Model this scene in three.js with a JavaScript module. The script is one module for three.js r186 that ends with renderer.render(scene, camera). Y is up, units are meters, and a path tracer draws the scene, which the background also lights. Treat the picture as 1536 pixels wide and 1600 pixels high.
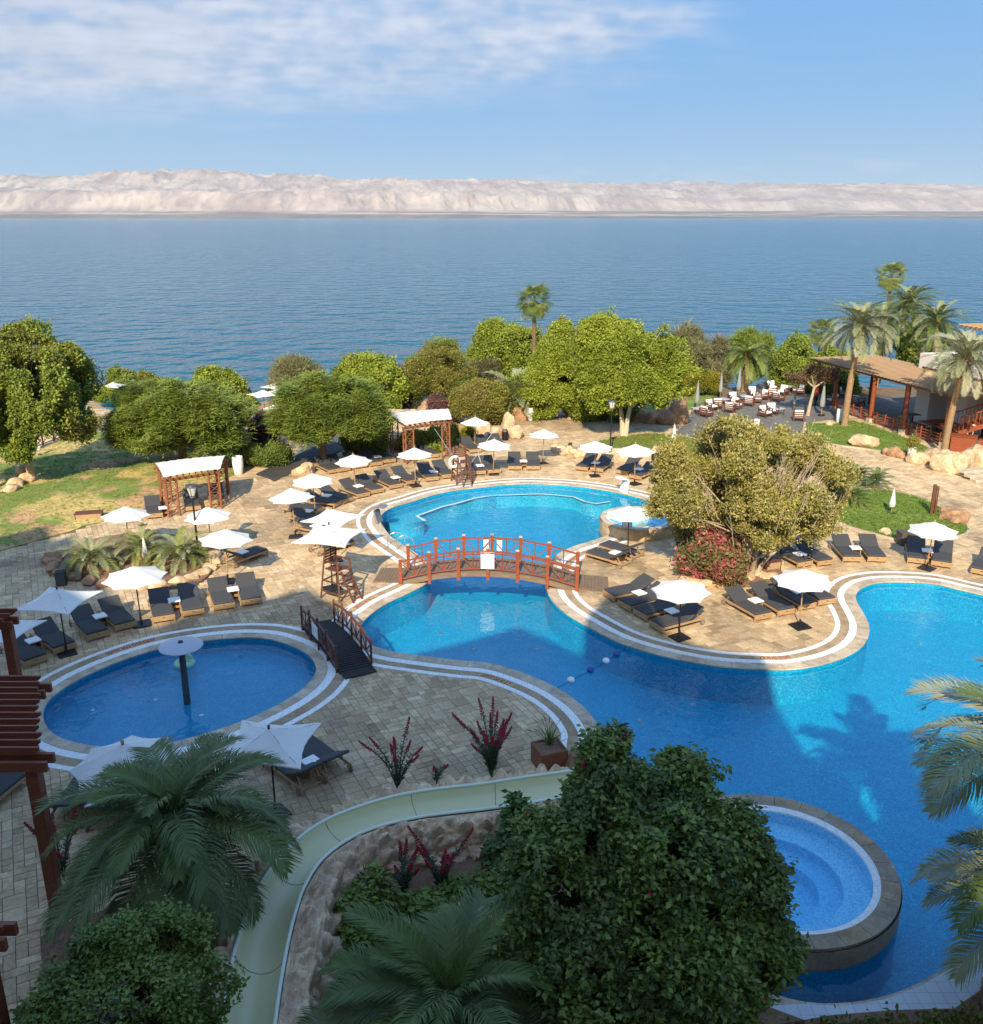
import * as THREE from 'three';
import { mergeGeometries, mergeVertices, toCreasedNormals } from 'three/addons/utils/BufferGeometryUtils.js';
import { MarchingCubes } from 'three/addons/objects/MarchingCubes.js';
import { RoundedBoxGeometry } from 'three/addons/geometries/RoundedBoxGeometry.js';

// ------------------------------------------------------------------ camera, sky, sun, exposure
const scene = new THREE.Scene();
const EYE = 15, FOCAL = 1450, PITCH = Math.atan(465 / FOCAL);           // eye height above the pool deck; lens in units of the 1536 x 1600 picture
const camera = new THREE.PerspectiveCamera(2 * Math.atan(800 / FOCAL) * 180 / Math.PI, 1536 / 1600, 0.3, 60000);
camera.position.set(0, EYE, 0);
camera.rotation.set(-PITCH, 0, 0);

const SUN_UP = 34 * Math.PI / 180, SUN_SIDE = 10 * Math.PI / 180;
const toSun = new THREE.Vector3(-Math.sin(SUN_SIDE) * Math.cos(SUN_UP), Math.sin(SUN_UP), Math.cos(SUN_SIDE) * Math.cos(SUN_UP));
const sun = new THREE.DirectionalLight(new THREE.Color().setRGB(1, 0.86, 0.63), 5.0);
sun.name = 'sun';
sun.position.copy(toSun).multiplyScalar(200).add(new THREE.Vector3(0, 0, -45));
sun.target.position.set(0, 0, -45);
sun.castShadow = true; sun.shadow.mapSize.set(4096, 4096);
Object.assign(sun.shadow.camera, { left: -70, right: 70, top: 70, bottom: -70, near: 1, far: 420 });
scene.add(sun, sun.target);
const renderer = new THREE.WebGLRenderer({ antialias: true });
renderer.toneMapping = THREE.LinearToneMapping;
renderer.toneMappingExposure = 1.5;
renderer.shadowMap.enabled = true;
scene.fog = new THREE.FogExp2(new THREE.Color().setRGB(0.74, 0.87, 1.0), 0.000025);

// ------------------------------------------------------------------ random numbers and noise
function rng(seed) { let s = seed | 0; return () => { s = (s + 0x6d2b79f5) | 0; let t = Math.imul(s ^ (s >>> 15), 1 | s); t = (t + Math.imul(t ^ (t >>> 7), 61 | t)) ^ t; return ((t ^ (t >>> 14)) >>> 0) / 4294967296; }; }
const hash = (x, y, z = 0) => { let h = Math.imul(x | 0, 374761393) ^ Math.imul(y | 0, 668265263) ^ Math.imul(z | 0, 2147483647 - 1013904223); h = Math.imul(h ^ (h >>> 13), 1274126177); return ((h ^ (h >>> 16)) >>> 0) / 4294967296; };
const fade = (t) => t * t * (3 - 2 * t), lerp = (a, b, t) => a + (b - a) * t, clamp = (x, a = 0, b = 1) => Math.min(b, Math.max(a, x));
const smooth = (a, b, x) => fade(clamp((x - a) / (b - a)));
function noise2(x, y, seed = 0, wrap = 0) {
  const ix = Math.floor(x), iy = Math.floor(y), fx = fade(x - ix), fy = fade(y - iy), w = (n) => (wrap ? ((n % wrap) + wrap) % wrap : n);
  const a = hash(w(ix), w(iy), seed), b = hash(w(ix + 1), w(iy), seed), c = hash(w(ix), w(iy + 1), seed), d = hash(w(ix + 1), w(iy + 1), seed);
  return lerp(lerp(a, b, fx), lerp(c, d, fx), fy);
}
function fbm(x, y, oct = 4, seed = 0, wrap = 0) { let s = 0, a = 0.5, n = 0; for (let i = 0; i < oct; i++) { s += a * noise2(x, y, seed + i * 7, wrap); n += a; a *= 0.5; x *= 2; y *= 2; wrap *= 2; } return s / n; }
function ridged(x, y, oct, seed) { let s = 0, a = 0.5, n = 0; for (let i = 0; i < oct; i++) { s += a * (1 - Math.abs(2 * noise2(x, y, seed + i * 7) - 1)); n += a; a *= 0.5; x *= 2.03; y *= 2.03; } return s / n; }
function noise3(x, y, z, seed = 0) {
  const ix = Math.floor(x), iy = Math.floor(y), iz = Math.floor(z), fx = fade(x - ix), fy = fade(y - iy), fz = fade(z - iz), v = (a, b, c) => hash(ix + a + 57 * (iz + c), iy + b, seed + 31 * (iz + c));
  return lerp(lerp(lerp(v(0, 0, 0), v(1, 0, 0), fx), lerp(v(0, 1, 0), v(1, 1, 0), fx), fy), lerp(lerp(v(0, 0, 1), v(1, 0, 1), fx), lerp(v(0, 1, 1), v(1, 1, 1), fx), fy), fz);
}
function worley3(x, y, z, seed = 0) {                                     // distance to the nearest two feature points
  const ix = Math.floor(x), iy = Math.floor(y), iz = Math.floor(z); let a = 9, b = 9;
  for (let i = -1; i < 2; i++) for (let j = -1; j < 2; j++) for (let k = -1; k < 2; k++) {
    const cx = ix + i, cy = iy + j, cz = iz + k, n = cx * 131 + cz * 7919;
    const d = Math.hypot(cx + hash(n, cy, seed) - x, cy + hash(n, cy, seed + 1) - y, cz + hash(n, cy, seed + 2) - z);
    if (d < a) { b = a; a = d; } else if (d < b) b = d;
  }
  return [a, b];
}

// ------------------------------------------------------------------ the sky: clear autumn morning, a bank of high broken cloud in the west
{
  const W = 3072, H = 1536, data = new Float32Array(W * H * 4);
  for (let row = 0; row < H; row++) {
    const up = ((row + 0.5) / H - 0.5) * Math.PI, y = Math.sin(up), e = Math.max(0, up) * 180 / Math.PI, cu = Math.cos(up);
    // clear air: pale blue-grey at the horizon, clear blue higher up
    const t = 1 - Math.exp(-e / 6.5), t2 = 1 - Math.exp(-e / 26);
    const base = [lerp(lerp(0.36, 0.09, t), 0.175, t2), lerp(lerp(0.50, 0.31, t), 0.325, t2), lerp(lerp(0.58, 0.60, t), 0.66, t2)];
    for (let col = 0; col < W; col++) {
      const round = ((col + 0.5) / W - 0.5) * 2 * Math.PI, x = Math.cos(round) * cu, z = Math.sin(round) * cu, o = (row * W + col) * 4;
      let r = base[0], g = base[1], b = base[2];
      if (up > 0) {
        const c = x * toSun.x + y * toSun.y + z * toSun.z, glow = 0.5 * Math.pow(Math.max(0, c), 8) + 0.16 * Math.pow(Math.max(0, c), 2);
        r += glow * 0.9; g += glow * 0.95; b += glow;
        const az = Math.atan2(x, -z) * 180 / Math.PI;                        // 0 is straight out over the water
        const k = 1 / (y + 0.06), px = x * k, pz = z * k;
        const big = fbm(px * 0.55 + 3.1, pz * 0.55 + 9.4, 4, 5);
        const mid = fbm(px * 1.6 + 1.7, pz * 3.2, 5, 23);
        const fine = 0.45 * fbm(px * 9 + pz * 2, pz * 13, 4, 41) + 0.55 * fbm(az * 0.75 + e * 0.3, e * 1.5 - az * 0.15, 5, 43);
        // the bank: thick towards the south-west (left), thinning out to the right
        const edge = 5.4 + 0.075 * Math.max(0, az + 14) + (mid - 0.5) * 3.4;
        const bank = smooth(edge - 1.4, edge + 2.2, e) * (1 - smooth(4 + (mid - 0.5) * 18, 13 + (mid - 0.5) * 18, az)) * (1 - smooth(60, 100, Math.abs(az))) * (1 - smooth(13, 21, e + (mid - 0.5) * 8));
        const veil = smooth(1.5, 7, e) * (1 - smooth(-24, -4, az + (mid - 0.5) * 14)) * (1 - smooth(70, 110, Math.abs(az))) * (1 - smooth(12, 22, e + (mid - 0.5) * 8)) * 0.5;
        let a = bank * clamp(0.58 + 0.9 * (mid - 0.5) + 1.5 * (fine - 0.5) + 0.8 * (big - 0.45)) + veil * (0.7 + 0.8 * (mid - 0.5));
        a = Math.max(a, smooth(0.64, 0.80, big * 0.5 + mid * 0.3 + fine * 0.25) * smooth(6, 9, e) * (1 - smooth(24, 45, e)) * 0.8);
        const low = smooth(0.60, 0.72, fbm(az * 0.28, e * 1.6, 4, 77)) * smooth(1.2, 1.9, e) * (1 - smooth(2.5, 3.6, e)) * 0.35;
        a = clamp(Math.max(a, low)) * 0.82;
        const lit = 0.50 + 0.24 * (fine - 0.5) + 0.10 * (mid - 0.5);
        r = lerp(r, lit * 0.98, a); g = lerp(g, lit * 1.03, a); b = lerp(b, lit * 1.16, a);
      }
      data[o] = r * 0.92; data[o + 1] = g * 0.92; data[o + 2] = b * 0.92; data[o + 3] = 1;
    }
  }
  const sky = new THREE.DataTexture(data, W, H, THREE.RGBAFormat, THREE.FloatType);
  sky.mapping = THREE.EquirectangularReflectionMapping; sky.magFilter = THREE.LinearFilter; sky.needsUpdate = true;
  scene.background = sky; scene.environment = sky;
}

// ------------------------------------------------------------------ surveying: a sighting in the picture to a point of the ground plane (or a plane at height h)
const SP = Math.sin(PITCH), CP = Math.cos(PITCH);
function at(u, v, h = 0) {
  const X = (u - 768) / FOCAL, Y = (800 - v) / FOCAL, dy = Y * CP - SP, dz = -Y * SP - CP, t = (h - EYE) / dy;
  return new THREE.Vector3(X * t, h, dz * t);
}
function along(u, v, dist) {                                                // the point of that sighting whose distance out from the hotel front is dist
  const X = (u - 768) / FOCAL, Y = (800 - v) / FOCAL, dy = Y * CP - SP, dz = -Y * SP - CP, t = -dist / dz;
  return new THREE.Vector3(X * t, EYE + dy * t, -dist);
}
const V3 = (x, y, z) => new THREE.Vector3(x, y, z);

// ------------------------------------------------------------------ textures
function tex(size, fn, srgb = true, repeat = 1) {
  const d = new Uint8Array(size * size * 4);
  for (let y = 0; y < size; y++) for (let x = 0; x < size; x++) {
    const c = fn(x / size, y / size, x, y), o = (y * size + x) * 4;
    if (typeof c === 'number') { d[o] = d[o + 1] = d[o + 2] = clamp(c) * 255; } else for (let i = 0; i < 3; i++) d[o + i] = clamp(srgb ? Math.pow(clamp(c[i]), 1 / 2.2) : c[i]) * 255;
    d[o + 3] = 255;
  }
  const t = new THREE.DataTexture(d, size, size, THREE.RGBAFormat);
  if (srgb) t.colorSpace = THREE.SRGBColorSpace;
  t.wrapS = t.wrapT = THREE.RepeatWrapping; t.magFilter = THREE.LinearFilter; t.minFilter = THREE.LinearMipmapLinearFilter; t.generateMipmaps = true; t.repeat.set(repeat, repeat); t.needsUpdate = true;
  return t;
}
const mixc = (a, b, t) => [lerp(a[0], b[0], t), lerp(a[1], b[1], t), lerp(a[2], b[2], t)];
const scalec = (a, s) => [a[0] * s, a[1] * s, a[2] * s];
const T = {
  stone: tex(512, (u, v) => { const n = fbm(u * 8, v * 8, 5, 3, 8), m = fbm(u * 40, v * 40, 3, 9, 40); return scalec(mixc([1, 0.93, 0.82], [0.78, 0.70, 0.60], smooth(0.35, 0.7, n)), 0.8 + 0.4 * (m - 0.5) + 0.1); }, true, 1 / 2.3),
  stoneBump: tex(256, (u, v) => fbm(u * 12, v * 12, 5, 33, 12), false, 1 / 1.3),
  rock: tex(512, (u, v) => { const n = fbm(u * 5, v * 5, 6, 51, 5), m = fbm(u * 30, v * 30, 3, 8, 30); return scalec(mixc([1, 0.86, 0.66], [0.66, 0.52, 0.40], smooth(0.3, 0.7, n)), 0.75 + 0.5 * m); }, true, 1 / 1.7),
  rockBump: tex(256, (u, v) => fbm(u * 8, v * 8, 6, 57, 8), false, 1 / 1.1),
  wood: tex(256, (u, v) => { const n = fbm(u * 3 + 0.0, v * 40, 4, 71, 40) * 0.6 + fbm(u * 6, v * 80, 2, 72, 80) * 0.4; return scalec(mixc([1, 0.92, 0.8], [0.7, 0.6, 0.5], smooth(0.3, 0.7, n)), 1); }, true, 1 / 0.9),
  grass: tex(1024, (u, v) => {
    const n = fbm(u * 6, v * 6, 5, 91, 6), m = fbm(u * 90, v * 90, 2, 95, 90), k = fbm(u * 22, v * 22, 3, 98, 22);
    return scalec(mixc([0.12, 0.20, 0.026], [0.20, 0.235, 0.045], smooth(0.4, 0.72, n)), 0.5 + 0.65 * m + 0.4 * k);
  }, true, 1 / 7),
  dryGrass: tex(1024, (u, v) => {
    const n = fbm(u * 5, v * 5, 5, 191, 5), n2 = fbm(u * 7, v * 7, 4, 292, 7), m = fbm(u * 100, v * 100, 2, 195, 100), k = fbm(u * 26, v * 26, 3, 98, 26);
    const c = mixc(mixc([0.16, 0.22, 0.035], [0.50, 0.385, 0.13], smooth(0.42, 0.57, n)), [0.50, 0.29, 0.15], smooth(0.52, 0.66, n2) * 0.85);
    return scalec(c, 0.5 + 0.6 * m + 0.4 * k);
  }, true, 1 / 17),
  soil: tex(256, (u, v) => scalec(mixc([0.16, 0.085, 0.045], [0.28, 0.16, 0.09], fbm(u * 9, v * 9, 4, 301, 9)), 0.6 + 0.8 * fbm(u * 60, v * 60, 2, 302, 60)), true, 1 / 1.5),
  mosaic: tex(1024, (u, v, x, y) => {
    const i = x >> 3, j = y >> 3, r = hash(i, j, 401), s = hash(i, j, 402), j8 = (x & 7) === 0 || (y & 7) === 0, n = fbm(u * 10, v * 10, 3, 404, 10);
    let c = mixc([0.004, 0.36, 0.66], [0.03, 0.54, 0.76], r * 0.75 + (n - 0.5) * 0.5);
    if (s > 0.90) c = [0.08, 0.66, 0.82]; if (s < 0.12) c = [0.002, 0.26, 0.58];
    return j8 ? mixc(c, [0.08, 0.52, 0.68], 0.5) : c;
  }, true, 1 / 5.12),
  mosaicLight: tex(512, (u, v, x, y) => { const i = x >> 3, j = y >> 3, r = hash(i, j, 405), g = (x & 7) === 0 || (y & 7) === 0, c = mixc([0.08, 0.48, 0.78], [0.42, 0.76, 0.88], r); return g ? mixc(c, [0.6, 0.75, 0.8], 0.5) : c; }, true, 1 / 2.56),
  whiteTile: tex(256, (u, v, x, y) => { const j = (x & 31) < 2 || (y & 31) < 2, r = 0.92 + 0.08 * hash(x >> 5, y >> 5, 411); return j ? [0.70, 0.71, 0.71] : [r, r, r * 0.985]; }, true, 1 / 1.6),
  ripple: tex(512, (u, v) => fbm(u * 9, v * 9, 3, 421, 9) * 0.6 + fbm(u * 26, v * 26, 2, 425, 26) * 0.4, false, 1 / 6),
  sea: tex(1024, (u, v) => 0.5 * fbm(u * 40, v * 40, 4, 431, 40) + 0.5 * fbm(u * 10, v * 16, 4, 437, 2), false, 1 / 320),
  bark: tex(256, (u, v) => scalec(mixc([1, 0.9, 0.75], [0.5, 0.42, 0.34], fbm(u * 24, v * 5, 4, 441, 24)), 1), true, 1 / 1),
  cloth: tex(256, (u, v) => scalec([1, 1, 1], 0.90 + 0.10 * fbm(u * 5, v * 5, 4, 451, 5)), true, 1 / 1.2),
  hill: tex(1024, (u, v) => {
    const n = fbm(u * 24, v * 24, 5, 461, 24), m = fbm(u * 90, v * 90, 4, 465, 90);
    return scalec(mixc([0.66, 0.60, 0.55], [0.50, 0.44, 0.41], smooth(0.35, 0.66, n)), 0.78 + 0.44 * m);
  }, true, 1 / 9000),
};
const C = (r, g, b) => new THREE.Color().setRGB(r, g, b);
const M = {};
const std = (name, o) => (M[name] = Object.assign(new THREE.MeshStandardMaterial(o), { name }));
const phy = (name, o) => (M[name] = Object.assign(new THREE.MeshPhysicalMaterial(o), { name }));
std('grout', { color: C(0.22, 0.17, 0.115), roughness: 0.95, map: T.stone });
const paverTone = [[0.65, 0.505, 0.325], [0.69, 0.545, 0.355], [0.58, 0.45, 0.285], [0.71, 0.575, 0.39], [0.61, 0.49, 0.33], [0.54, 0.415, 0.265]];
const paverMat = paverTone.map((c, i) => std('paving_stone_' + i, { color: C(...c), roughness: 0.8, map: T.stone, bumpMap: T.stoneBump, bumpScale: 0.006 }));
std('pavingField', { color: C(1, 1, 1), vertexColors: true, roughness: 0.8, map: T.stone, bumpMap: T.stoneBump, bumpScale: 0.006 });
std('coping', { color: C(0.60, 0.53, 0.43), roughness: 0.75, map: T.stone, bumpMap: T.stoneBump, bumpScale: 0.003 });
std('copingDark', { color: C(0.42, 0.35, 0.265), roughness: 0.8, map: T.stone, bumpMap: T.stoneBump, bumpScale: 0.004 });
std('bandWhite', { color: C(0.86, 0.86, 0.83), roughness: 0.4, map: T.whiteTile });
std('bandStone', { color: C(0.44, 0.345, 0.23), roughness: 0.8, map: T.stone, bumpMap: T.stoneBump, bumpScale: 0.004 });
std('mosaic', { color: C(0.15, 0.66, 0.66), roughness: 0.35, map: T.mosaic });
std('mosaicPale', { color: C(0.7, 0.86, 0.74), roughness: 0.35, map: T.mosaic });
std('whiteUnder', { color: C(0.86, 0.86, 0.83), roughness: 0.4, map: T.whiteTile });
phy('water', { color: C(0.80, 0.95, 1.0), roughness: 0.02, transmission: 1, thickness: 0, ior: 1.33, bumpMap: T.ripple, bumpScale: 0.035 });
phy('seaWater', { color: C(0.010, 0.092, 0.140), roughness: 0.18, ior: 1.33, bumpMap: T.sea, bumpScale: 6.5 });
std('grass', { color: C(1, 1, 1), roughness: 0.95, map: T.grass });
std('dryGrass', { color: C(1, 1, 1), roughness: 0.95, map: T.dryGrass });
std('soil', { color: C(1, 1, 1), roughness: 1, map: T.soil, bumpMap: T.rockBump, bumpScale: 0.05 });
std('hillside', { color: C(0.30, 0.24, 0.17), roughness: 1, map: T.rock });
std('asphalt', { color: C(0.06, 0.062, 0.066), roughness: 0.9, map: T.stone, bumpMap: T.stoneBump, bumpScale: 0.004 });
std('slate', { color: C(0.19, 0.195, 0.195), roughness: 0.8, map: T.stone, bumpMap: T.stoneBump, bumpScale: 0.004 });
std('rock', { color: C(0.66, 0.56, 0.43), roughness: 0.92, map: T.rock, bumpMap: T.rockBump, bumpScale: 0.03 });
std('rockRed', { color: C(0.42, 0.29, 0.20), roughness: 0.92, map: T.rock, bumpMap: T.rockBump, bumpScale: 0.03 });
std('rockPale', { color: C(0.78, 0.68, 0.56), roughness: 0.92, map: T.rock, bumpMap: T.rockBump, bumpScale: 0.03 });
std('teak', { color: C(0.47, 0.325, 0.185), roughness: 0.6, map: T.wood });
std('redWood', { color: C(0.31, 0.085, 0.036), roughness: 0.45, map: T.wood });
std('brownWood', { color: C(0.155, 0.062, 0.038), roughness: 0.55, map: T.wood });
std('darkBoards', { color: C(0.028, 0.026, 0.026), roughness: 0.75, map: T.wood });
std('greyBoards', { color: C(0.23, 0.175, 0.125), roughness: 0.75, map: T.wood });
std('paleWood', { color: C(0.46, 0.34, 0.22), roughness: 0.75, map: T.wood });
std('cushion', { color: C(0.054, 0.054, 0.056), roughness: 0.85, map: T.cloth });
std('white', { color: C(0.80, 0.80, 0.78), roughness: 0.5 });
std('whitePlaster', { color: C(0.76, 0.71, 0.61), roughness: 0.9, bumpMap: T.stoneBump, bumpScale: 0.004 });
phy('canvas', { color: C(0.84, 0.825, 0.775), roughness: 0.95, transmission: 0.22, thickness: 0, map: T.cloth, side: THREE.DoubleSide });
phy('canvasCream', { color: C(0.86, 0.81, 0.68), roughness: 0.95, transmission: 0.2, thickness: 0, map: T.cloth, side: THREE.DoubleSide });
phy('canvasGrey', { color: C(0.30, 0.32, 0.30), roughness: 0.95, transmission: 0.1, thickness: 0, map: T.cloth, side: THREE.DoubleSide });
std('blackMetal', { color: C(0.02, 0.02, 0.022), roughness: 0.45, metalness: 0.3 });
std('steel', { color: C(0.62, 0.63, 0.64), roughness: 0.25, metalness: 0.9 });
std('greyPaint', { color: C(0.42, 0.45, 0.50), roughness: 0.35 });
std('darkGrey', { color: C(0.06, 0.062, 0.068), roughness: 0.5 });
std('rubber', { color: C(0.16, 0.15, 0.14), roughness: 0.8 });
std('slide', { color: C(0.66, 0.62, 0.36), roughness: 0.3 });
std('slideLip', { color: C(0.68, 0.74, 0.60), roughness: 0.35 });
std('concrete', { color: C(0.40, 0.38, 0.35), roughness: 0.9, map: T.stone });
std('redPrint', { color: C(0.42, 0.03, 0.03), roughness: 0.6 });
std('flowerRed', { color: C(0.35, 0.02, 0.035), roughness: 0.8 });
std('terracotta', { color: C(0.26, 0.10, 0.06), roughness: 0.8, map: T.rock });
phy('lampGlass', { color: C(0.82, 0.80, 0.72), roughness: 0.35, transmission: 0.3, thickness: 0 });
const leafMat = (name, through = 0.3) => phy(name, { color: C(1, 1, 1), roughness: 0.62, transmission: through, thickness: 0, side: THREE.DoubleSide, specularIntensity: 0.6 });
leafMat('leaf', 0.3); leafMat('leafGloss', 0.18); M.leafGloss.roughness = 0.45;
const frondMat = (name, c) => phy(name, { color: C(...c), roughness: 0.55, transmission: 0.16, thickness: 0, side: THREE.DoubleSide, specularIntensity: 0.7 });
frondMat('frondGrey', [0.25, 0.27, 0.13]); frondMat('frondGreen', [0.115, 0.165, 0.032]); frondMat('frondBright', [0.20, 0.23, 0.05]); frondMat('frondSilver', [0.33, 0.33, 0.20]); frondMat('frondDeep', [0.105, 0.15, 0.042]); frondMat('frondDry', [0.30, 0.22, 0.12]);
std('palmTrunk', { color: C(0.40, 0.29, 0.185), roughness: 0.95, map: T.bark, bumpMap: T.rockBump, bumpScale: 0.03 });
std('palmBoot', { color: C(0.42, 0.23, 0.11), roughness: 0.95, map: T.bark });
std('barkPale', { color: C(0.56, 0.50, 0.40), roughness: 0.95, map: T.bark });
std('barkBrown', { color: C(0.21, 0.155, 0.105), roughness: 0.95, map: T.bark });
std('barkWhite', { color: C(0.72, 0.68, 0.58), roughness: 0.95, map: T.bark });

// ------------------------------------------------------------------ building helpers
const names = new Map();
function numbered(n) { const k = names.get(n) ?? 0; names.set(n, k + 1); return k ? `${n}_${String(k).padStart(3, '0')}` : n; }
function metric(g) {                                                         // uv in metres, laid on by the way each face points
  g = g.index ? g.toNonIndexed() : g;
  const p = g.attributes.position, uv = new Float32Array(p.count * 2), a = V3(), b = V3(), c = V3(), n = V3();
  for (let i = 0; i < p.count; i += 3) {
    a.fromBufferAttribute(p, i); b.fromBufferAttribute(p, i + 1); c.fromBufferAttribute(p, i + 2);
    n.copy(b).sub(a).cross(c.clone().sub(a)); const x = Math.abs(n.x), y = Math.abs(n.y), z = Math.abs(n.z);
    for (const [k, q] of [[i, a], [i + 1, b], [i + 2, c]]) { uv[k * 2] = y >= x && y >= z ? q.x : x > z ? q.z : q.x; uv[k * 2 + 1] = y >= x && y >= z ? -q.z : q.y; }
  }
  g.setAttribute('uv', new THREE.BufferAttribute(uv, 2));
  return g;
}
function join(list, keepUv = false) {
  list = [].concat(list).map((g) => { let q = g.index ? g.toNonIndexed() : g; for (const k of Object.keys(q.attributes)) if (!['position', 'normal', 'uv', ...(keepUv === 'color' ? ['color'] : [])].includes(k)) q.deleteAttribute(k); if (!q.attributes.normal) q.computeVertexNormals(); return keepUv === true ? q : metric(q); });
  return list.length > 1 ? mergeGeometries(list) : list[0];
}
function obj(name, geo, mat, parent = scene, keepUv = false) {
  const m = new THREE.Mesh(Array.isArray(geo) ? join(geo, keepUv) : geo, mat);
  m.name = parent === scene ? numbered(name) : name; m.castShadow = m.receiveShadow = true; parent.add(m);
  return m;
}
function tag(o, label, category, group, kind) { o.userData = { label, category }; if (group) o.userData.group = group; if (kind) o.userData.kind = kind; return o; }
function thing(name, label, category, pos, turn = 0, group) { const o = new THREE.Group(); o.name = numbered(name); if (pos) o.position.copy(pos); o.rotation.y = turn; scene.add(o); return tag(o, label, category, group); }
function struct(name, geo, mat) { const o = obj(name, Array.isArray(geo) ? geo : [geo], mat); o.userData = { kind: 'structure' }; return o; }
function copyOf(o, pos, turn, label, group) { const c = o.clone(); c.name = numbered(o.name.replace(/_\d{3}$/, '')); c.userData = { ...o.userData }; if (pos) c.position.copy(pos); if (turn !== undefined) c.rotation.set(0, turn, 0); if (label) c.userData.label = label; if (group) c.userData.group = group; scene.add(c); return c; }
const box = (w, h, d, x = 0, y = 0, z = 0, rx = 0, ry = 0, rz = 0) => { const g = new THREE.BoxGeometry(w, h, d); if (rx || ry || rz) g.applyMatrix4(new THREE.Matrix4().makeRotationFromEuler(new THREE.Euler(rx, ry, rz))); return g.translate(x, y, z); };
const rbox = (w, h, d, r, x = 0, y = 0, z = 0, rx = 0) => { const g = new RoundedBoxGeometry(w, h, d, 2, r); if (rx) g.rotateX(rx); return g.translate(x, y, z); };
const cyl = (r0, r1, h, n, x = 0, y = 0, z = 0) => new THREE.CylinderGeometry(r1, r0, h, n).translate(x, y + h / 2, z);
function beam(p, q, w, h = w, up = V3(0, 1, 0)) {                              // a bar of section w x h from p to q
  const d = q.clone().sub(p), L = d.length(), z = d.normalize(), x = up.clone().cross(z); if (x.lengthSq() < 1e-6) x.set(1, 0, 0); x.normalize();
  const y = z.clone().cross(x), m = new THREE.Matrix4().makeBasis(x, y, z).setPosition(p.clone().add(q).multiplyScalar(0.5));
  return new THREE.BoxGeometry(w, h, L).applyMatrix4(m);
}
function rod(p, q, r0, r1 = r0, n = 7) {
  const d = q.clone().sub(p), L = d.length(), g = new THREE.CylinderGeometry(r1, r0, L, n, 1);
  return g.applyQuaternion(new THREE.Quaternion().setFromUnitVectors(V3(0, 1, 0), d.normalize())).translate((p.x + q.x) / 2, (p.y + q.y) / 2, (p.z + q.z) / 2);
}
function taper(points, radii, n = 7, wobble = 0, rnd = null) {                  // a limb through points
  const pos = [], idx = [], curve = new THREE.CatmullRomCurve3(points), K = Math.max(4, points.length * 4), f = curve.computeFrenetFrames(K);
  for (let i = 0; i <= K; i++) {
    const t = i / K, c = curve.getPoint(t), k = t * (radii.length - 1), a = Math.min(radii.length - 2, Math.floor(k)), r = lerp(radii[a], radii[a + 1], k - a) * (1 + (rnd ? (rnd() - 0.5) * wobble : 0));
    for (let j = 0; j < n; j++) { const w = j / n * Math.PI * 2, v = c.clone().addScaledVector(f.normals[i], Math.cos(w) * r).addScaledVector(f.binormals[i], Math.sin(w) * r); pos.push(v.x, v.y, v.z); }
  }
  for (let i = 0; i < K; i++) for (let j = 0; j < n; j++) { const a = i * n + j, b = i * n + (j + 1) % n; idx.push(a, b, a + n, b, b + n, a + n); }
  const g = new THREE.BufferGeometry(); g.setAttribute('position', new THREE.Float32BufferAttribute(pos, 3)); g.setIndex(idx); g.computeVertexNormals();
  return g;
}
// plan work: points are [x, z]
const P = (v) => [v.x, v.z];
function inside(poly, x, z) { let c = false; for (let i = 0, j = poly.length - 1; i < poly.length; j = i++) { const [xi, zi] = poly[i], [xj, zj] = poly[j]; if ((zi > z) !== (zj > z) && x < (xj - xi) * (z - zi) / (zj - zi) + xi) c = !c; } return c; }
function area(p) { let s = 0; for (let i = 0, j = p.length - 1; i < p.length; j = i++) s += p[j][0] * p[i][1] - p[i][0] * p[j][1]; return s / 2; }
function curveThrough(pts, n, closed = true) { const c = new THREE.CatmullRomCurve3(pts.map(([x, z]) => V3(x, 0, z)), closed, 'centripetal'); return c.getSpacedPoints(n).slice(0, closed ? n : n + 1).map((v) => [v.x, v.z]); }
function offset(poly, d) {                                                    // outward by d
  const s = area(poly) > 0 ? 1 : -1, n = poly.length;
  return poly.map((p, i) => { const a = poly[(i + n - 1) % n], b = poly[(i + 1) % n], tx = b[0] - a[0], tz = b[1] - a[1], L = Math.hypot(tx, tz) || 1; return [p[0] + s * tz / L * d, p[1] - s * tx / L * d]; });
}
function sheet(poly, y, holes = []) {                                         // a flat sheet at height y
  const s = new THREE.Shape(poly.map(([x, z]) => new THREE.Vector2(x, -z))); for (const h of holes) s.holes.push(new THREE.Path(h.map(([x, z]) => new THREE.Vector2(x, -z))));
  return new THREE.ShapeGeometry(s, 1).rotateX(-Math.PI / 2).translate(0, y, 0);
}
function slab(poly, y0, y1, holes = []) {
  const s = new THREE.Shape(poly.map(([x, z]) => new THREE.Vector2(x, -z))); for (const h of holes) s.holes.push(new THREE.Path(h.map(([x, z]) => new THREE.Vector2(x, -z))));
  return new THREE.ExtrudeGeometry(s, { depth: y1 - y0, bevelEnabled: false, curveSegments: 1 }).rotateX(-Math.PI / 2).translate(0, y0, 0);
}
function strip(a, b, ya, yb, closed = true) {                                  // a ribbon between two rows of points
  const pos = [], idx = [], n = a.length; for (let i = 0; i < n; i++) pos.push(a[i][0], ya, a[i][1], b[i][0], yb, b[i][1]);
  for (let i = 0; i < (closed ? n : n - 1); i++) { const j = (i + 1) % n; idx.push(2 * i, 2 * i + 1, 2 * j, 2 * j, 2 * i + 1, 2 * j + 1); }
  const g = new THREE.BufferGeometry(); g.setAttribute('position', new THREE.Float32BufferAttribute(pos, 3)); g.setIndex(idx); g.computeVertexNormals(); return g;
}
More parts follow.
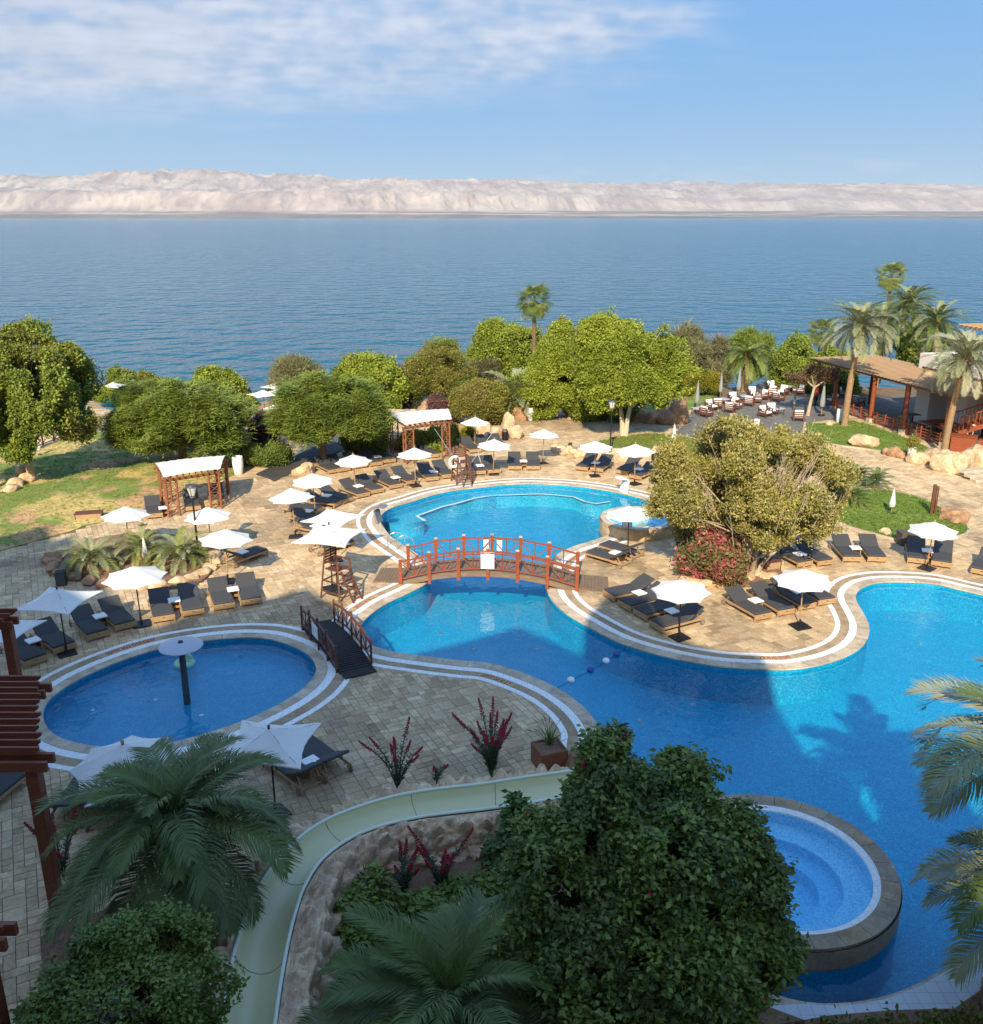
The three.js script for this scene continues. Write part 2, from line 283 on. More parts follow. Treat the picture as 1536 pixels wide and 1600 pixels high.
function faceUp(g) { g = g.index ? g.toNonIndexed() : g; const p = g.attributes.position; for (let i = 0; i < p.count; i += 3) { const a = V3().fromBufferAttribute(p, i), b = V3().fromBufferAttribute(p, i + 1), c = V3().fromBufferAttribute(p, i + 2); if (b.clone().sub(a).cross(c.clone().sub(a)).y < 0) { p.setXYZ(i + 1, c.x, c.y, c.z); p.setXYZ(i + 2, b.x, b.y, b.z); } } g.computeVertexNormals(); return g; }
function ringBand(poly, d0, d1, y0, y1) {                                       // a raised band from offset d0 to d1 round a pool
  const a = offset(poly, d0), b = offset(poly, d1);
  return [faceUp(strip(a, b, y1, y1)), strip(a, a, y0, y1), strip(b, b, y0, y1)];
}
// ------------------------------------------------------------------ sea, far shore and hills
struct('sea', [new THREE.PlaneGeometry(60000, 14200, 1, 1).rotateX(-Math.PI / 2).translate(0, -35, -14200 / 2 - 60)], M.seaWater);
{
  const nx = 1300, nz = 120, pos = [], idx = [], col = [];
  for (let j = 0; j <= nz; j++) for (let i = 0; i <= nx; i++) {
    const x = (i / nx - 0.5) * 27000, t = j / nz, d = 13250 + 4800 * t + 6500 * Math.pow(t, 4);
    const right = smooth(-2800, 4600, x), foot = 14300 + 2300 * right + 420 * (fbm(x / 1700, 3.3, 3, 601) - 0.5);            // where the scarp rises from the shore plain
    const u = d - foot, warp = fbm(x / 900, d / 900, 3, 605);
    let y = -36 + smooth(13250, 13450, d) * 12 + 95 * clamp((d - 13300) / (foot - 13300)) + 8 * (fbm(x / 200, d / 200, 3, 603) - 0.5);
    if (u > -600) {
      const gully = ridged(x / 330 + warp * 1.8, d / 900 + warp, 4, 607), side = ridged(x / 120 + warp * 3, d / 210, 3, 609), big = fbm(x / 2300, d / 2300, 4, 611);
      const step = smooth(-80, 620, u + (gully - 0.5) * 330), slope = smooth(420, 3000, u + (big - 0.5) * 1500);
      y += step * (255 - 120 * right) * (0.82 + 0.30 * gully) + slope * (230 + 150 * Math.exp(-(((x + 5600) / 2300) ** 2)) + 190 * (big - 0.5)) + smooth(-150, 500, u) * ((side - 0.5) * 44 + (gully - 0.5) * 30) + slope * ((ridged(x / 620, d / 560, 5, 613) - 0.5) * 150 + (ridged(x / 170, d / 190, 3, 617) - 0.5) * 40) + smooth(3300, 6200, u) * 190 * (0.35 + 0.65 * right);
    }
    pos.push(x, y, -d);
    const plain = 1 - smooth(-400, 0, u), green = plain * smooth(0.52, 0.62, fbm(x / 700, d / 200, 3, 621)) * right, salt = plain * smooth(0.52, 0.60, fbm(x / 1900, d / 200, 3, 623)) * smooth(13600, 14000, d);
    let c = mixc([0.86, 0.80, 0.79], [1, 0.97, 0.93], smooth(0.42, 0.58, fbm(x / 1100, d / 330, 4, 627))); c = mixc(c, [0.40, 0.37, 0.36], plain * (1 - salt)); c = mixc(c, [1, 0.97, 0.92], plain * salt); c = mixc(c, [0.26, 0.32, 0.22], green * 0.85);
    col.push(...c);
  }
  for (let j = 0; j < nz; j++) for (let i = 0; i < nx; i++) { const a = j * (nx + 1) + i; idx.push(a, a + 1, a + nx + 1, a + 1, a + nx + 2, a + nx + 1); }
  const g = new THREE.BufferGeometry(); g.setAttribute('position', new THREE.Float32BufferAttribute(pos, 3)); g.setAttribute('color', new THREE.Float32BufferAttribute(col, 3)); g.setIndex(idx); g.computeVertexNormals();
  const uv = new Float32Array(pos.length / 3 * 2); for (let i = 0; i < pos.length / 3; i++) { uv[2 * i] = pos[3 * i]; uv[2 * i + 1] = pos[3 * i + 2] + pos[3 * i + 1] * 3; }
  g.setAttribute('uv', new THREE.BufferAttribute(uv, 2));
  std('hills', { color: C(0.68, 0.645, 0.60), vertexColors: true, roughness: 1, map: T.hill });
  const o = obj('hills', g, M.hills); o.userData = { kind: 'structure' };
}
// the slope from the gardens down to the water
const deckEdge = [[-75, 6], [75, 6], [75, -84], [0, -84], [0, -73], [-13, -71], [-14, -65], [-27, -65], [-28.3, -65.8], [-29.8, -66.4], [-30.8, -61], [-40, -60], [-75, -60]];
const groundAt = (x, z) => {
  const d = -z; if (inside(deckEdge, x, z)) return 0;
  const leftTerrace = x < 2 ? 1 : 0, flat = leftTerrace ? -4 : -0.4, edge = leftTerrace ? 98 : 84;
  return d < edge ? flat : flat - (d - edge) * 0.42;
};
{
  const pos = [], idx = [], nx = 90, nz = 60;
  for (let j = 0; j <= nz; j++) for (let i = 0; i <= nx; i++) {
    const x = (i / nx - 0.5) * 260, z = 2 - j / nz * 190; let y = groundAt(x, z); if (inside(deckEdge, x, z)) y = -4; y += (fbm(x / 6, z / 6, 3, 701) - 0.5) * 0.5 * (z < -96 ? 3 : 0.3); pos.push(x, Math.max(y, -40), z);
  }
  for (let j = 0; j < nz; j++) for (let i = 0; i < nx; i++) { const a = j * (nx + 1) + i; idx.push(a, a + 1, a + nx + 1, a + 1, a + nx + 2, a + nx + 1); }
  const g = new THREE.BufferGeometry(); g.setAttribute('position', new THREE.Float32BufferAttribute(pos, 3)); g.setIndex(idx); g.computeVertexNormals();
  struct('hillside', [g], M.hillside);
}

// ------------------------------------------------------------------ the hotel block behind: its stepped roofline casts the large shade over the near deck
{
  const edgePx = [[-260, 800], [0, 838], [82, 818], [90, 842], [122, 832], [128, 868], [165, 905], [205, 945], [250, 975], [300, 957], [392, 938], [484, 914], [530, 944], [604, 1006], [700, 984], [800, 958], [866, 986], [905, 1004], [912, 960], [945, 925], [1010, 935], [1040, 985], [1110, 1008], [1185, 1018]];
  const zb = 0.9, prof = [];
  for (const [u, v] of edgePx) { const p = at(u, v), t = (zb - p.z) / toSun.z; prof.push([p.x + toSun.x * t, toSun.y * t]); }
  for (let i = 1; i < prof.length; i++) prof[i][0] = Math.max(prof[i][0], prof[i - 1][0] + 0.05);
  const last = prof[prof.length - 1][0];
  const outline = [[-80, -1], [-80, prof[0][1]], ...prof, [last + 0.2, 13.1], [last + 34, 13.1], [last + 34, -1]];
  const s = new THREE.Shape(outline.map(([x, y]) => new THREE.Vector2(x, y)));
  const h = thing('hotel_building', 'long pale hotel block with a stepped roof standing behind the gardens', 'building');
  obj('wall', [new THREE.ExtrudeGeometry(s, { depth: 14, bevelEnabled: false }).translate(0, 0, zb + 0.35)], M.whitePlaster, h);
  for (let k = 0; k < 5; k++) for (let i = 0; i < 16; i++) { const x = -66 + i * 6.2, y = 1.2 + k * 3.2; if (x > last + 30) continue; obj('window', [box(2.4, 2.0, 0.1, x, y + 1, zb + 0.32)], M.darkGrey, h); }
}

// ------------------------------------------------------------------ pool outlines, measured on the deck
const px = (list, h = 0) => list.map(([u, v]) => P(at(u, v, h)));
const kidsPx = [[66, 1121], [72, 1100], [90, 1083], [125, 1061], [182, 1036], [250, 1014], [325, 1001], [380, 996.7], [419, 998.7], [450, 1007], [479, 1021], [493, 1037], [495, 1051], [484, 1069], [458, 1090], [406, 1118], [355, 1138], [300, 1155], [250, 1166], [200, 1171], [150, 1169], [103, 1159], [78, 1146]];
const mainPx = [[593.5, 816], [596, 805], [609, 795], [640, 785], [692, 770], [745, 762.5], [812, 756.5], [864, 757.5], [916, 762], [968, 771], [1007, 781], [1024, 792], [1010, 815], [965, 832], [930, 845], [895, 856], [866, 872], [854, 892], [854, 915], [861.5, 936], [882, 957], [916, 978], [955, 999], [994, 1014], [1059.5, 1031], [1125, 1042], [1188, 1046], [1240, 1046], [1292, 1036.5], [1323.5, 1025], [1344, 1012], [1355, 996], [1356, 978], [1348, 960], [1337, 941], [1336, 930], [1343, 921], [1357, 914], [1383, 910], [1422, 910], [1461.5, 913], [1500, 922], [1540, 932], [1640, 975], [1720, 1100], [1700, 1300], [1620, 1430], [1519, 1498], [1475, 1519], [1437, 1541], [1381, 1562], [1319, 1572], [1256, 1570], [1190, 1550], [1110, 1490], [1035, 1400], [985, 1310], [955, 1240], [940, 1195], [939, 1165], [939, 1150], [929, 1129], [906, 1103], [869, 1077], [825, 1057], [772, 1040], [718, 1034], [653, 1026], [603, 1018], [578, 1009], [566, 997], [562, 985], [565, 974], [579, 960], [607, 941.5], [640, 926], [664, 913], [672, 898], [662, 876], [640, 860], [612, 841], [599, 826]];
const kids = curveThrough(px(kidsPx), 150), pool = curveThrough(px(mainPx), 420);
const BANDS = [0.40, 0.68, 1.00, 1.20];
const poolOut = offset(pool, 0.95), kidsOut = offset(kids, 0.95);

// ------------------------------------------------------------------ the paved deck with the pool openings
struct('pool_deck_bed', [sheet(deckEdge, 0, [pool, kids])], M.grout);
{ // retaining face at the far edge of the deck
  const e = deckEdge.slice(3), pos = []; struct('retaining_wall', [strip(e, e, -5, -0.002, false)], M.concrete);
}
// lawns, paths and terraces lie on the bed
const lawnLeft = px([[-420, 905], [-60, 872], [0, 862], [60, 845], [108, 832], [135, 822], [165, 815], [215, 800], [250, 786], [300, 765], [352, 748], [380, 735], [435, 715], [440, 700], [418, 689], [330, 692], [245, 690], [170, 682], [152, 676.5], [136, 673.5], [68, 700], [0, 722], [-300, 740]]);
const lawnTree = curveThrough(px([[905, 702], [930, 694], [960, 688], [1010, 681], [1050, 683], [1085, 690], [1100, 704], [1085, 716], [1040, 714], [1000, 709], [965, 704], [930, 707]]), 60);
const lawnRest = px([[1260, 662], [1300, 664], [1330, 659], [1355, 664], [1400, 680], [1450, 701], [1478, 709], [1470, 717], [1440, 719], [1400, 710], [1350, 702], [1310, 697], [1255, 688]]);
const lawnCactus = curveThrough(px([[1300, 800], [1318, 782], [1340, 768], [1380, 768], [1430, 778], [1475, 798], [1500, 815], [1512, 828], [1500, 838], [1460, 843], [1412, 846], [1370, 836], [1330, 825], [1308, 815]]), 60);
const lawnFar = px([[920, 660], [930, 640], [1000, 632], [1062, 630], [1100, 612], [1120, 606], [1125, 616], [1090, 634], [1058, 650], [1010, 656]]);
const terrace = px([[1045, 684], [1075, 660], [1068, 652], [1140, 622], [1190, 598], [1262, 588], [1330, 590], [1345, 640], [1300, 656], [1262, 661], [1240, 690], [1120, 700]]);
const treePath = px([[842, 668], [842, 658], [880, 655], [1000, 652], [1075, 662], [1046, 684], [1010, 678], [960, 684], [925, 690], [890, 690], [860, 686]]);
const asphaltPath = px([[400, 742], [425, 730], [500, 696], [520, 690], [545, 700], [470, 733], [430, 752]]);
const planterLeft = curveThrough(px([[72, 893], [95, 872], [130, 850], [190, 838], [250, 836], [300, 846], [325, 868], [330, 890], [322, 906], [295, 918], [250, 920], [200, 912], [150, 905], [105, 902]]), 60);
const planterTree = curveThrough(px([[1062, 893], [1085, 884], [1130, 880], [1185, 876], [1215, 890], [1222, 905], [1195, 914], [1150, 918], [1105, 912], [1072, 906]]), 50);
const bed = px([[60, 1640], [70, 1460], [240, 1400], [330, 1390], [352, 1500], [345, 1640]]);
const bedInner = px([[455, 1680], [470, 1480], [520, 1360], [600, 1312], [700, 1290], [800, 1278], [880, 1262], [935, 1235], [960, 1262], [985, 1330], [1035, 1420], [1110, 1510], [1190, 1575], [1256, 1600], [1300, 1680]]);
const poolBeach = px([[1200, 1575], [1256, 1572], [1319, 1575], [1381, 1565], [1437, 1544], [1475, 1522], [1519, 1501], [1620, 1434], [1700, 1420], [1700, 1500], [1560, 1530], [1490, 1580], [1250, 1610], [1210, 1600]]);
const hedgeBed = px([[1225, 1605], [1300, 1592], [1400, 1584], [1490, 1582], [1560, 1532], [1700, 1505], [1700, 1700], [1225, 1700]]);
const rim = (poly, y) => [faceUp(sheet(poly, y)), strip(poly, poly, 0.001, y)];
struct('lawn', rim(lawnLeft, 0.06), M.dryGrass); struct('lawn', rim(lawnTree, 0.16), M.grass); struct('lawn', rim(lawnRest, 0.08), M.grass); struct('lawn', rim(lawnCactus, 0.07), M.grass); struct('lawn', rim(lawnFar, 0.07), M.grass);
struct('slate_terrace', rim(terrace, 0.03), M.slate);
struct('asphalt_path', rim(asphaltPath, 0.072), M.asphalt);
struct('planting_bed', rim(planterLeft, 0.12), M.soil); struct('planting_bed', rim(planterTree, 0.12), M.soil); struct('planting_bed', rim(bed, 0.1), M.soil); struct('planting_bed', rim(bedInner, 0.1), M.soil); struct('planting_bed', rim(hedgeBed, 0.1), M.soil);
const kerb = (poly, w, h, mat, a = 0, b = poly.length) => { const q = offset(poly, w).slice(a, b), p = poly.slice(a, b), closed = b - a === poly.length; struct('kerb', [faceUp(strip(p, q, h, h, closed)), strip(q, q, 0.001, h, closed), strip(p, p, 0.001, h, closed)], mat); };
kerb(lawnCactus, 0.14, 0.09, M.coping); kerb(lawnTree, 0.2, 0.19, M.coping);
{ const e = lawnRest.slice(5).concat([lawnRest[0]]); const q = offset(lawnRest, 0.18), qq = q.slice(5).concat([q[0]]); struct('kerb', [faceUp(strip(e, qq, 0.11, 0.11, false)), strip(qq, qq, 0.001, 0.11, false)], M.coping); }

// ------------------------------------------------------------------ paving stones
{
  const skip = [poolOut, kidsOut, lawnLeft, lawnTree, lawnRest, lawnCactus, lawnFar, terrace, asphaltPath, planterLeft, planterTree, bed, bedInner, poolBeach, hedgeBed];
  const boxes = skip.map((p) => [Math.min(...p.map((q) => q[0])), Math.max(...p.map((q) => q[0])), Math.min(...p.map((q) => q[1])), Math.max(...p.map((q) => q[1]))]);
  const inSkip = (x, z) => skip.some((p, i) => x > boxes[i][0] && x < boxes[i][1] && z > boxes[i][2] && z < boxes[i][3] && inside(p, x, z));
  const rnd = rng(11), turn = 27 * Math.PI / 180, cs = Math.cos(turn), sn = Math.sin(turn), cell = 0.245, half = 250, used = new Uint8Array((2 * half) ** 2), all = [];
  const centre = [0, -36], world = (a, b) => [centre[0] + a * cs + b * sn, centre[1] - a * sn + b * cs];
  const PANEL = 14;
  for (let j = -half; j < half; j++) for (let i = -half; i < half; i++) {
    if (used[(j + half) * 2 * half + i + half]) continue;
    const [wx, wz] = world(i * cell, j * cell); if (wz > -9 || wz < -74 || Math.abs(wx) > 46) continue;
    const Zc = -wz * CP + EYE * SP; if (Math.abs(wx) / Zc * FOCAL > 860) continue;
    const m = (n) => ((n % PANEL) + PANEL) % PANEL, border = m(i) === 0 || m(j) === 0;
    let w = 1, h = 1;
    if (border) { if (m(i) === 0 && m(j) !== 0) h = 2; else if (m(j) === 0 && m(i) !== 0) w = 2; }
    else { const r = rnd(); if (r < 0.34) w = 2; else if (r < 0.52) h = 2; else if (r < 0.68) { w = 2; h = 2; } else if (r < 0.76) { w = 3; h = 2; } }
    const fits = (w2, h2) => { for (let b = 0; b < h2; b++) for (let a = 0; a < w2; a++) { if (i + a >= half || j + b >= half || used[(j + b + half) * 2 * half + i + a + half]) return false; if (!border && (m(i + a) === 0 || m(j + b) === 0)) return false; if (border && (a || b) && m(i + a) === 0 && m(j + b) === 0) return false; } return true; };
    if (!fits(w, h)) { if (fits(2, 1) && !border) { w = 2; h = 1; } else { w = 1; h = 1; } }
    for (let b = 0; b < h; b++) for (let a = 0; a < w; a++) used[(j + b + half) * 2 * half + i + a + half] = 1;
    const [x, z] = world((i + w / 2) * cell, (j + h / 2) * cell); if (inSkip(x, z)) continue;
    all.push([x, z, w, h, Math.floor(rnd() * paverMat.length), (rnd() - 0.5) * 0.005]);
  }
  const gap = 0.016, shape = new Map();
  const paver = (w, h) => { const k = w * 10 + h; if (!shape.has(k)) { const a = w * cell / 2 - gap / 2, b = h * cell / 2 - gap / 2, e = 0.008, g = new THREE.BufferGeometry();
    const v = [[-a, -0.02, -b], [a, -0.02, -b], [a, -0.02, b], [-a, -0.02, b], [-a, 0.017 - e / 2, -b], [a, 0.017 - e / 2, -b], [a, 0.017 - e / 2, b], [-a, 0.017 - e / 2, b], [-a + e, 0.017, -b + e], [a - e, 0.017, -b + e], [a - e, 0.017, b - e], [-a + e, 0.017, b - e]];
    const idx = []; for (let i = 0; i < 4; i++) { const j = (i + 1) % 4; idx.push(i, i + 4, j, j, i + 4, j + 4, i + 4, i + 8, j + 4, j + 4, i + 8, j + 8); } idx.push(8, 10, 9, 8, 11, 10);
    const pos = idx.flatMap((i) => v[i]); g.setAttribute('position', new THREE.Float32BufferAttribute(pos, 3)); g.computeVertexNormals(); shape.set(k, metric(g)); } return shape.get(k); };
  // the 300 that show largest are stones of their own, the rest one field
  const near = all.map((s, i) => [i, Math.hypot(s[0], EYE, s[1]) / Math.sqrt(s[2] * s[3])]).filter(([i]) => { const s = all[i], Zc = -s[1] * CP + EYE * SP, u = 768 + s[0] / Zc * FOCAL, v = 800 + FOCAL * ((EYE * CP + s[1] * SP) / Zc); return u > 5 && u < 1530 && v < 1590 && !(u < 430 && v > 1180) && !(u > 250 && u < 560 && v > 1380); }).sort((p, q) => p[1] - q[1]).slice(0, 300).map((p) => p[0]);
  const own = new Set(near), deck = thing('pool_deck', 'x', 'x'); deck.userData = { kind: 'structure' };
  const pos = [], nor = [], uv = [], col = [], m4 = new THREE.Matrix4(), v = V3(), n = V3(); let total = 0;
  for (const [k, s] of all.entries()) {
    const g = paver(s[2], s[3]);
    if (own.has(k)) { const o = obj('paving_stone', g, paverMat[s[4]], deck); o.position.set(s[0], s[5], s[1]); o.rotation.y = turn; o.updateMatrix(); continue; }
    m4.makeRotationY(turn).setPosition(s[0], s[5], s[1]); const p = g.attributes.position, q = g.attributes.normal, u = g.attributes.uv, stain = 1 - 0.30 * smooth(0.56, 0.66, fbm(s[0] * 0.33, s[1] * 0.33, 4, 811)) + 0.10 * smooth(0.55, 0.62, fbm(s[0] * 0.2 + 9, s[1] * 0.2, 3, 813)), c = scalec(paverTone[s[4]], stain * (0.93 + 0.14 * hash(k, 5)));
    for (let i = 0; i < p.count; i++) { v.fromBufferAttribute(p, i).applyMatrix4(m4); n.fromBufferAttribute(q, i).transformDirection(m4); pos.push(v.x, v.y, v.z); nor.push(n.x, n.y, n.z); uv.push(u.getX(i) + s[0] * 1.37, u.getY(i) + s[1] * 0.71); col.push(c[0], c[1], c[2]); }
    total++;
  }
  const g = new THREE.BufferGeometry(); g.setAttribute('position', new THREE.Float32BufferAttribute(pos, 3)); g.setAttribute('normal', new THREE.Float32BufferAttribute(nor, 3)); g.setAttribute('uv', new THREE.Float32BufferAttribute(uv, 2)); g.setAttribute('color', new THREE.Float32BufferAttribute(col, 3));
  const f = obj('paving_field', g, M.pavingField, deck); f.userData = { kind: 'stuff' };
  console.log('pavers', all.length, 'own', own.size);
}

// ------------------------------------------------------------------ pools
function coping(parent, poly, d0, d1, y0, y1, step, mats, name = 'coping_stone') {              // stones laid round an edge, each of its own
  const a = offset(poly, d0), b = offset(poly, d1), n = poly.length; let i = 0, k = 0;
  while (i < n) {
    let L = 0, j = i; while (j < i + n && L < step && j < n) { const p = poly[j % n], q = poly[(j + 1) % n]; L += Math.hypot(q[0] - p[0], q[1] - p[1]); j++; }
    const A = [], B = []; for (let t = i; t <= j; t++) { A.push(a[t % n]); B.push(b[t % n]); }
    const cut = (row, e) => row.map((p, t) => { const q = row[t === 0 ? 1 : t === row.length - 1 ? row.length - 2 : t]; if (t && t < row.length - 1) return p; const l = Math.hypot(q[0] - p[0], q[1] - p[1]) || 1; return [p[0] + (q[0] - p[0]) / l * e, p[1] + (q[1] - p[1]) / l * e]; });
    const A2 = cut(A, 0.006), B2 = cut(B, 0.006);
    obj(name, [faceUp(strip(A2, B2, y1, y1, false)), strip(A2, A2, y0, y1, false), strip(B2, B2, y0, y1, false), faceUp(strip([A2[0], B2[0]], [A2[0], B2[0]], y0, y1, false)), faceUp(strip([A2[A2.length - 1], B2[B2.length - 1]], [A2[A2.length - 1], B2[B2.length - 1]], y0, y1, false))], mats[k % mats.length], parent);
    i = j; k++;
  }
}
std('coping2', { color: C(0.56, 0.49, 0.39), roughness: 0.75, map: T.stone, bumpMap: T.stoneBump, bumpScale: 0.003 });
std('coping3', { color: C(0.63, 0.565, 0.47), roughness: 0.75, map: T.stone, bumpMap: T.stoneBump, bumpScale: 0.003 });
const copingMats = [M.coping, M.coping2, M.coping3, M.coping2, M.coping];
const WATER = -0.11;
function basin(name, outline, depth, b, tile = M.mosaic) {
  const o = new THREE.Group(); o.name = numbered(name); o.userData = { kind: 'structure' }; scene.add(o);
  obj('basin_wall', [strip(outline, outline, -depth, 0.0)], tile, o);
  obj('basin_floor', [sheet(offset(outline, 0.02), -depth)], tile, o);
  coping(o, outline, -0.035, b[0], 0.0, 0.048, 0.62, copingMats);
  obj('white_tile_band', ringBand(outline, b[0] + 0.006, b[1], 0.0, 0.036), M.bandWhite, o);
  obj('stone_band', ringBand(outline, b[1] + 0.003, b[2], 0.0, 0.030), M.bandStone, o);
  obj('white_tile_band', ringBand(outline, b[2] + 0.003, b[3], 0.0, 0.034), M.bandWhite, o);
  return o;
}
const mainBasin = basin('lagoon_pool', pool, 1.35, BANDS), kidsBasin = basin('children_pool', kids, 0.5, [0.36, 0.66, 1.04, 1.24], std('mosaicDark', { color: C(0.2, 0.52, 0.56), roughness: 0.35, map: T.mosaic }));
const shift = (poly, d) => offset(poly, d);
// shelves under water: pale mosaic steps with a white nosing
function shelf(parent, poly, top, nose, tile = M.mosaicPale) {
  obj('shelf', [faceUp(sheet(poly, top)), strip(poly, poly, -1.35, top)], tile, parent);
  if (nose) { const e = nose; obj('shelf_nosing', [faceUp(strip(e, offset2(e, 0.17), top + 0.006, top + 0.006, false)), strip(e, e, top - 0.07, top + 0.006, false)], M.whiteUnder, parent); }
}
function offset2(line, d) { return line.map((p, i) => { const a = line[Math.max(0, i - 1)], b = line[Math.min(line.length - 1, i + 1)], tx = b[0] - a[0], tz = b[1] - a[1], L = Math.hypot(tx, tz) || 1; return [p[0] - tz / L * d, p[1] + tx / L * d]; }); }
{
  const h = -0.55;
  const line = px([[662, 814], [649, 806], [668, 799], [690, 791], [712, 786], [740, 778], [768, 773.5], [802, 772.5], [826, 771.5], [848, 771.5], [870, 773], [898, 776], [915, 783], [930, 786.5], [952, 783]], h);
  const back = px([[1000, 776], [960, 766], [900, 757], [840, 753], [780, 754], [720, 760], [660, 772], [612, 788], [600, 800], [612, 812]], -0.2);
  shelf(mainBasin, line.concat(back), h, line);
}
for (const [u, v] of [[690, 985], [740, 1010], [840, 1010], [1000, 1120], [1100, 1190], [1390, 960], [1440, 1000], [1200, 1080], [760, 800], [850, 830], [700, 830]]) { const p = at(u, v, -1.2), low = inside(pool, p.x, p.z); if (low) obj('drain_cover', [cyl(0.09, 0.09, 0.02, 18, p.x, v > 1040 && u > 900 || u > 1150 ? -1.345 : -1.345, p.z)], M.steel, mainBasin); }
for (const [u, v] of [[243, 1094], [376, 1026], [315, 1118], [145, 1110]]) { const p = at(u, v, -0.5); obj('drain_cover', [cyl(0.08, 0.08, 0.015, 16, p.x, -0.495, p.z)], M.steel, kidsBasin); }
const waterSheet = (name, poly, y, label) => tag(obj(name, [faceUp(sheet(poly, y))], M.water), label, 'water');
for (const [n, p, y] of [['lagoon_water', offset(pool, -0.004), WATER], ['children_pool_water', offset(kids, -0.004), WATER]]) { const o = obj(n, [faceUp(sheet(p, y))], M.water); o.userData = { kind: 'structure' }; }

std('mosaicLight', { color: C(1, 1, 1), roughness: 0.35, map: T.mosaicLight });
// raised round spas
function circle(c, r, n = 72) { const o = []; for (let i = 0; i < n; i++) { const a = -i / n * Math.PI * 2; o.push([c.x + Math.cos(a) * r, c.z + Math.sin(a) * r]); } return o; }
function spa(name, label, c, rIn, wide, h, base, wallMat, nStones, copMats) {
  const s = thing(name, label, 'pool', V3(0, 0, 0));
  const rOut = rIn + 0.26 + wide, inner = circle(c, rIn), mid = circle(c, rIn + 0.16), out = circle(c, rOut), under = circle(c, rOut - 0.07);
  obj('wall', [strip(under, under, WATER - 0.06, h - 0.06)], wallMat, s); obj('wall_footing', [strip(under, under, base, WATER - 0.06)], M.mosaic, s);
  const N = 72, per = 72 / nStones;
  coping(s, mid, 0.003, wide, h - 0.07, h, 2 * Math.PI * (rIn + 0.16) / nStones - 0.02, copMats);
  obj('white_tile_band', [faceUp(strip(inner, mid, h - 0.06, h - 0.012)), strip(inner, inner, h - 0.12, h - 0.06)], M.bandWhite, s);
  obj('inner_wall', [strip(inner, inner, h - 0.42, h - 0.12)], M.mosaicLight, s);
  obj('bench', [faceUp(strip(circle(c, rIn * 0.72), circle(c, rIn - 0.001), h - 0.45, h - 0.40)), strip(circle(c, rIn * 0.72), circle(c, rIn * 0.72), h - 0.9, h - 0.45), faceUp(strip(circle(c, rIn * 0.48), circle(c, rIn * 0.72), h - 0.72, h - 0.72)), strip(circle(c, rIn * 0.48), circle(c, rIn * 0.48), h - 1.05, h - 0.72)], M.mosaicLight, s);
  obj('spa_floor', [faceUp(sheet(circle(c, rIn * 0.74), h - 1.05))], M.mosaicLight, s);
  const w = obj('spa_water', [faceUp(sheet(circle(c, rIn - 0.003), h - 0.09))], M.water); w.userData = { kind: 'structure' };
  return s;
}
std('spaStone', { color: C(0.58, 0.46, 0.29), roughness: 0.85, map: T.stone, bumpMap: T.rockBump, bumpScale: 0.015 });
const spaFar = at(997, 812, 0.5), spaNear = at(1214, 1345, 0.45);
spa('whirlpool', 'raised round whirlpool with ochre stone wall between the lagoon and bougainvillea', spaFar, 1.42, 0.30, 0.62, -1.4, M.spaStone, 24, [M.coping, M.coping3]);
spa('whirlpool', 'raised round whirlpool with brown stone rim standing in the lagoon', spaNear, 2.14, 0.42, 0.40, -1.4, M.copingDark, 24, [M.copingDark, M.bandStone, M.copingDark]);
{ // tiled beach along the near shore
  const o = obj('tiled_beach', [faceUp(sheet(poolBeach, 0.057)), strip(poolBeach, poolBeach, 0, 0.057)], std('beachTile', { color: C(0.60, 0.62, 0.64), roughness: 0.5, map: T.whiteTile.clone() })); M.beachTile.map.repeat.set(1 / 2.2, 1 / 2.2); o.userData = { kind: 'structure' };
}
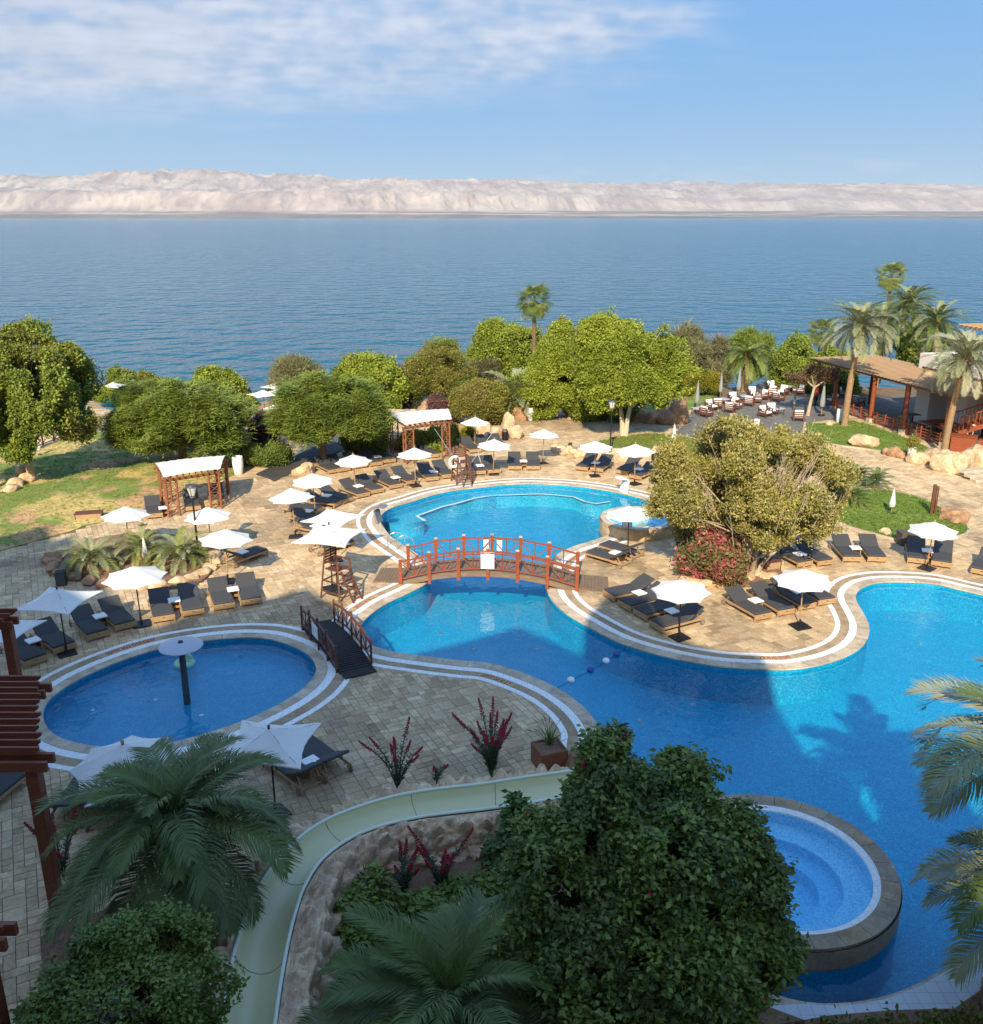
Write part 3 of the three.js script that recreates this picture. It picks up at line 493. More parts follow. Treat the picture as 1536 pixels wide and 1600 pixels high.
// ------------------------------------------------------------------ sun loungers and side tables
const protoAway = V3(0, -60, 400);
function makeLounger() {                                                        // foot end at the origin, head towards +z
  const o = new THREE.Group(); o.name = numbered('sun_lounger'); scene.add(o); tag(o, '', 'sun lounger');
  const W = 0.84;
  obj('foot_board', [rbox(W, 0.21, 0.035, 0.008, 0, 0.185, 0.018)], M.teak, o);
  obj('grip', [box(0.09, 0.03, 0.004, 0, 0.22, -0.002)], M.darkGrey, o);
  for (const s of [-1, 1]) obj('side_rail', [rbox(0.035, 0.085, 1.98, 0.008, s * (W / 2 - 0.018), 0.247, 1.03)], M.teak, o);
  for (const s of [-1, 1]) obj('leg', [box(0.05, 0.2, 0.05, s * (W / 2 - 0.03), 0.1, 0.062)], M.teak, o);
  const sl = []; for (let i = 0; i < 9; i++) sl.push(box(W - 0.08, 0.02, 0.09, 0, 0.265, 0.14 + i * 0.14)); obj('slats', sl, M.teak, o);
  for (const s of [-1, 1]) { const w = obj('wheel', [new THREE.CylinderGeometry(0.105, 0.105, 0.04, 18).rotateZ(Math.PI / 2).translate(s * (W / 2 - 0.0), 0.105, 1.93)], M.rubber, o); obj('hub', [new THREE.CylinderGeometry(0.055, 0.055, 0.05, 12).rotateZ(Math.PI / 2).translate(s * (W / 2 - 0.0), 0.105, 1.93)], M.teak, w); }
  obj('axle', [rod(V3(-W / 2, 0.105, 1.93), V3(W / 2, 0.105, 1.93), 0.015), box(0.035, 0.16, 0.06, -W / 2 + 0.06, 0.17, 1.93), box(0.035, 0.16, 0.06, W / 2 - 0.06, 0.17, 1.93)], M.teak, o);
  const A = 0.48;
  obj('back_support', [beam(V3(-0.3, 0.24, 1.86), V3(-0.3, 0.46, 1.7), 0.03), beam(V3(0.3, 0.24, 1.86), V3(0.3, 0.46, 1.7), 0.03), box(W - 0.1, 0.02, 0.72, 0, 0.30 + Math.sin(A) * 0.38, 1.27 + Math.cos(A) * 0.38, -A)], M.teak, o);
  obj('seat_cushion', [rbox(W - 0.05, 0.09, 1.28, 0.035, 0, 0.325, 0.67)], M.cushion, o);
  obj('back_cushion', [rbox(W - 0.05, 0.085, 0.82, 0.035, 0, 0.345 + Math.sin(A) * 0.37, 1.27 + Math.cos(A) * 0.40, -A)], M.cushion, o);
  return o;
}
function makeSideTable() {
  const o = new THREE.Group(); o.name = numbered('side_table'); scene.add(o); tag(o, '', 'side table');
  obj('tray_top', [rbox(0.46, 0.05, 0.46, 0.012, 0, 0.435, 0), box(0.42, 0.006, 0.42, 0, 0.463, 0)], M.white, o);
  for (const s of [-1, 1]) { obj('side_panel', [box(0.03, 0.40, 0.4, s * 0.185, 0.20, 0)], M.teak, o); }
  obj('back_panel', [box(0.34, 0.40, 0.03, 0, 0.20, 0.18)], M.teak, o); obj('shelf', [box(0.34, 0.02, 0.34, 0, 0.16, 0)], M.teak, o);
  return o;
}
const lounger0 = makeLounger(), table0 = makeSideTable(); let loungerUsed = false, tableUsed = false;
const headings = [];
function lounger(fu, fv, du, dv, label, group) {                                // foot end sighted at (fu, fv); du, dv points towards the head
  const f = at(fu, fv), k = 24 / Math.hypot(du, dv), h = at(fu + du * k, fv + dv * k), a = Math.atan2(h.x - f.x, h.z - f.z);
  if (!loungerUsed) { loungerUsed = true; lounger0.position.copy(f).setY(0.018); lounger0.rotation.y = a; Object.assign(lounger0.userData, { label, group }); headings.push([f, a]); return lounger0; }
  headings.push([f, a]);
  return copyOf(lounger0, f.setY(0.018), a, label, group);
}
function sideTable(u, v, turn, label, group) {
  const p = at(u, v, 0.46); p.y = 0.018; let best = 1e9; for (const [f, a] of headings) { const d = f.distanceTo(p); if (d < best) { best = d; turn = a; } }
  if (!tableUsed) { tableUsed = true; table0.position.copy(p); table0.rotation.y = turn; Object.assign(table0.userData, { label, group }); return table0; }
  return copyOf(table0, p, turn, label, group);
}
const rows = [
  ['sun loungers on the curved poolside below the tree path', 'charcoal sun lounger in the front row curving along the upper lagoon', [[529, 793, -330, -40], [545, 787, -215, -50], [568.5, 779, -150, -60], [590.6, 772.5, -155, -70], [619, 765, -185, -90], [645, 758.5, -130, -60], [675.7, 753.3, -100, -85], [701, 749, -90, -65], [749, 743.5, -75, -85], [772.7, 741.6, -85, -75]]],
  ['sun loungers facing the upper lagoon in a square pair', 'charcoal sun lounger of the pair set square to the upper lagoon', [[805, 736, -8, -60], [833, 736, -8, -60]]],
  ['sun loungers before the round lawn', 'charcoal sun lounger on the paving below the low stone wall of the round lawn', [[908.3, 737, 90, -62], [932, 739, 130, -90], [971, 743, 110, -60], [992, 750.7, 150, -60]]],
  ['sun loungers in the back row by the feathery tree', 'charcoal sun lounger in the back row between feathery tree and pergola', [[523, 741, -200, -95], [538.5, 738.6, -120, -60], [564.5, 733, -110, -55], [589, 729.5, -110, -60], [609, 725, -110, -65]]],
  ['sun loungers in front of the far pergola', 'charcoal sun lounger right before the cream roofed pergola beside the lifeguard chair', [[654, 718, -80, -60], [676, 717, -80, -60]]],
  ['sun loungers by the boulders', 'charcoal sun lounger behind the lifeguard chair with the ring buoy, near the boulders', [[743, 709, -100, -62], [763.5, 705.5, -100, -62], [785, 704, -85, -60]]],
  ['sun loungers under the square parasols', 'charcoal sun lounger under the square white parasols beside the lagoon', [[500, 804, -200, -20], [508, 822, -200, -36], [517, 838, -200, -40], [548, 852, -200, 52]]],
  ['sun loungers by the whirlpool', 'charcoal sun lounger beside the right ramp of the arched bridge', [[922, 870, 330, 96], [942.5, 858, 330, 100]]],
  ['sun loungers on the island tip', 'charcoal sun lounger of the four in the shade below the pale parasol on the island', [[950, 938, 320, -64], [974.5, 954, 345, -90], [999, 968, 355, -100], [1024.5, 987, 360, -95]]],
  ['sun loungers beside the pale multi-stemmed tree', 'charcoal sun lounger of the four on the sunlit island before the tree planter', [[1193, 971, -300, -170], [1229, 964, -225, -135], [1261.6, 954.7, -225, -130], [1292, 947.7, -200, -118]]],
  ['sun loungers under the pale multi-stemmed tree', 'charcoal sun lounger partly shaded by the olive crowned tree', [[1258, 888, -220, -110], [1289.7, 886, -200, -105]]],
  ['sun loungers below the small oval lawn', 'charcoal sun lounger at the right pool lobe, below the small oval lawn', [[1331, 880.5, -120, -128], [1370, 880.6, -120, -150]]],
  ['sun loungers under the right parasol', 'charcoal sun lounger beneath the white parasol at the oval lawn', [[1432.7, 883, -26, -130], [1470, 888.4, 10, -130], [1532, 901, 80, -130]]],
  ['sun loungers beside the children pool in full shade', 'charcoal sun lounger in the shade beside the children pool, by the square parasol', [[58, 1041, -210, -140], [103, 1021, -200, -140], [154.7, 1000.6, -170, -165], [197.6, 985.8, -140, -140]]],
  ['sun loungers half in the sun above the children pool', 'charcoal sun lounger with sunlit back and shaded foot above the children pool', [[257, 974, -25, -100], [303, 964.7, -30, -100], [351.6, 955, -40, -100], [393.7, 947.5, -36, -100]]],
  ['sun loungers right of the palm planter', 'charcoal sun lounger lying beside the little palms and the lamp post', [[411, 866, -46, 17], [364, 851, -46, 17]]],
  ['sun loungers at the left pergola', 'charcoal sun lounger under the edge of the cream roofed pergola by the lawn', [[242, 811.5, -10, -60], [302, 800, -14, -60], [340, 790, -10, -60]]],
  ['sun loungers in deep shade between pergola and palm', 'charcoal sun lounger with its back to the hotel, in deep shade by the palm', [[144, 1226, -28, 46], [206, 1230, -28, 46], [27, 1222, -40, 32]]],
  ['sun loungers behind the near square parasol', 'charcoal sun lounger under the shaded square parasol near the water slide', [[470, 1172, 62, 46], [428, 1190, 62, 46]]],
];
for (const [group, label, list] of rows) for (const [u, v, du, dv] of list) lounger(u, v, du, dv, label, group);
for (const [u, v, label] of [[510.5, 774, 'front row along the upper lagoon'], [560, 759, 'front row along the upper lagoon'], [481, 798, 'square white parasols'], [494, 821, 'square white parasols'], [589, 713, 'back row by the feathery tree'], [618, 745.5, 'front row along the upper lagoon'], [677, 736, 'front row along the upper lagoon'], [750, 727, 'front row along the upper lagoon'], [818, 720, 'pair set square to the upper lagoon'], [931, 723, 'paving below the round lawn'], [998.5, 732.5, 'paving below the round lawn'], [962, 863, 'pair beside the bridge ramp'], [999, 925.5, 'four in the shade on the island'], [1050, 954, 'four in the shade on the island'], [1181, 937.5, 'four on the sunlit island'], [1246, 923, 'four on the sunlit island'], [1250, 865, 'pair below the olive crowned tree'], [1336.6, 855.5, 'pair below the oval lawn'], [1449, 860, 'pair under the right parasol'], [51.5, 1000, 'shaded pair beside the left pergola posts'], [156, 962, 'shaded pair nearer the palm planter'], [272, 937, 'half sunlit loungers above the children pool'], [364, 920, 'half sunlit loungers above the children pool'], [378, 862, 'pair beside the lamp post'], [255, 793, 'left pergola loungers'], [150.6, 1253, 'deep shade loungers by the palm'], [486, 1189, 'near square parasol loungers']])
  sideTable(u, v, 0, `white topped wooden side table serving the ${label}`, 'side tables between the sun loungers');

// ------------------------------------------------------------------ parasols
function canopyGeo(sides, R, rise, scallop, sag) {
  const pos = [], K = 6, L = 6;
  for (let s = 0; s < sides; s++) {
    const a0 = s / sides * Math.PI * 2, a1 = (s + 1) / sides * Math.PI * 2, g = [];
    for (let i = 0; i <= K; i++) for (let j = 0; j <= L; j++) {
      const r = i / K, t = j / L, bow = Math.sin(Math.PI * t), x = lerp(Math.cos(a0), Math.cos(a1), t) * R * r, z = lerp(Math.sin(a0), Math.sin(a1), t) * R * r, k = 1 - scallop * bow * r * r;
      g.push(V3(x * k, rise * (1 - r) - sag * Math.sin(Math.PI * r) - 0.012 * bow * r, z * k));
    }
    for (let i = 0; i < K; i++) for (let j = 0; j < L; j++) { const a = g[i * (L + 1) + j], b = g[i * (L + 1) + j + 1], c = g[(i + 1) * (L + 1) + j], d = g[(i + 1) * (L + 1) + j + 1]; for (const v of i ? [a, c, b, b, c, d] : [a, c, d]) pos.push(v.x, v.y, v.z); }
    for (let j = 0; j < L; j++) { const a = g[K * (L + 1) + j], b = g[K * (L + 1) + j + 1], lo = (v) => V3(v.x, v.y - 0.035, v.z); for (const v of [a, lo(a), b, b, lo(a), lo(b)]) pos.push(v.x, v.y, v.z); }
  }
  const g = new THREE.BufferGeometry(); g.setAttribute('position', new THREE.Float32BufferAttribute(pos, 3)); g.computeVertexNormals(); return g;
}
function makeParasol(name, sides, R, H, rise, woodPole) {
  const o = new THREE.Group(); o.name = numbered(name); scene.add(o); tag(o, '', 'parasol');
  obj('canopy', [canopyGeo(sides, R, rise, sides === 4 ? 0.17 : 0.075, sides === 4 ? 0.07 : 0.02).translate(0, H - rise, 0)], M.canvas, o);
  obj('pole', [cyl(0.024, 0.024, H - 0.02, 10)], woodPole ? M.teak : M.blackMetal, o);
  obj('base_plate', [rbox(0.62, 0.05, 0.62, 0.012, 0, 0.026, 0), cyl(0.04, 0.04, 0.28, 10, 0, 0.04)], M.blackMetal, o);
  obj('finial', [cyl(0.035, 0.03, 0.05, 10, 0, H - 0.01), new THREE.SphereGeometry(0.04, 10, 8).translate(0, H + 0.06, 0)], sides === 4 ? M.darkGrey : M.teak, o);
  for (let i = 0; i < sides; i++) { const a = i / sides * Math.PI * 2, c = Math.cos(a), s = Math.sin(a), drop = -0.012 - (sides === 4 ? 0.07 : 0.02); const r = obj('rib', [beam(V3(c * 0.03, H - 0.03, s * 0.03), V3(c * R * 0.5, H - rise * 0.5 + drop - 0.012, s * R * 0.5), 0.014), beam(V3(c * R * 0.5, H - rise * 0.5 + drop - 0.012, s * R * 0.5), V3(c * R * 0.985, H - rise - 0.012, s * R * 0.985), 0.014)], woodPole ? M.teak : M.blackMetal, o); obj('strut', [beam(V3(c * 0.04, H - rise - 0.22, s * 0.04), V3(c * R * 0.5, H - rise * 0.5 + drop - 0.02, s * R * 0.5), 0.012)], woodPole ? M.teak : M.blackMetal, r); }
  return o;
}
const oct0 = makeParasol('octagonal_parasol', 8, 1.08, 2.32, 0.46, true), octDark = makeParasol('octagonal_parasol', 8, 1.12, 2.32, 0.44, false);
let octN = 0, octDarkN = 0;
function parasol(u, v, label, { scale = 1, turn = 0.3, dark = false, H = 2.32, flat = 1, tilt = 0, group } = {}) {
  const p = at(u, v, H * scale * 1.02), first = dark ? octDarkN++ === 0 : octN++ === 0, src = dark ? octDark : oct0;
  const o = first ? src : copyOf(src, null, undefined, label, group); o.position.set(p.x, 0.018, p.z); o.rotation.set((hash(u, 1) - 0.5) * 0.09, turn, (hash(u, 2) - 0.5) * 0.09); o.scale.set(scale, scale * (0.96 + 0.08 * hash(u, 3)), scale);
  o.userData = { label, category: 'parasol', group: group ?? 'open white parasols over the loungers' }; return o;
}
parasol(553, 706.7, 'white octagonal parasol over the back row beside the feathery tree', { scale: 0.98, turn: 0.2 });
parasol(489, 736.6, 'white octagonal parasol where the asphalt path meets the paving', { scale: 1.02, turn: 0.55 });
parasol(457, 764.6, 'white octagonal parasol standing on a black base left of the square parasols', { scale: 1.03, turn: 0.1 });
parasol(647.7, 699, 'white octagonal parasol in front of the far cream roofed pergola', { scale: 0.98, turn: 0.4 });
parasol(741.5, 651.7, 'white octagonal parasol by the boulders behind the ring buoy chair', { scale: 0.92, turn: 0.05 });
parasol(770.6, 683, 'white octagonal parasol right of the lifeguard chair with the ring buoy', { scale: 0.98, turn: 0.3 });
parasol(849, 671, 'white octagonal parasol alone on the paving with its full round shadow', { scale: 0.93, turn: 0.38 });
parasol(931.4, 685, 'white octagonal parasol beside the lamp post at the round lawn', { scale: 0.99, turn: 0.15 });
parasol(994.6, 692, 'white octagonal parasol above the waterspout beside the round lawn', { scale: 1.05, turn: 0.6 });
parasol(984, 792.3, 'white octagonal parasol standing before the far raised whirlpool', { scale: 0.98, turn: 0.25, dark: true });
parasol(1067.5, 906.7, 'half shaded white parasol over four loungers on the island', { scale: 0.98, turn: 0.5, dark: true });
parasol(1260, 886.7, 'sunlit white parasol over four loungers beside the tree planter', { scale: 1.03, turn: 0.33 });
parasol(1460, 810, 'white octagonal parasol at the edge of the small oval lawn', { scale: 1.0, turn: 0.7 });
parasol(209.4, 881, 'white octagonal parasol before the planter of little palms', { scale: 1.06, turn: 0.45, dark: true });
parasol(193, 788, 'white octagonal parasol behind the little palms near the brown bench', { scale: 1.02, turn: 0.2 });
parasol(324.5, 791, 'white octagonal parasol behind the lamp post below the left pergola', { scale: 1.0, turn: 0.5 });
parasol(348, 822.5, 'white octagonal parasol right of the lamp post by the palm planter', { scale: 1.06, turn: 0.05 });
parasol(196, 1158, 'shaded white octagonal parasol at the near rim of the children pool', { scale: 1.18, turn: 0.25, dark: true });
const sq0 = makeParasol('square_parasol', 4, 1.5, 2.5, 0.42, false); let sqN = 0;
function square(u, v, label, turn, scale = 1, H = 2.5, raise = 0) {
  const o = sqN++ ? copyOf(sq0) : sq0, p = at(u, v, H * scale + raise); o.position.set(p.x, 0.018 + raise, p.z); o.rotation.set(0, turn, 0); o.scale.setScalar(scale); o.userData = { label, category: 'parasol', group: 'square white parasols' }; return o;
}
square(520, 796, 'square white parasol spread over the loungers behind the lifeguard chair parasol', 0.35, 0.98);
square(89, 921, 'square white parasol with one sunlit corner left of the palm planter', 0.62, 1.0);
square(2, 968, 'square white parasol half hidden by the red timber pergola', 0.6, 0.9);
square(420, 1139, 'shaded square white parasol at the near side of the children pool', 0.72, 1.02);

const closedGeo = new THREE.LatheGeometry([[0.0, 2.3], [0.03, 2.2], [0.09, 1.8], [0.15, 1.3], [0.2, 0.9], [0.17, 0.62], [0.06, 0.58]].map(([x, y]) => new THREE.Vector2(x, y)), 10);
{ const p = closedGeo.attributes.position; for (let i = 0; i < p.count; i++) { const a = Math.atan2(p.getZ(i), p.getX(i)), k = 1 + 0.14 * Math.cos(a * 5); p.setX(i, p.getX(i) * k); p.setZ(i, p.getZ(i) * k); } closedGeo.computeVertexNormals(); }
function closedParasol(pos, h, label, mat = M.canvas, group = 'furled white parasols', wide = 1) {
  const o = thing('furled_parasol', label, 'parasol', pos, 0.3, group), s = h / 2.3; o.scale.set(s * wide, s, s * wide);
  obj('furled_canopy', closedGeo, mat, o); obj('pole', [cyl(0.024, 0.024, 2.25, 8)], M.teak, o); obj('base_plate', [cyl(0.26, 0.26, 0.06, 14)], M.blackMetal, o); return o;
}
const rise = (u, v, vt) => { const b = at(u, v); return along(u, vt, -b.z).y; };      // height of something that stands at (u, v) and reaches up to vt
closedParasol(at(1392, 804).setY(0.07), rise(1392, 804, 764), 'furled white parasol standing alone on the small oval lawn', M.canvas, 'furled white parasols', 1.35);
closedParasol(at(1052, 699).setY(0.16), rise(1052, 699, 665), 'furled white parasol on the round lawn beside the leafless twigs', M.canvas, 'furled white parasols', 1.3);
closedParasol(at(229, 884).setY(0.1), rise(229, 884, 842), 'stained furled white parasol among the little palms', M.canvas, 'furled white parasols', 1.3);
closedParasol(at(31, 742).setY(0.06), rise(31, 742, 697), 'furled white parasol on the lawn beside the pale tree trunk', M.canvas, 'furled white parasols', 1.2);
closedParasol(at(63, 712).setY(0.06), rise(63, 712, 686), 'furled white parasol at the end of the black fence', M.canvas, 'furled white parasols', 1.3);
closedParasol(at(662, 703).setY(0), rise(662, 703, 678), 'furled grey parasol inside the far pergola', M.canvasGrey, 'furled grey parasols', 1.2);
for (const [u, v, t, where] of [[1088, 643, 594, 'at the near end of the slate terrace beside the boulder'], [1125, 624, 582, 'beside the yellow bush'], [1153, 622, 574, 'in front of the spreading palm'], [1211, 604, 568, 'at the far edge of the slate terrace'], [1240, 640, 608, 'in the middle of the slate terrace'], [1283, 650, 596, 'next to the pruned thin tree']])
  closedParasol(at(u, v).setY(0.03), rise(u, v, t), `furled grey parasol ${where}`, M.canvasGrey, 'furled grey parasols on the slate terrace', 0.9);

// ------------------------------------------------------------------ bridges
function railing(parent, a, b, n, arch, h, post, postMat, railMat, cap, outer) {      // posts between a and b on an arched line
  const y = (t) => arch * (1 - (2 * t - 1) ** 2), pt = (t, up) => a.clone().lerp(b, t).setY(a.y + y(t) + up), L = [];
  for (let i = 0; i <= n; i++) { const t = i / n, o = obj('post', [box(post, h + 0.42, post, 0, 0, 0).translate(...pt(t, h / 2 - 0.13).toArray())], postMat, parent); obj('post_cap', [box(post * 1.06, 0.03, post * 1.06).translate(...pt(t, h + 0.095).toArray())], cap, o); }
  for (let i = 0; i < n; i++) {
    const t0 = i / n, t1 = (i + 1) / n, tm = (t0 + t1) / 2;
    obj('handrail', [beam(pt(t0, h - 0.06), pt(t1, h - 0.06), 0.075, 0.06)], railMat, parent);
    obj('bottom_rail', [beam(pt(t0, 0.16), pt(t1, 0.16), 0.045, 0.05)], railMat, parent);
    for (const [p, q] of [[pt(t0, h - 0.1), pt(tm, 0.18)], [pt(t1, h - 0.1), pt(tm, 0.18)]]) obj('brace', [beam(p, q, 0.03, 0.035)], railMat, parent);
    obj('baluster', [beam(pt(tm, h - 0.08).add(V3(0.001, 0, 0.001)), pt(tm, 0.17), 0.03, 0.035)], railMat, parent);
  }
}
function signBoard(parent, name, w, h, m4, lines, head) {
  const c = document.createElement('canvas'); c.width = 256; c.height = Math.round(256 * h / w); const g = c.getContext('2d');
  g.fillStyle = '#f2f0ea'; g.fillRect(0, 0, c.width, c.height); if (head) { g.fillStyle = '#b0201c'; g.fillRect(0, 0, 256, 36); g.fillStyle = '#fff'; g.font = 'bold 22px sans-serif'; g.textAlign = 'center'; g.fillText(head, 128, 26); }
  g.fillStyle = '#5a6472'; const r = rng(lines * 17); for (let i = 0; i < lines; i++) for (const s of [0, 1]) { const y = 54 + i * (c.height - 70) / lines, wd = 40 + r() * 60; g.fillRect(s ? 232 - wd : 20, y, wd, 5); }
  const t = new THREE.CanvasTexture(c); t.colorSpace = THREE.SRGBColorSpace;
  const o = obj(name, [box(w, h, 0.02)], M.white, parent); o.applyMatrix4(m4);
  const f = obj('printed_face', new THREE.PlaneGeometry(w * 0.985, h * 0.985).translate(0, 0, 0.0125), Object.assign(new THREE.MeshStandardMaterial({ map: t, roughness: 0.5 }), { name: 'sign_print' }), o); return o;
}
{
  const A = at(627, 912), B = at(901, 923), n = V3(-(B.z - A.z), 0, B.x - A.x).normalize(); if (n.z > 0) n.negate();
  const b = thing('arched_bridge', 'arched timber bridge with red railings crossing the neck of the lagoon', 'bridge'), wide = 1.55, arch = 0.62, y0 = 0.10;
  const ax = B.clone().sub(A), Ln = ax.length(), dir = ax.clone().normalize();
  const deckAt = (s, w) => { const t = s / Ln, y = t < 0 ? Math.max(0.03, y0 + 0.02 + t * Ln * 0.06) : t > 1 ? Math.max(0.03, y0 + 0.02 - (t - 1) * Ln * 0.06) : y0 + arch * (1 - (2 * t - 1) ** 2); return A.clone().addScaledVector(dir, s).addScaledVector(n, w).setY(y); };
  for (let s = -1.15; s < Ln + 1.35; s += 0.145) { const p = deckAt(s, -0.02), q = deckAt(s, wide + 0.02), e = deckAt(s + 0.135, -0.02), up = e.clone().sub(p).cross(q.clone().sub(p)).normalize(); obj('deck_plank', [beam(p, q, 0.135, 0.03, up.y < 0 ? up.negate() : up)], M.greyBoards, b); }
  for (const w of [-0.03, wide + 0.03]) for (let i = 0; i < 12; i++) { const p = deckAt(Ln * i / 12, w), q = deckAt(Ln * (i + 1) / 12, w); p.y -= 0.1; q.y -= 0.1; obj('edge_beam', [beam(p, q, 0.09, 0.22)], M.greyBoards, b); }
  for (const [s0, s1] of [[-1.2, 0], [Ln, Ln + 1.35]]) for (const w of [0, wide]) { const p = deckAt(s0, w), q = deckAt(s1, w); p.y -= 0.035; q.y -= 0.09; obj('ramp_skirt', [beam(p, q, 0.05, 0.09)], M.greyBoards, b); }
  const off = (v, w) => v.clone().addScaledVector(n, w).setY(y0);
  railing(b, off(A, -0.1), off(B, -0.1), 6, arch, 0.98, 0.135, M.redWood, M.redWood, M.coping3);
  railing(b, off(A, wide + 0.1), off(B, wide + 0.1), 6, arch, 0.98, 0.135, M.redWood, M.redWood, M.coping3);
  const face = new THREE.Matrix4().lookAt(V3(0, 0, 0), V3(n.x, 0, n.z), V3(0, 1, 0)).setPosition(A.clone().lerp(B, 0.5).addScaledVector(n, -0.21).setY(y0 + arch + 0.56));
  signBoard(b, 'rules_board', 0.56, 0.74, face, 14, 'POOL RULES');
  for (const s of [-0.045, 0.05]) { const m = new THREE.Matrix4().lookAt(V3(0, 0, 0), V3(n.x, 0, n.z), V3(0, 1, 0)).setPosition(A.clone().lerp(B, 0.5 + s / 1.2).addScaledVector(n, wide + 0.19).setY(y0 + arch + 0.6)); const p = obj('sign_back', [box(0.22, 0.62, 0.02)], M.white, b); p.applyMatrix4(m); }
}
{
  const A = at(497, 979), B = at(557, 1049), dir = B.clone().sub(A).normalize(), n = V3(dir.z, 0, -dir.x); if (n.x < 0) n.negate(); const L = A.distanceTo(B), wide = 1.15;
  const b = thing('footbridge', 'small footbridge of dark boards with brown railings between the two pools', 'bridge');
  const y = (s) => 0.07 + 0.26 * Math.max(0, 1 - (2 * s / L - 1) ** 2), pt = (s, w) => A.clone().addScaledVector(dir, s).addScaledVector(n, w).setY(y(s));
  for (let s = -0.2; s < L + 0.5; s += 0.125) obj('deck_plank', [beam(pt(s, -wide / 2), pt(s, wide / 2), 0.115, 0.035)], M.darkBoards, b);
  for (const w of [-wide / 2, wide / 2]) for (let i = 0; i < 8; i++) { const p = pt(L * i / 8, w), q = pt(L * (i + 1) / 8, w); p.y -= 0.09; q.y -= 0.09; obj('edge_beam', [beam(p, q, 0.05, 0.15)], M.darkBoards, b); }
  for (const w of [-wide / 2 - 0.06, wide / 2 + 0.06]) { const a = A.clone().addScaledVector(n, w).addScaledVector(dir, 0.1).setY(0.07), c = B.clone().addScaledVector(n, w).addScaledVector(dir, -0.2).setY(0.07); railing(b, a, c, 4, 0.26, 0.85, 0.07, M.brownWood, M.brownWood, M.brownWood); }
  const m = new THREE.Matrix4().lookAt(V3(0, 0, 0), n.clone(), V3(0, 1, 0)).setPosition(A.clone().lerp(B, 0.45).addScaledVector(n, -wide / 2 - 0.12).setY(0.75)); signBoard(b, 'rules_board', 0.62, 0.5, m, 9, null);
}

// ------------------------------------------------------------------ lifeguard chairs
function lifeguard(pos, turn, label, h, mat) {
  const o = thing('lifeguard_chair', label, 'lifeguard chair', pos, turn, 'tall wooden lifeguard chairs');
  const c = (sx, sz, y) => { const k = 1 - 0.22 * y / h; return V3(sx * 0.5 * k, y, sz * 0.5 * k); };
  for (const sx of [-1, 1]) for (const sz of [-1, 1]) obj('leg', [beam(c(sx, sz, 0), c(sx, sz, h + (sz < 0 ? 0.85 : 0.35)), 0.07)], mat, o);
  for (const y of [0.3, 0.75, 1.2].filter((q) => q < h - 0.2)) for (const s of [-1, 1]) { obj('crossbar', [beam(c(-1, s, y), c(1, s, y), 0.05)], mat, o); obj('crossbar', [beam(c(s, -1, y + 0.02), c(s, 1, y + 0.02), 0.05)], mat, o); }
  for (let i = 0; i < 5; i++) obj('seat_slat', [box(0.72, 0.03, 0.12, 0, h, -0.28 + i * 0.14)], mat, o);
  for (let i = 0; i < 5; i++) obj('back_slat', [box(0.66, 0.09, 0.025, 0, h + 0.25 + i * 0.12, -0.34 + 0.0)], mat, o);
  for (const s of [-1, 1]) obj('armrest', [box(0.09, 0.035, 0.7, s * 0.36, h + 0.34, 0)], mat, o);
  for (const s of [-1, 1]) { const r = obj('ladder_rail', [beam(V3(s * 0.26, 0.02, 1.05), V3(s * 0.24, h, 0.42), 0.06)], mat, o); }
  for (let i = 1; i < 5; i++) { const t = i / 5; obj('ladder_rung', [beam(V3(-0.25, h * t, 1.05 - 0.63 * t), V3(0.25, h * t, 1.05 - 0.63 * t), 0.09, 0.03)], mat, o); }
  return o;
}
const lgA = at(529, 932), lgB = at(722, 754);
lifeguard(lgA.clone().setY(0.018), -0.9 + Math.PI * 0.0 + 1.9, 'brown lifeguard chair under a square white parasol beside the footbridge', 1.25, M.brownWood);
lifeguard(lgB.clone().setY(0.018), 0.35, 'brown lifeguard chair hung with a white ring buoy on the upper poolside', 1.25, M.brownWood);
{ const o = sqN++ && copyOf(sq0); o.position.set(lgA.x - 0.25, 0.3, lgA.z - 0.1); o.rotation.y = 0.55; o.scale.set(1.08, 1.12, 1.08); o.userData = { label: 'square white parasol above the lifeguard chair at the footbridge', category: 'parasol', group: 'square white parasols' }; }
{ const p = lgB.clone(); tag(obj('ring_buoy', [new THREE.TorusGeometry(0.3, 0.08, 10, 24).rotateY(0.5).translate(p.x - 0.42, 1.35, p.z + 0.35)], M.white), 'white ring buoy hanging on the side of the brown lifeguard chair', 'ring buoy');
  for (const [dx, tx, name] of [[0.35, 1.6, 'pole'], [-0.1, -1.5, 'hook']]) tag(obj('rescue_pole', [rod(V3(p.x + dx, 0.9, p.z - 0.1), V3(p.x + dx + tx, 3.1, p.z - 0.6), 0.018)], M.steel), name === 'pole' ? 'long metal rescue pole leaning right from the ring buoy chair' : 'long metal rescue pole leaning left from the ring buoy chair', 'rescue pole'); }

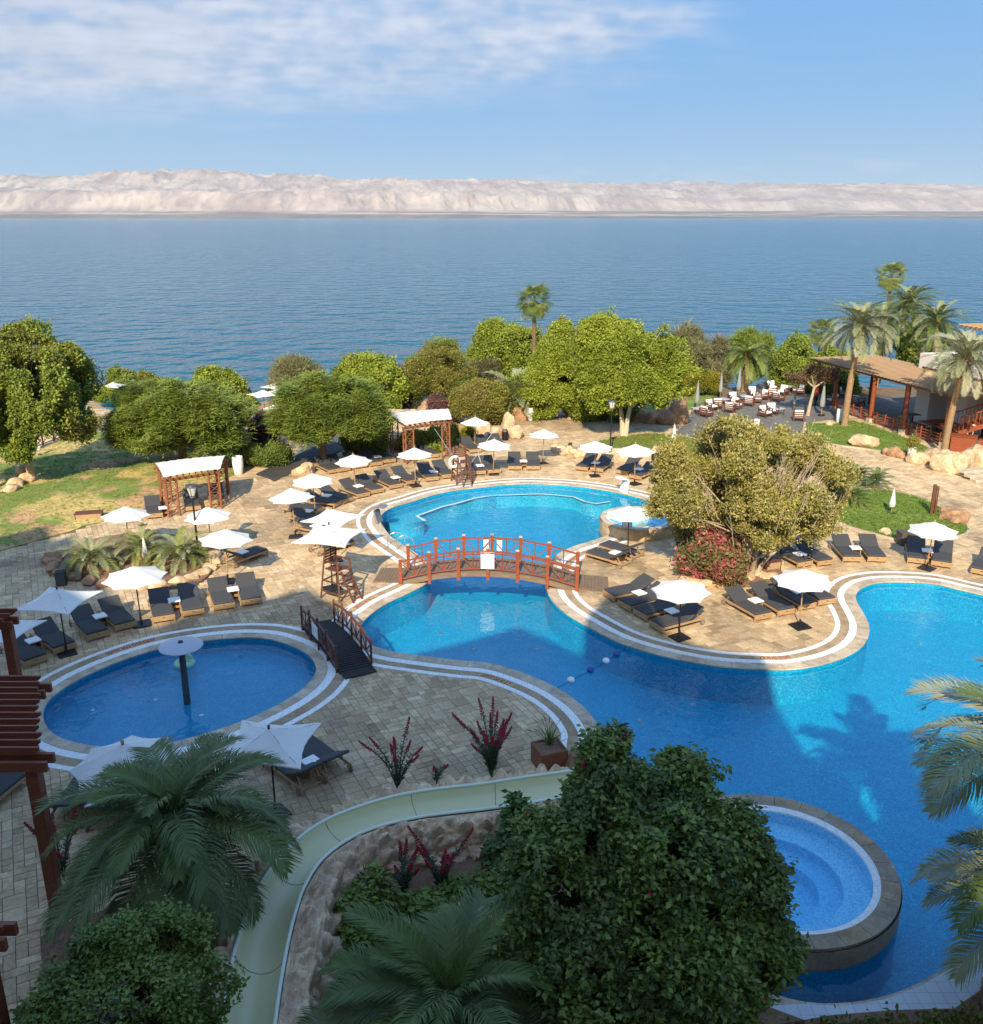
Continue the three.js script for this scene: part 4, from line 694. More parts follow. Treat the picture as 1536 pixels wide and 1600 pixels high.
// ------------------------------------------------------------------ lamps, spouts, posts, pots
function lamp(u, v, vt, label) {
  const p = at(u, v), h = rise(u, v, vt), o = thing('lamp_post', label, 'lamp post', p, 0, 'black lamp posts with lantern heads'); p.y = 0;
  obj('post', [cyl(0.075, 0.055, 0.5, 10), cyl(0.05, 0.038, h - 0.75, 10, 0, 0.45)], M.blackMetal, o);
  obj('lantern', [new THREE.CylinderGeometry(0.24, 0.12, 0.42, 8).translate(0, h - 0.3, 0)], M.lampGlass, o);
  obj('lantern_cap', [cyl(0.28, 0.25, 0.07, 12, 0, h - 0.09), cyl(0.13, 0.09, 0.08, 10, 0, h - 0.59)], M.darkGrey, o);
  const cage = []; for (let i = 0; i < 4; i++) { const a = i / 4 * 6.283; cage.push(beam(V3(Math.cos(a) * 0.13, h - 0.52, Math.sin(a) * 0.13), V3(Math.cos(a) * 0.25, h - 0.08, Math.sin(a) * 0.25), 0.02)); } obj('lantern_cage', cage, M.blackMetal, o);
}
lamp(311, 876, 757, 'black lamp post with lantern beside the palm planter and left pergola');
lamp(953, 714, 625, 'black lamp post with lantern rising before the round lawn tree');
lamp(134, 674, 646, 'black lamp post at the corner of the black garden fence');
{ // mushroom fountain and floating toy
  const p = at(291, 1083, -0.11), h = 1.62, o = thing('mushroom_fountain', 'grey mushroom shaped water fountain standing in the children pool', 'fountain', V3(p.x, -0.5, p.z));
  obj('stem', [cyl(0.115, 0.10, h + 0.45, 20)], M.darkGrey, o); obj('cap', [new THREE.LatheGeometry([[0.02, 0.13], [0.3, 0.105], [0.6, 0.035], [0.7, 0.0], [0.7, -0.02], [0.6, -0.03], [0.1, 0.03]].map(([x, y]) => new THREE.Vector2(x, y)), 40).translate(0, h + 0.5, 0)], M.greyPaint, o);
  obj('nozzle', [cyl(0.09, 0.07, 0.05, 14, 0, h + 0.62)], M.blackMetal, o);
}
{ const p = at(289, 1042, -0.2), m = phy('greenPlastic', { color: C(0.35, 0.62, 0.42), roughness: 0.3, transmission: 0.2, thickness: 0 }), o = thing('pool_float', 'pale green inflatable baby seat floating behind the mushroom fountain', 'pool float', V3(p.x, -0.11, p.z));
  obj('ring', [new THREE.TorusGeometry(0.27, 0.11, 10, 22).rotateX(Math.PI / 2).translate(0, 0.04, 0)], m, o); obj('backrest', [new THREE.TorusGeometry(0.2, 0.07, 8, 16, Math.PI).translate(0, 0.1, -0.2)], m, o); obj('seat', [cyl(0.2, 0.2, 0.04, 16, 0, -0.03)], M.white, o); }
function spout(pos, turn, label, s, mat) {
  const o = thing('water_spout', label, 'water spout', pos, turn, 'curved pool water spouts'), c = [], N = 16, w = 0.34 * s;
  for (let i = 0; i <= N; i++) { const t = i / N; c.push(t < 0.5 ? [0.02 - 0.10 * Math.sin(t * 2 * Math.PI / 2) , t * 2 * 0.72] : [-0.08 + 0 + (0.55) * (1 - Math.cos((t - 0.5) * Math.PI)) , 0.72 + 0.24 * Math.sin((t - 0.5) * 2 * Math.PI * 0.62)]); }
  const sh = new THREE.Shape(); c.forEach(([x, y], i) => (i ? sh.lineTo(x * s, y * s) : sh.moveTo(x * s, y * s))); [...c].reverse().forEach(([x, y], i) => { const t = 1 - i / N; sh.lineTo((x + (t < 0.5 ? 0.16 * (1 - t) : 0.05)) * s, (y - (t < 0.5 ? 0 : 0.05)) * s); });
  obj('spout', [new THREE.ExtrudeGeometry(sh, { depth: w * 2, bevelEnabled: false }).translate(0, 0, -w).rotateY(-Math.PI / 2)], mat, o); return o;
}
spout(at(976, 770).setY(0.03), -1.15, 'white curved waterspout arching over the upper lagoon rim', 0.95, M.white);
spout(at(590, 817).setY(0.03), 1.3, 'grey curved waterspout at the left rim of the upper lagoon', 0.95, std('spoutGrey', { color: C(0.20, 0.19, 0.185), roughness: 0.5 }));
function pot(u, v, vt, r, label, mat = M.white, plant = null) {
  const p = at(u, v), h = rise(u, v, vt), o = thing('tall_pot', label, 'pot', p.setY(0.03), 0, 'tall white plant pots'), s = [[0.02, 0], [r * 0.78, 0], [r, h * 0.55], [r * 0.97, h], [r * 0.85, h], [r * 0.83, h - 0.06], [0.02, h - 0.06]];
  obj('body', [new THREE.LatheGeometry(s.map(([x, y]) => new THREE.Vector2(x, y)), 24)], mat, o); return [o, h];
}
pot(373, 741, 714, 0.33, 'white barrel shaped pot beside the asphalt path'); pot(829, 657, 637, 0.3, 'white pot beside the boulders behind the path');
pot(1311, 661, 640, 0.26, 'white pot at the foot of the first restaurant column'); const [leafyPot, leafyPotH] = pot(1423, 720, 698, 0.26, 'white tapering pot with a leafy plant at the restaurant lawn edge');
pot(1181, 675, 656, 0.22, 'white carved stone block at the edge of the slate terrace');
{ const p = at(789, 688), o = thing('litter_bin', 'black slatted litter bin beside the boulders on the paving', 'bin', p.setY(0.018)); const h = rise(789, 688, 671); obj('body', [cyl(0.19, 0.21, h * 0.8, 16)], M.blackMetal, o); obj('lid', [cyl(0.23, 0.14, h * 0.2, 16, 0, h * 0.8)], M.darkGrey, o); for (let i = 0; i < 12; i++) { const a = i / 12 * 6.283; obj('slat', [box(0.05, h * 0.72, 0.015).rotateY(-a + Math.PI / 2).translate(Math.cos(a) * 0.215, h * 0.4, Math.sin(a) * 0.215)], M.blackMetal, o); } }
function speakerBox(u, v, label, s = 1) { const o = thing('garden_speaker', label, 'speaker', at(u, v).setY(0.018), 0.3, 'black garden speakers'); obj('cabinet', [rbox(0.42 * s, 0.62 * s, 0.38 * s, 0.03, 0, 0.31 * s, 0)], M.blackMetal, o); obj('grille', [box(0.36 * s, 0.54 * s, 0.012, 0, 0.31 * s, 0.196 * s)], M.darkGrey, o); }
speakerBox(1023, 722, 'black box speaker in front of the round lawn wall', 0.9); speakerBox(97, 914, 'black box speaker beside the palm planter rocks', 1.0); speakerBox(891, 700, 'small black box speaker at the low stone wall', 0.55);
{ const a = at(1457, 806), h = rise(1457, 806, 759), o = thing('garden_shower', 'tall dark brown timber shower post on the small oval lawn', 'shower post', a.setY(0.07)); obj('post', [box(0.16, h, 0.09, -0.09, h / 2, 0)], M.brownWood, o); obj('post', [box(0.1, h * 0.94, 0.09, 0.08, h * 0.47, 0)], M.brownWood, o); obj('shower_pipe', [rod(V3(0.02, h * 0.5, 0.06), V3(0.02, h - 0.1, 0.06), 0.015), rod(V3(0.02, h - 0.1, 0.06), V3(0.02, h - 0.12, 0.26), 0.015)], M.steel, o); }
{ const o = thing('rattan_chest', 'grey woven storage chest on the edge of the oval lawn', 'chest', at(1418, 851).setY(0.05), 0.05); obj('body', [rbox(0.95, 0.55, 0.6, 0.03, 0, 0.28, 0)], std('rattan', { color: C(0.12, 0.11, 0.105), roughness: 0.85, map: T.bark }), o); obj('lid', [rbox(1.0, 0.07, 0.65, 0.02, 0, 0.59, 0)], M.rattan, o); }
function bench(u, v, w, d, h, turn, label) { const o = thing('planter_bench', label, 'bench', at(u, v).setY(0.03), turn, 'low brown timber benches'); for (let i = 0; i < 5; i++) obj('plank', [box(w, 0.035, d / 5 - 0.012, 0, h, -d / 2 + (i + 0.5) * d / 5)], M.brownWood, o); for (const s of [-1, 1]) obj('end_panel', [box(0.05, h - 0.02, d - 0.04, s * (w / 2 - 0.05), h / 2, 0)], M.brownWood, o); obj('front_panel', [box(w - 0.12, h - 0.05, 0.03, 0, h / 2, d / 2 - 0.04)], M.paleWood, o); }
bench(140, 810, 1.35, 0.62, 0.3, 0.25, 'low reddish timber bench at the lawn edge behind the left parasol'); bench(1203, 890, 0.8, 0.6, 0.42, 0.3, 'square brown timber bench against the pale tree stems');
{ // handrails of the pool ladder
  for (const [u, v] of [[618, 856], [632, 861]]) { const p = at(u, v), o = obj('pool_handrail', [new THREE.TubeGeometry(new THREE.CatmullRomCurve3([V3(p.x - 0.35, 0.02, p.z), V3(p.x - 0.33, 0.55, p.z), V3(p.x - 0.05, 0.75, p.z - 0.05), V3(p.x + 0.35, 0.6, p.z - 0.12), V3(p.x + 0.5, -0.5, p.z - 0.16)]), 30, 0.022, 8)], M.steel); tag(o, 'curved steel pool handrail at the left end of the arched bridge', 'handrail', 'pool handrails'); }
  const p = at(1036, 790), o = obj('pool_handrail', [new THREE.TubeGeometry(new THREE.CatmullRomCurve3([V3(p.x, 0.02, p.z), V3(p.x, 0.75, p.z), V3(p.x - 0.4, 0.8, p.z + 0.1), V3(p.x - 0.75, -0.3, p.z + 0.2)]), 30, 0.022, 8)], M.steel); tag(o, 'curved steel pool handrail beside the far raised whirlpool', 'handrail');
}
{ // sign at the whirlpool
  const p = at(979, 842), o = thing('notice_frame', 'white notice board in a black frame before the far whirlpool', 'sign', p.setY(0.02), 0.1); signBoard(o, 'notice', 0.42, 0.42, new THREE.Matrix4().makeTranslation(0, 0.72, 0), 7, null); for (const s of [-1, 1]) obj('frame_post', [box(0.03, 0.95, 0.03, s * 0.225, 0.475, 0)], M.blackMetal, o); obj('frame_rail', [box(0.45, 0.03, 0.03, 0, 0.96, 0)], M.blackMetal, o);
}
{ // lane rope
  const list = [[984, 1008.5], [963.5, 1023], [947, 1034], [922.5, 1048], [892, 1064], [866, 1078]], pts = list.map(([u, v]) => at(u, v, WATER).setY(WATER + 0.02));
  const o = thing('float_line', 'blue rope with white and blue floats across the lagoon', 'float line');
  obj('rope', [new THREE.TubeGeometry(new THREE.CatmullRomCurve3(pts), 60, 0.012, 6)], std('ropeBlue', { color: C(0.03, 0.10, 0.3), roughness: 0.7 }), o);
  pts.slice(0, 5).forEach((p, i) => obj('float', [new THREE.SphereGeometry(0.13, 16, 12).scale(1, 0.85, 1).translate(p.x, WATER + 0.04, p.z)], i % 2 ? M.ropeBlue : M.white, o));
}
// painted depth marks in the stone band of the pools
function bandText(poly, from, to, d0, d1, text, flip) {                             // lettering laid along the band, between two sightings
  const c = document.createElement('canvas'); c.width = 1024; c.height = 96; const g = c.getContext('2d'); g.fillStyle = '#b49a72'; g.fillRect(0, 0, 1024, 96); g.fillStyle = '#8a0c0e'; g.font = 'bold 100px sans-serif'; g.textAlign = 'center'; g.textBaseline = 'middle'; g.fillText(text, 512, 52, 1000);
  const t = new THREE.CanvasTexture(c); t.colorSpace = THREE.SRGBColorSpace;
  const near = (q) => { let b = 0, bd = 1e9; poly.forEach((p, i) => { const d = Math.hypot(p[0] - q.x, p[1] - q.z); if (d < bd) { bd = d; b = i; } }); return b; };
  let i0 = near(from), i1 = near(to); const n = poly.length, fwd = (i1 - i0 + n) % n <= n / 2, A = offset(poly, d0), B = offset(poly, d1), pos = [], uv = [], idx = []; const N = fwd ? (i1 - i0 + n) % n : (i0 - i1 + n) % n;
  for (let k = 0; k <= N; k++) { const i = (i0 + (fwd ? k : -k) + n * 2) % n, u = k / N; pos.push(A[i][0], 0.034, A[i][1], B[i][0], 0.034, B[i][1]); uv.push(flip ? 1 - u : u, flip ? 1 : 0, flip ? 1 - u : u, flip ? 0 : 1); }
  for (let k = 0; k < N; k++) idx.push(2 * k, 2 * k + 1, 2 * k + 2, 2 * k + 2, 2 * k + 1, 2 * k + 3);
  const geo = new THREE.BufferGeometry(); geo.setAttribute('position', new THREE.Float32BufferAttribute(pos, 3)); geo.setAttribute('uv', new THREE.Float32BufferAttribute(uv, 2)); geo.setIndex(idx); geo.computeVertexNormals(); 
  const nn = geo.attributes.normal; for (let i = 0; i < nn.count; i++) nn.setXYZ(i, 0, 1, 0);
  return new THREE.Mesh(geo, Object.assign(new THREE.MeshStandardMaterial({ map: t, roughness: 0.8 }), { name: 'depth_print' }));
}
{
  const put = (parent, ...a) => { const m = bandText(...a); m.name = 'depth_mark'; m.castShadow = m.receiveShadow = true; parent.add(m); };
  put(kidsBasin, kids, at(255, 1006), at(170, 1032), 0.69, 1.0, '50cm NO DIVING', true);
  put(mainBasin, pool, at(755, 1040), at(826, 1062), 0.71, 0.98, '1.5 M NO DIVING', true);
  put(mainBasin, pool, at(1255, 1040), at(1180, 1042), 0.71, 0.98, '1.5 M NO DIVING', true);
  put(mainBasin, pool, at(612, 938), at(572, 960), 0.71, 0.98, '1.5 M NO DIVING', false);
  put(mainBasin, pool, at(598, 826), at(615, 848), 0.71, 0.98, '1.5 M NO DIVING', false);
}
// ------------------------------------------------------------------ timber pergolas
function latticePost(parent, p, q, h, mat) {                                      // two uprights with crossed laths between
  obj('post', [beam(p.clone().setY(0), p.clone().setY(h), 0.09)], mat, parent); obj('post', [beam(q.clone().setY(0), q.clone().setY(h), 0.09)], mat, parent);
  const n = 4; for (let i = 0; i < n; i++) { const a = 0.12 + (h - 0.25) * i / n, b = 0.12 + (h - 0.25) * (i + 1) / n; obj('lath', [beam(p.clone().setY(a), q.clone().setY(b), 0.035, 0.03)], mat, parent); obj('lath', [beam(q.clone().setY(a), p.clone().setY(b).add(V3(0, 0, 0.02)), 0.035, 0.03)], mat, parent); obj('lath', [beam(p.clone().setY(b), q.clone().setY(b), 0.035, 0.03)], mat, parent); }
}
function clothPergola(c, label, h, mat) {                                          // c: corners front-left, front-right, back-right, back-left on the ground
  const [fl, fr, br, bl] = c, o = thing('cloth_roofed_pergola', label, 'pergola'), side = fr.clone().sub(fl).normalize(), back = bl.clone().sub(fl).normalize();
  for (const [p, s, b] of [[fl, 1, 1], [fr, -1, 1], [br, -1, -1], [bl, 1, -1]]) { latticePost(o, p, p.clone().addScaledVector(side, s * 0.55), h, mat); obj('post', [beam(p.clone().addScaledVector(back, b * 0.5).setY(0), p.clone().addScaledVector(back, b * 0.5).setY(h), 0.08)], mat, o); for (let i = 0; i < 4; i++) obj('lath', [beam(p.clone().setY(0.1 + h * i / 4.3), p.clone().addScaledVector(back, b * 0.5).setY(0.1 + h * (i + 1) / 4.3), 0.03)], mat, o); }
  for (const [p, q] of [[fl, fr], [bl, br]]) obj('main_beam', [beam(p.clone().addScaledVector(side, -0.2).setY(h + 0.05), q.clone().addScaledVector(side, 0.2).setY(h + 0.05), 0.09, 0.14)], mat, o);
  const N = 9; for (let i = 0; i <= N; i++) { const p = fl.clone().lerp(fr, i / N).addScaledVector(back, -0.3).setY(h + 0.17), q = bl.clone().lerp(br, i / N).addScaledVector(back, 0.3).setY(h + 0.17); obj('rafter', [beam(p, q, 0.05, 0.1)], mat, o); }
  const pos = [], idx = [], K = 24, L = 14; for (let i = 0; i <= K; i++) for (let j = 0; j <= L; j++) { const s = i / K, t = j / L, p = fl.clone().addScaledVector(back, -0.22).lerp(fr.clone().addScaledVector(back, -0.22), -0.03 + 1.06 * s), q = bl.clone().addScaledVector(back, 0.22).lerp(br.clone().addScaledVector(back, 0.22), -0.03 + 1.06 * s), v = p.lerp(q, t); pos.push(v.x, h + 0.26 + 0.05 * Math.sin(s * 3.1) + 0.035 * Math.abs(Math.cos(s * N * Math.PI)) + 0.10 * Math.sin(t * 3.1) + 0.02 * fbm(i * 0.7, j * 0.6, 2, 5), v.z); }
  for (let i = 0; i < K; i++) for (let j = 0; j < L; j++) { const a = i * (L + 1) + j; idx.push(a, a + L + 1, a + 1, a + 1, a + L + 1, a + L + 2); }
  const g = new THREE.BufferGeometry(); g.setAttribute('position', new THREE.Float32BufferAttribute(pos, 3)); g.setIndex(idx); g.computeVertexNormals(); obj('cloth_roof', [g], M.canvasCream, o); return o;
}
clothPergola([at(264.4, 809), at(346.5, 795), at(356, 774), at(253, 787)].map((v) => v.setY(0)), 'lattice posted pergola with cream cloth roof at the edge of the left lawn', 1.95, std('rustWood', { color: C(0.27, 0.105, 0.05), roughness: 0.6, map: T.wood }));
clothPergola([at(635, 726), at(703, 716), at(700, 699), at(611, 708)].map((v) => v.setY(0)), 'lattice posted pergola with cream cloth roof behind the upper lagoon loungers', 2.3, M.rustWood);

function slatPergola(x0, x1, z0, z1, h, label, posts, n, sk = 0.0, over = 0.3) {                            // slats run along x, shown end towards +x
  const o = thing('slat_pergola', label, 'pergola', null, 0, 'red timber slat pergolas along the left'), z = (t) => lerp(z0, z1, t);
  for (let i = 0; i < n; i++) { const t = i / (n - 1), s = new THREE.Shape(), L = x1 - x0, hh = 0.19; s.moveTo(0, 0); s.lineTo(L - 0.16, 0); s.lineTo(L, hh * 0.62); s.lineTo(L, hh); s.lineTo(0, hh); s.closePath(); obj('slat', [new THREE.ExtrudeGeometry(s, { depth: 0.06, bevelEnabled: false }).translate(x0 + (i % 3) * 0.03 + sk * t, h, z(t))], M.redWood2, o); }
  for (const [x, zz] of posts) { obj('post', [rbox(0.26, h - 0.25, 0.26, 0.02, x, (h - 0.25) / 2, zz)], M.redWood2, o); obj('post_foot', [box(0.3, 0.3, 0.3, x, 0.15, zz)], M.paleWood, o); }
  for (const zz of [...new Set(posts.map((p) => p[1]))]) { const e = x1 + sk * (zz - z0) / (z1 - z0) + over; obj('main_beam', [box(e - x0, 0.22, 0.09, (x0 + e) / 2, h - 0.13, zz - 0.17)], M.redWood2, o); obj('main_beam', [box(e - x0, 0.22, 0.09, (x0 + e) / 2, h - 0.13, zz + 0.17)], M.redWood2, o); }
}
std('redWood2', { color: C(0.215, 0.06, 0.028), roughness: 0.5, map: T.wood });
{
  const f = at(92, 1431), r = at(56, 1296), h = 4.1;
  slatPergola(f.x - 6, f.x + 0.15, f.z - 0.1, r.z - 0.2, h, 'red timber slat pergola with two thick posts beside the children pool', [[f.x, f.z], [r.x + 0.25, r.z]], 12, -1.5, 0.2);
  slatPergola(-19.5, -13.6, -21.6, -24.4, 4.1, 'red timber slat pergola half seen behind the thick posted one', [[-13.75, -24.1]], 9, 0, 0.1);
  slatPergola(-13, -7.75, -8.6, -12.0, 4.1, 'dark red timber slats of the pergola above the lower left shrubs', [[-8.2, -12.1]], 8, 0, 0.05);
}

// ------------------------------------------------------------------ the restaurant
{
  const far = V3(26.9, 0, -76.5), nearP = at(1474, 699), u = nearP.clone().sub(far).setY(0), L = u.length(); u.normalize(); const v = V3(-u.z, 0, u.x); if (v.x < 0) v.negate();
  const o = thing('restaurant_building', 'open sided restaurant with plaster piers, red columns and slatted shade roof', 'building');
  const pt = (s, w, y = 0) => far.clone().addScaledVector(u, s).addScaledVector(v, w).setY(y), H = 3.45, cols = [0.2, at(1309, 640).sub(far).dot(u), at(1356.6, 660).sub(far).dot(u), at(1407, 677.5).sub(far).dot(u), L];
  const quad = (a, b, c, d, y0, y1) => slab([P(a), P(b), P(c), P(d)], y0, y1);
  obj('floor', [quad(pt(-1, 0.15), pt(L + 6, 0.15), pt(L + 6, 16), pt(-1, 16), 0.0, 0.06)], M.slate, o);
  for (const s of cols) { const c = obj('column', [cyl(0.17, 0.17, H, 14, pt(s, 0).x, 0, pt(s, 0).z)], M.redWood, o); obj('column_foot', [box(0.46, 0.32, 0.46).applyMatrix4(new THREE.Matrix4().makeRotationY(0.2).setPosition(pt(s, 0, 0.16)))], M.coping3, c); }
  for (const s of [1.5, 6]) obj('column', [cyl(0.16, 0.16, H, 14, pt(s, 4.2).x, 0, pt(s, 4.2).z)], M.brownWood, o);
  obj('edge_beam', [beam(pt(-0.6, -0.05, H + 0.1), pt(L + 0.8, -0.05, H + 0.1), 0.2, 0.2)], M.redWood, o);
  obj('edge_beam', [beam(pt(-0.6, 4.2, H + 0.1), pt(7, 4.2, H + 0.1), 0.2, 0.2)], M.redWood, o);
  obj('added_roof_boards', [quad(pt(-0.3, -0.3), pt(L + 1, -0.3), pt(L + 1, 4.6), pt(-0.3, 4.6), H + 0.2, H + 0.235)], M.brownWood, o);  // boards added under the slats to darken the gaps and the room below
  const nS = 44; for (let i = 0; i < nS; i++) { const s = -0.4 + (L + 1.6) * i / (nS - 1); obj('roof_slat', [beam(pt(s, -0.55, H + 0.27), pt(s, s < 6.5 ? 5.6 : 4.6, H + 0.27 + 0.06), 0.11, 0.05)], M.paleWood, o); }
  for (const w of [1.4, 3.0]) obj('purlin', [beam(pt(-0.4, w, H + 0.12), pt(L + 1, w, H + 0.12), 0.08, 0.16)], M.redWood, o);
  // plaster piers and the dark room behind
  for (const s of [8.2, 12.0, 16.4]) obj('pier', [quad(pt(s, 3.3), pt(s + 1.5, 3.3), pt(s + 1.5, 4.9), pt(s, 4.9), 0.06, H + 0.3)], M.whitePlaster, o);
  obj('back_wall', [quad(pt(6.8, 9.5), pt(L + 7, 9.5), pt(L + 7, 9.8), pt(6.8, 9.8), 0.06, H + 0.35)], M.brownWood, o);
  obj('side_wall', [quad(pt(6.6, 5), pt(6.9, 5), pt(6.9, 9.8), pt(6.6, 9.8), 0.06, H + 0.3)], M.whitePlaster, o);
  obj('ceiling', [quad(pt(6.8, 4.6), pt(L + 7, 4.6), pt(L + 7, 12), pt(6.8, 12), H + 0.22, H + 0.5)], M.brownWood, o);
  obj('parapet', [quad(pt(6.7, 4.65), pt(L + 7, 4.65), pt(L + 7, 5.1), pt(6.7, 5.1), H + 0.5, H + 1.45)], M.whitePlaster, o);
  obj('parapet', [quad(pt(6.3, 4.65), pt(6.7, 4.65), pt(6.7, 10), pt(6.3, 10), H + 0.3, H + 1.45)], M.whitePlaster, o);
  { const g = []; for (let i = 0; i < 9; i++) { const a = pt(8 + i * 1.9, 6.2), b = pt(8 + (i + 1) * 1.9 - 0.06, 6.2), c = pt(8 + (i + 1) * 1.9 - 0.06, 10.5), d = pt(8 + i * 1.9, 10.5); obj('roof_panel', [quad(a, b, c, d, H + 1.25, H + 1.35)], M.darkGrey, o); obj('roof_seam', [beam(pt(8 + i * 1.9 - 0.03, 6.2, H + 1.4), pt(8 + i * 1.9 - 0.03, 10.5, H + 1.4), 0.05, 0.09)], M.greyPaint, o); } }
  obj('bar_counter', [quad(pt(9, 7.2), pt(15, 7.2), pt(15, 8), pt(9, 8), 0.06, 1.2)], M.brownWood, o);
  // roof terrace pergola
  for (const [s, w] of [[7.0, 8.6], [12, 8.6], [17, 8.6]]) obj('terrace_post', [beam(pt(s, w, H + 0.5), pt(s, w, H + 3.2), 0.14)], M.paleWood, o);
  for (const w of [8.6, 10.2]) obj('terrace_beam', [beam(pt(5.6, w, H + 3.3), pt(L + 4, w, H + 3.3), 0.14, 0.18)], M.paleWood, o);
  for (let i = 0; i < 34; i++) obj('terrace_slat', [beam(pt(5.8 + i * 0.5, 8.1, H + 3.45), pt(5.8 + i * 0.5, 12, H + 3.45), 0.06, 0.1)], M.paleWood, o);
  // stair to the roof terrace with red balusters
  const sA = pt(L - 1.0, 1.6), sB = pt(L + 2.0, 7.5), dirS = sB.clone().sub(sA).setY(0).normalize(), nrm = V3(-dirS.z, 0, dirS.x);
  const N = 16; for (let i = 0; i < N; i++) { const p = sA.clone().lerp(sB, i / N).setY(0.95 + i * 0.165); obj('stair_tread', [beam(p.clone().addScaledVector(nrm, -0.8), p.clone().addScaledVector(nrm, 0.8), 0.34, 0.05)], M.redWood, o); }
  for (const w of [-0.85, 0.85]) { obj('stringer', [beam(sA.clone().addScaledVector(nrm, w).setY(0.85), sB.clone().addScaledVector(nrm, w).setY(0.85 + N * 0.165), 0.08, 0.3)], M.redWood, o); obj('stair_handrail', [beam(sA.clone().addScaledVector(nrm, w).setY(1.95), sB.clone().addScaledVector(nrm, w).setY(1.95 + N * 0.165), 0.08, 0.07)], M.redWood, o); for (let i = 0; i <= 28; i++) { const p = sA.clone().lerp(sB, i / 28).addScaledVector(nrm, w); obj('baluster', [beam(p.clone().setY(0.95 + i / 28 * N * 0.165), p.clone().setY(1.92 + i / 28 * N * 0.165), 0.035)], M.redWood, o); } }
  obj('landing', [quad(pt(L - 4.2, 1.2), pt(L - 1.2, 1.2), pt(L - 1.2, 3.2), pt(L - 4.2, 3.2), 0.8, 0.92)], M.redWood, o);
  // fence along the lawn
  const fence = thing('restaurant_fence', 'low red timber rail fence between the lawn and the restaurant floor', 'fence'), fA = pt(cols[1] + 0.6, -0.02), fB = pt(L + 0.6, -0.02), nF = 13;
  for (let i = 0; i <= nF; i++) obj('post', [box(0.1, 0.92, 0.1).translate(...fA.clone().lerp(fB, i / nF).setY(0.5).toArray())], M.redWood, fence);
  for (let i = 0; i < nF; i++) for (let k = 0; k < 4; k++) obj('rail', [beam(fA.clone().lerp(fB, i / nF).setY(0.2 + k * 0.2), fA.clone().lerp(fB, (i + 1) / nF).setY(0.2 + k * 0.2), 0.035, 0.07)], M.redWood, fence);
  // reception desk of red boards
  const desk = thing('reception_desk', 'boxy desk of polished red timber at the foot of the right palm', 'desk', at(1503, 706).setY(0.02), -0.5); obj('body', [rbox(1.5, 1.05, 0.9, 0.02, 0, 0.525, 0)], M.redWood, desk); obj('top', [rbox(1.6, 0.05, 1.0, 0.015, 0, 1.08, 0)], M.redWood, desk); obj('side_counter', [rbox(2.2, 0.95, 0.7, 0.02, 1.95, 0.475, 0.1)], M.redWood, desk);
  // tables and stools seen between the columns
  const chair = (pos, turn, label) => { const c = thing('bar_stool', label, 'stool', pos, turn, 'pale topped stools under the shade roof'); obj('seat', [rbox(0.38, 0.06, 0.38, 0.02, 0, 0.72, 0)], M.paleWood, c); for (const a of [-1, 1]) for (const b of [-1, 1]) obj('leg', [beam(V3(a * 0.17, 0, b * 0.17), V3(a * 0.15, 0.7, b * 0.15), 0.035)], M.paleWood, c); obj('foot_ring', [box(0.34, 0.03, 0.03, 0, 0.25, 0.16), box(0.34, 0.03, 0.03, 0, 0.25, -0.16)], M.paleWood, c); return c; };
  const c0 = chair(pt(9.6, 1.2, 0.06), 0.2, 'pale topped bar stool on the restaurant floor behind the red fence'); for (const [s, w] of [[10.6, 0.9], [11.4, 1.5], [12.9, 1.0], [13.6, 1.9], [14.6, 1.1], [15.4, 1.7], [16.2, 0.9]]) copyOf(c0, pt(s, w, 0.06), s * 1.3);
  const tb = (pos, label) => { const c = thing('bar_table', label, 'table', pos, 0.2, 'dark tables under the shade roof'); obj('top', [rbox(0.9, 0.05, 0.7, 0.015, 0, 0.98, 0)], M.brownWood, c); obj('leg', [cyl(0.05, 0.05, 0.96, 10)], M.blackMetal, c); obj('foot', [cyl(0.26, 0.26, 0.03, 16)], M.blackMetal, c); return c; };
  const t0 = tb(pt(10.2, 1.7, 0.06), 'dark table among the bar stools behind the red fence'); for (const [s, w] of [[13.2, 1.4], [15.0, 1.8]]) copyOf(t0, pt(s, w, 0.06));
}

// ------------------------------------------------------------------ lounge furniture on the slate terrace
function makeArmchair() {
  const o = new THREE.Group(); o.name = numbered('lounge_armchair'); scene.add(o); tag(o, '', 'armchair');
  for (const a of [-1, 1]) { for (const z of [-0.36, 0.36]) obj('leg', [box(0.07, 0.6, 0.07, a * 0.37, 0.3, z)], M.brownWood, o); obj('armrest', [box(0.1, 0.045, 0.84, a * 0.37, 0.615, 0)], M.brownWood, o); for (let k = 0; k < 3; k++) obj('side_slat', [box(0.03, 0.06, 0.68, a * 0.37, 0.2 + k * 0.14, 0)], M.brownWood, o); }
  for (let k = 0; k < 4; k++) obj('back_slat', [box(0.7, 0.07, 0.03, 0, 0.25 + k * 0.15, -0.37)], M.brownWood, o); obj('seat_board', [box(0.7, 0.06, 0.72, 0, 0.26, 0)], M.brownWood, o);
  obj('seat_cushion', [rbox(0.66, 0.14, 0.7, 0.04, 0, 0.36, 0.02)], M.white, o); obj('back_cushion', [rbox(0.64, 0.44, 0.14, 0.04, 0, 0.62, -0.27, -0.15)], M.white, o); return o;
}
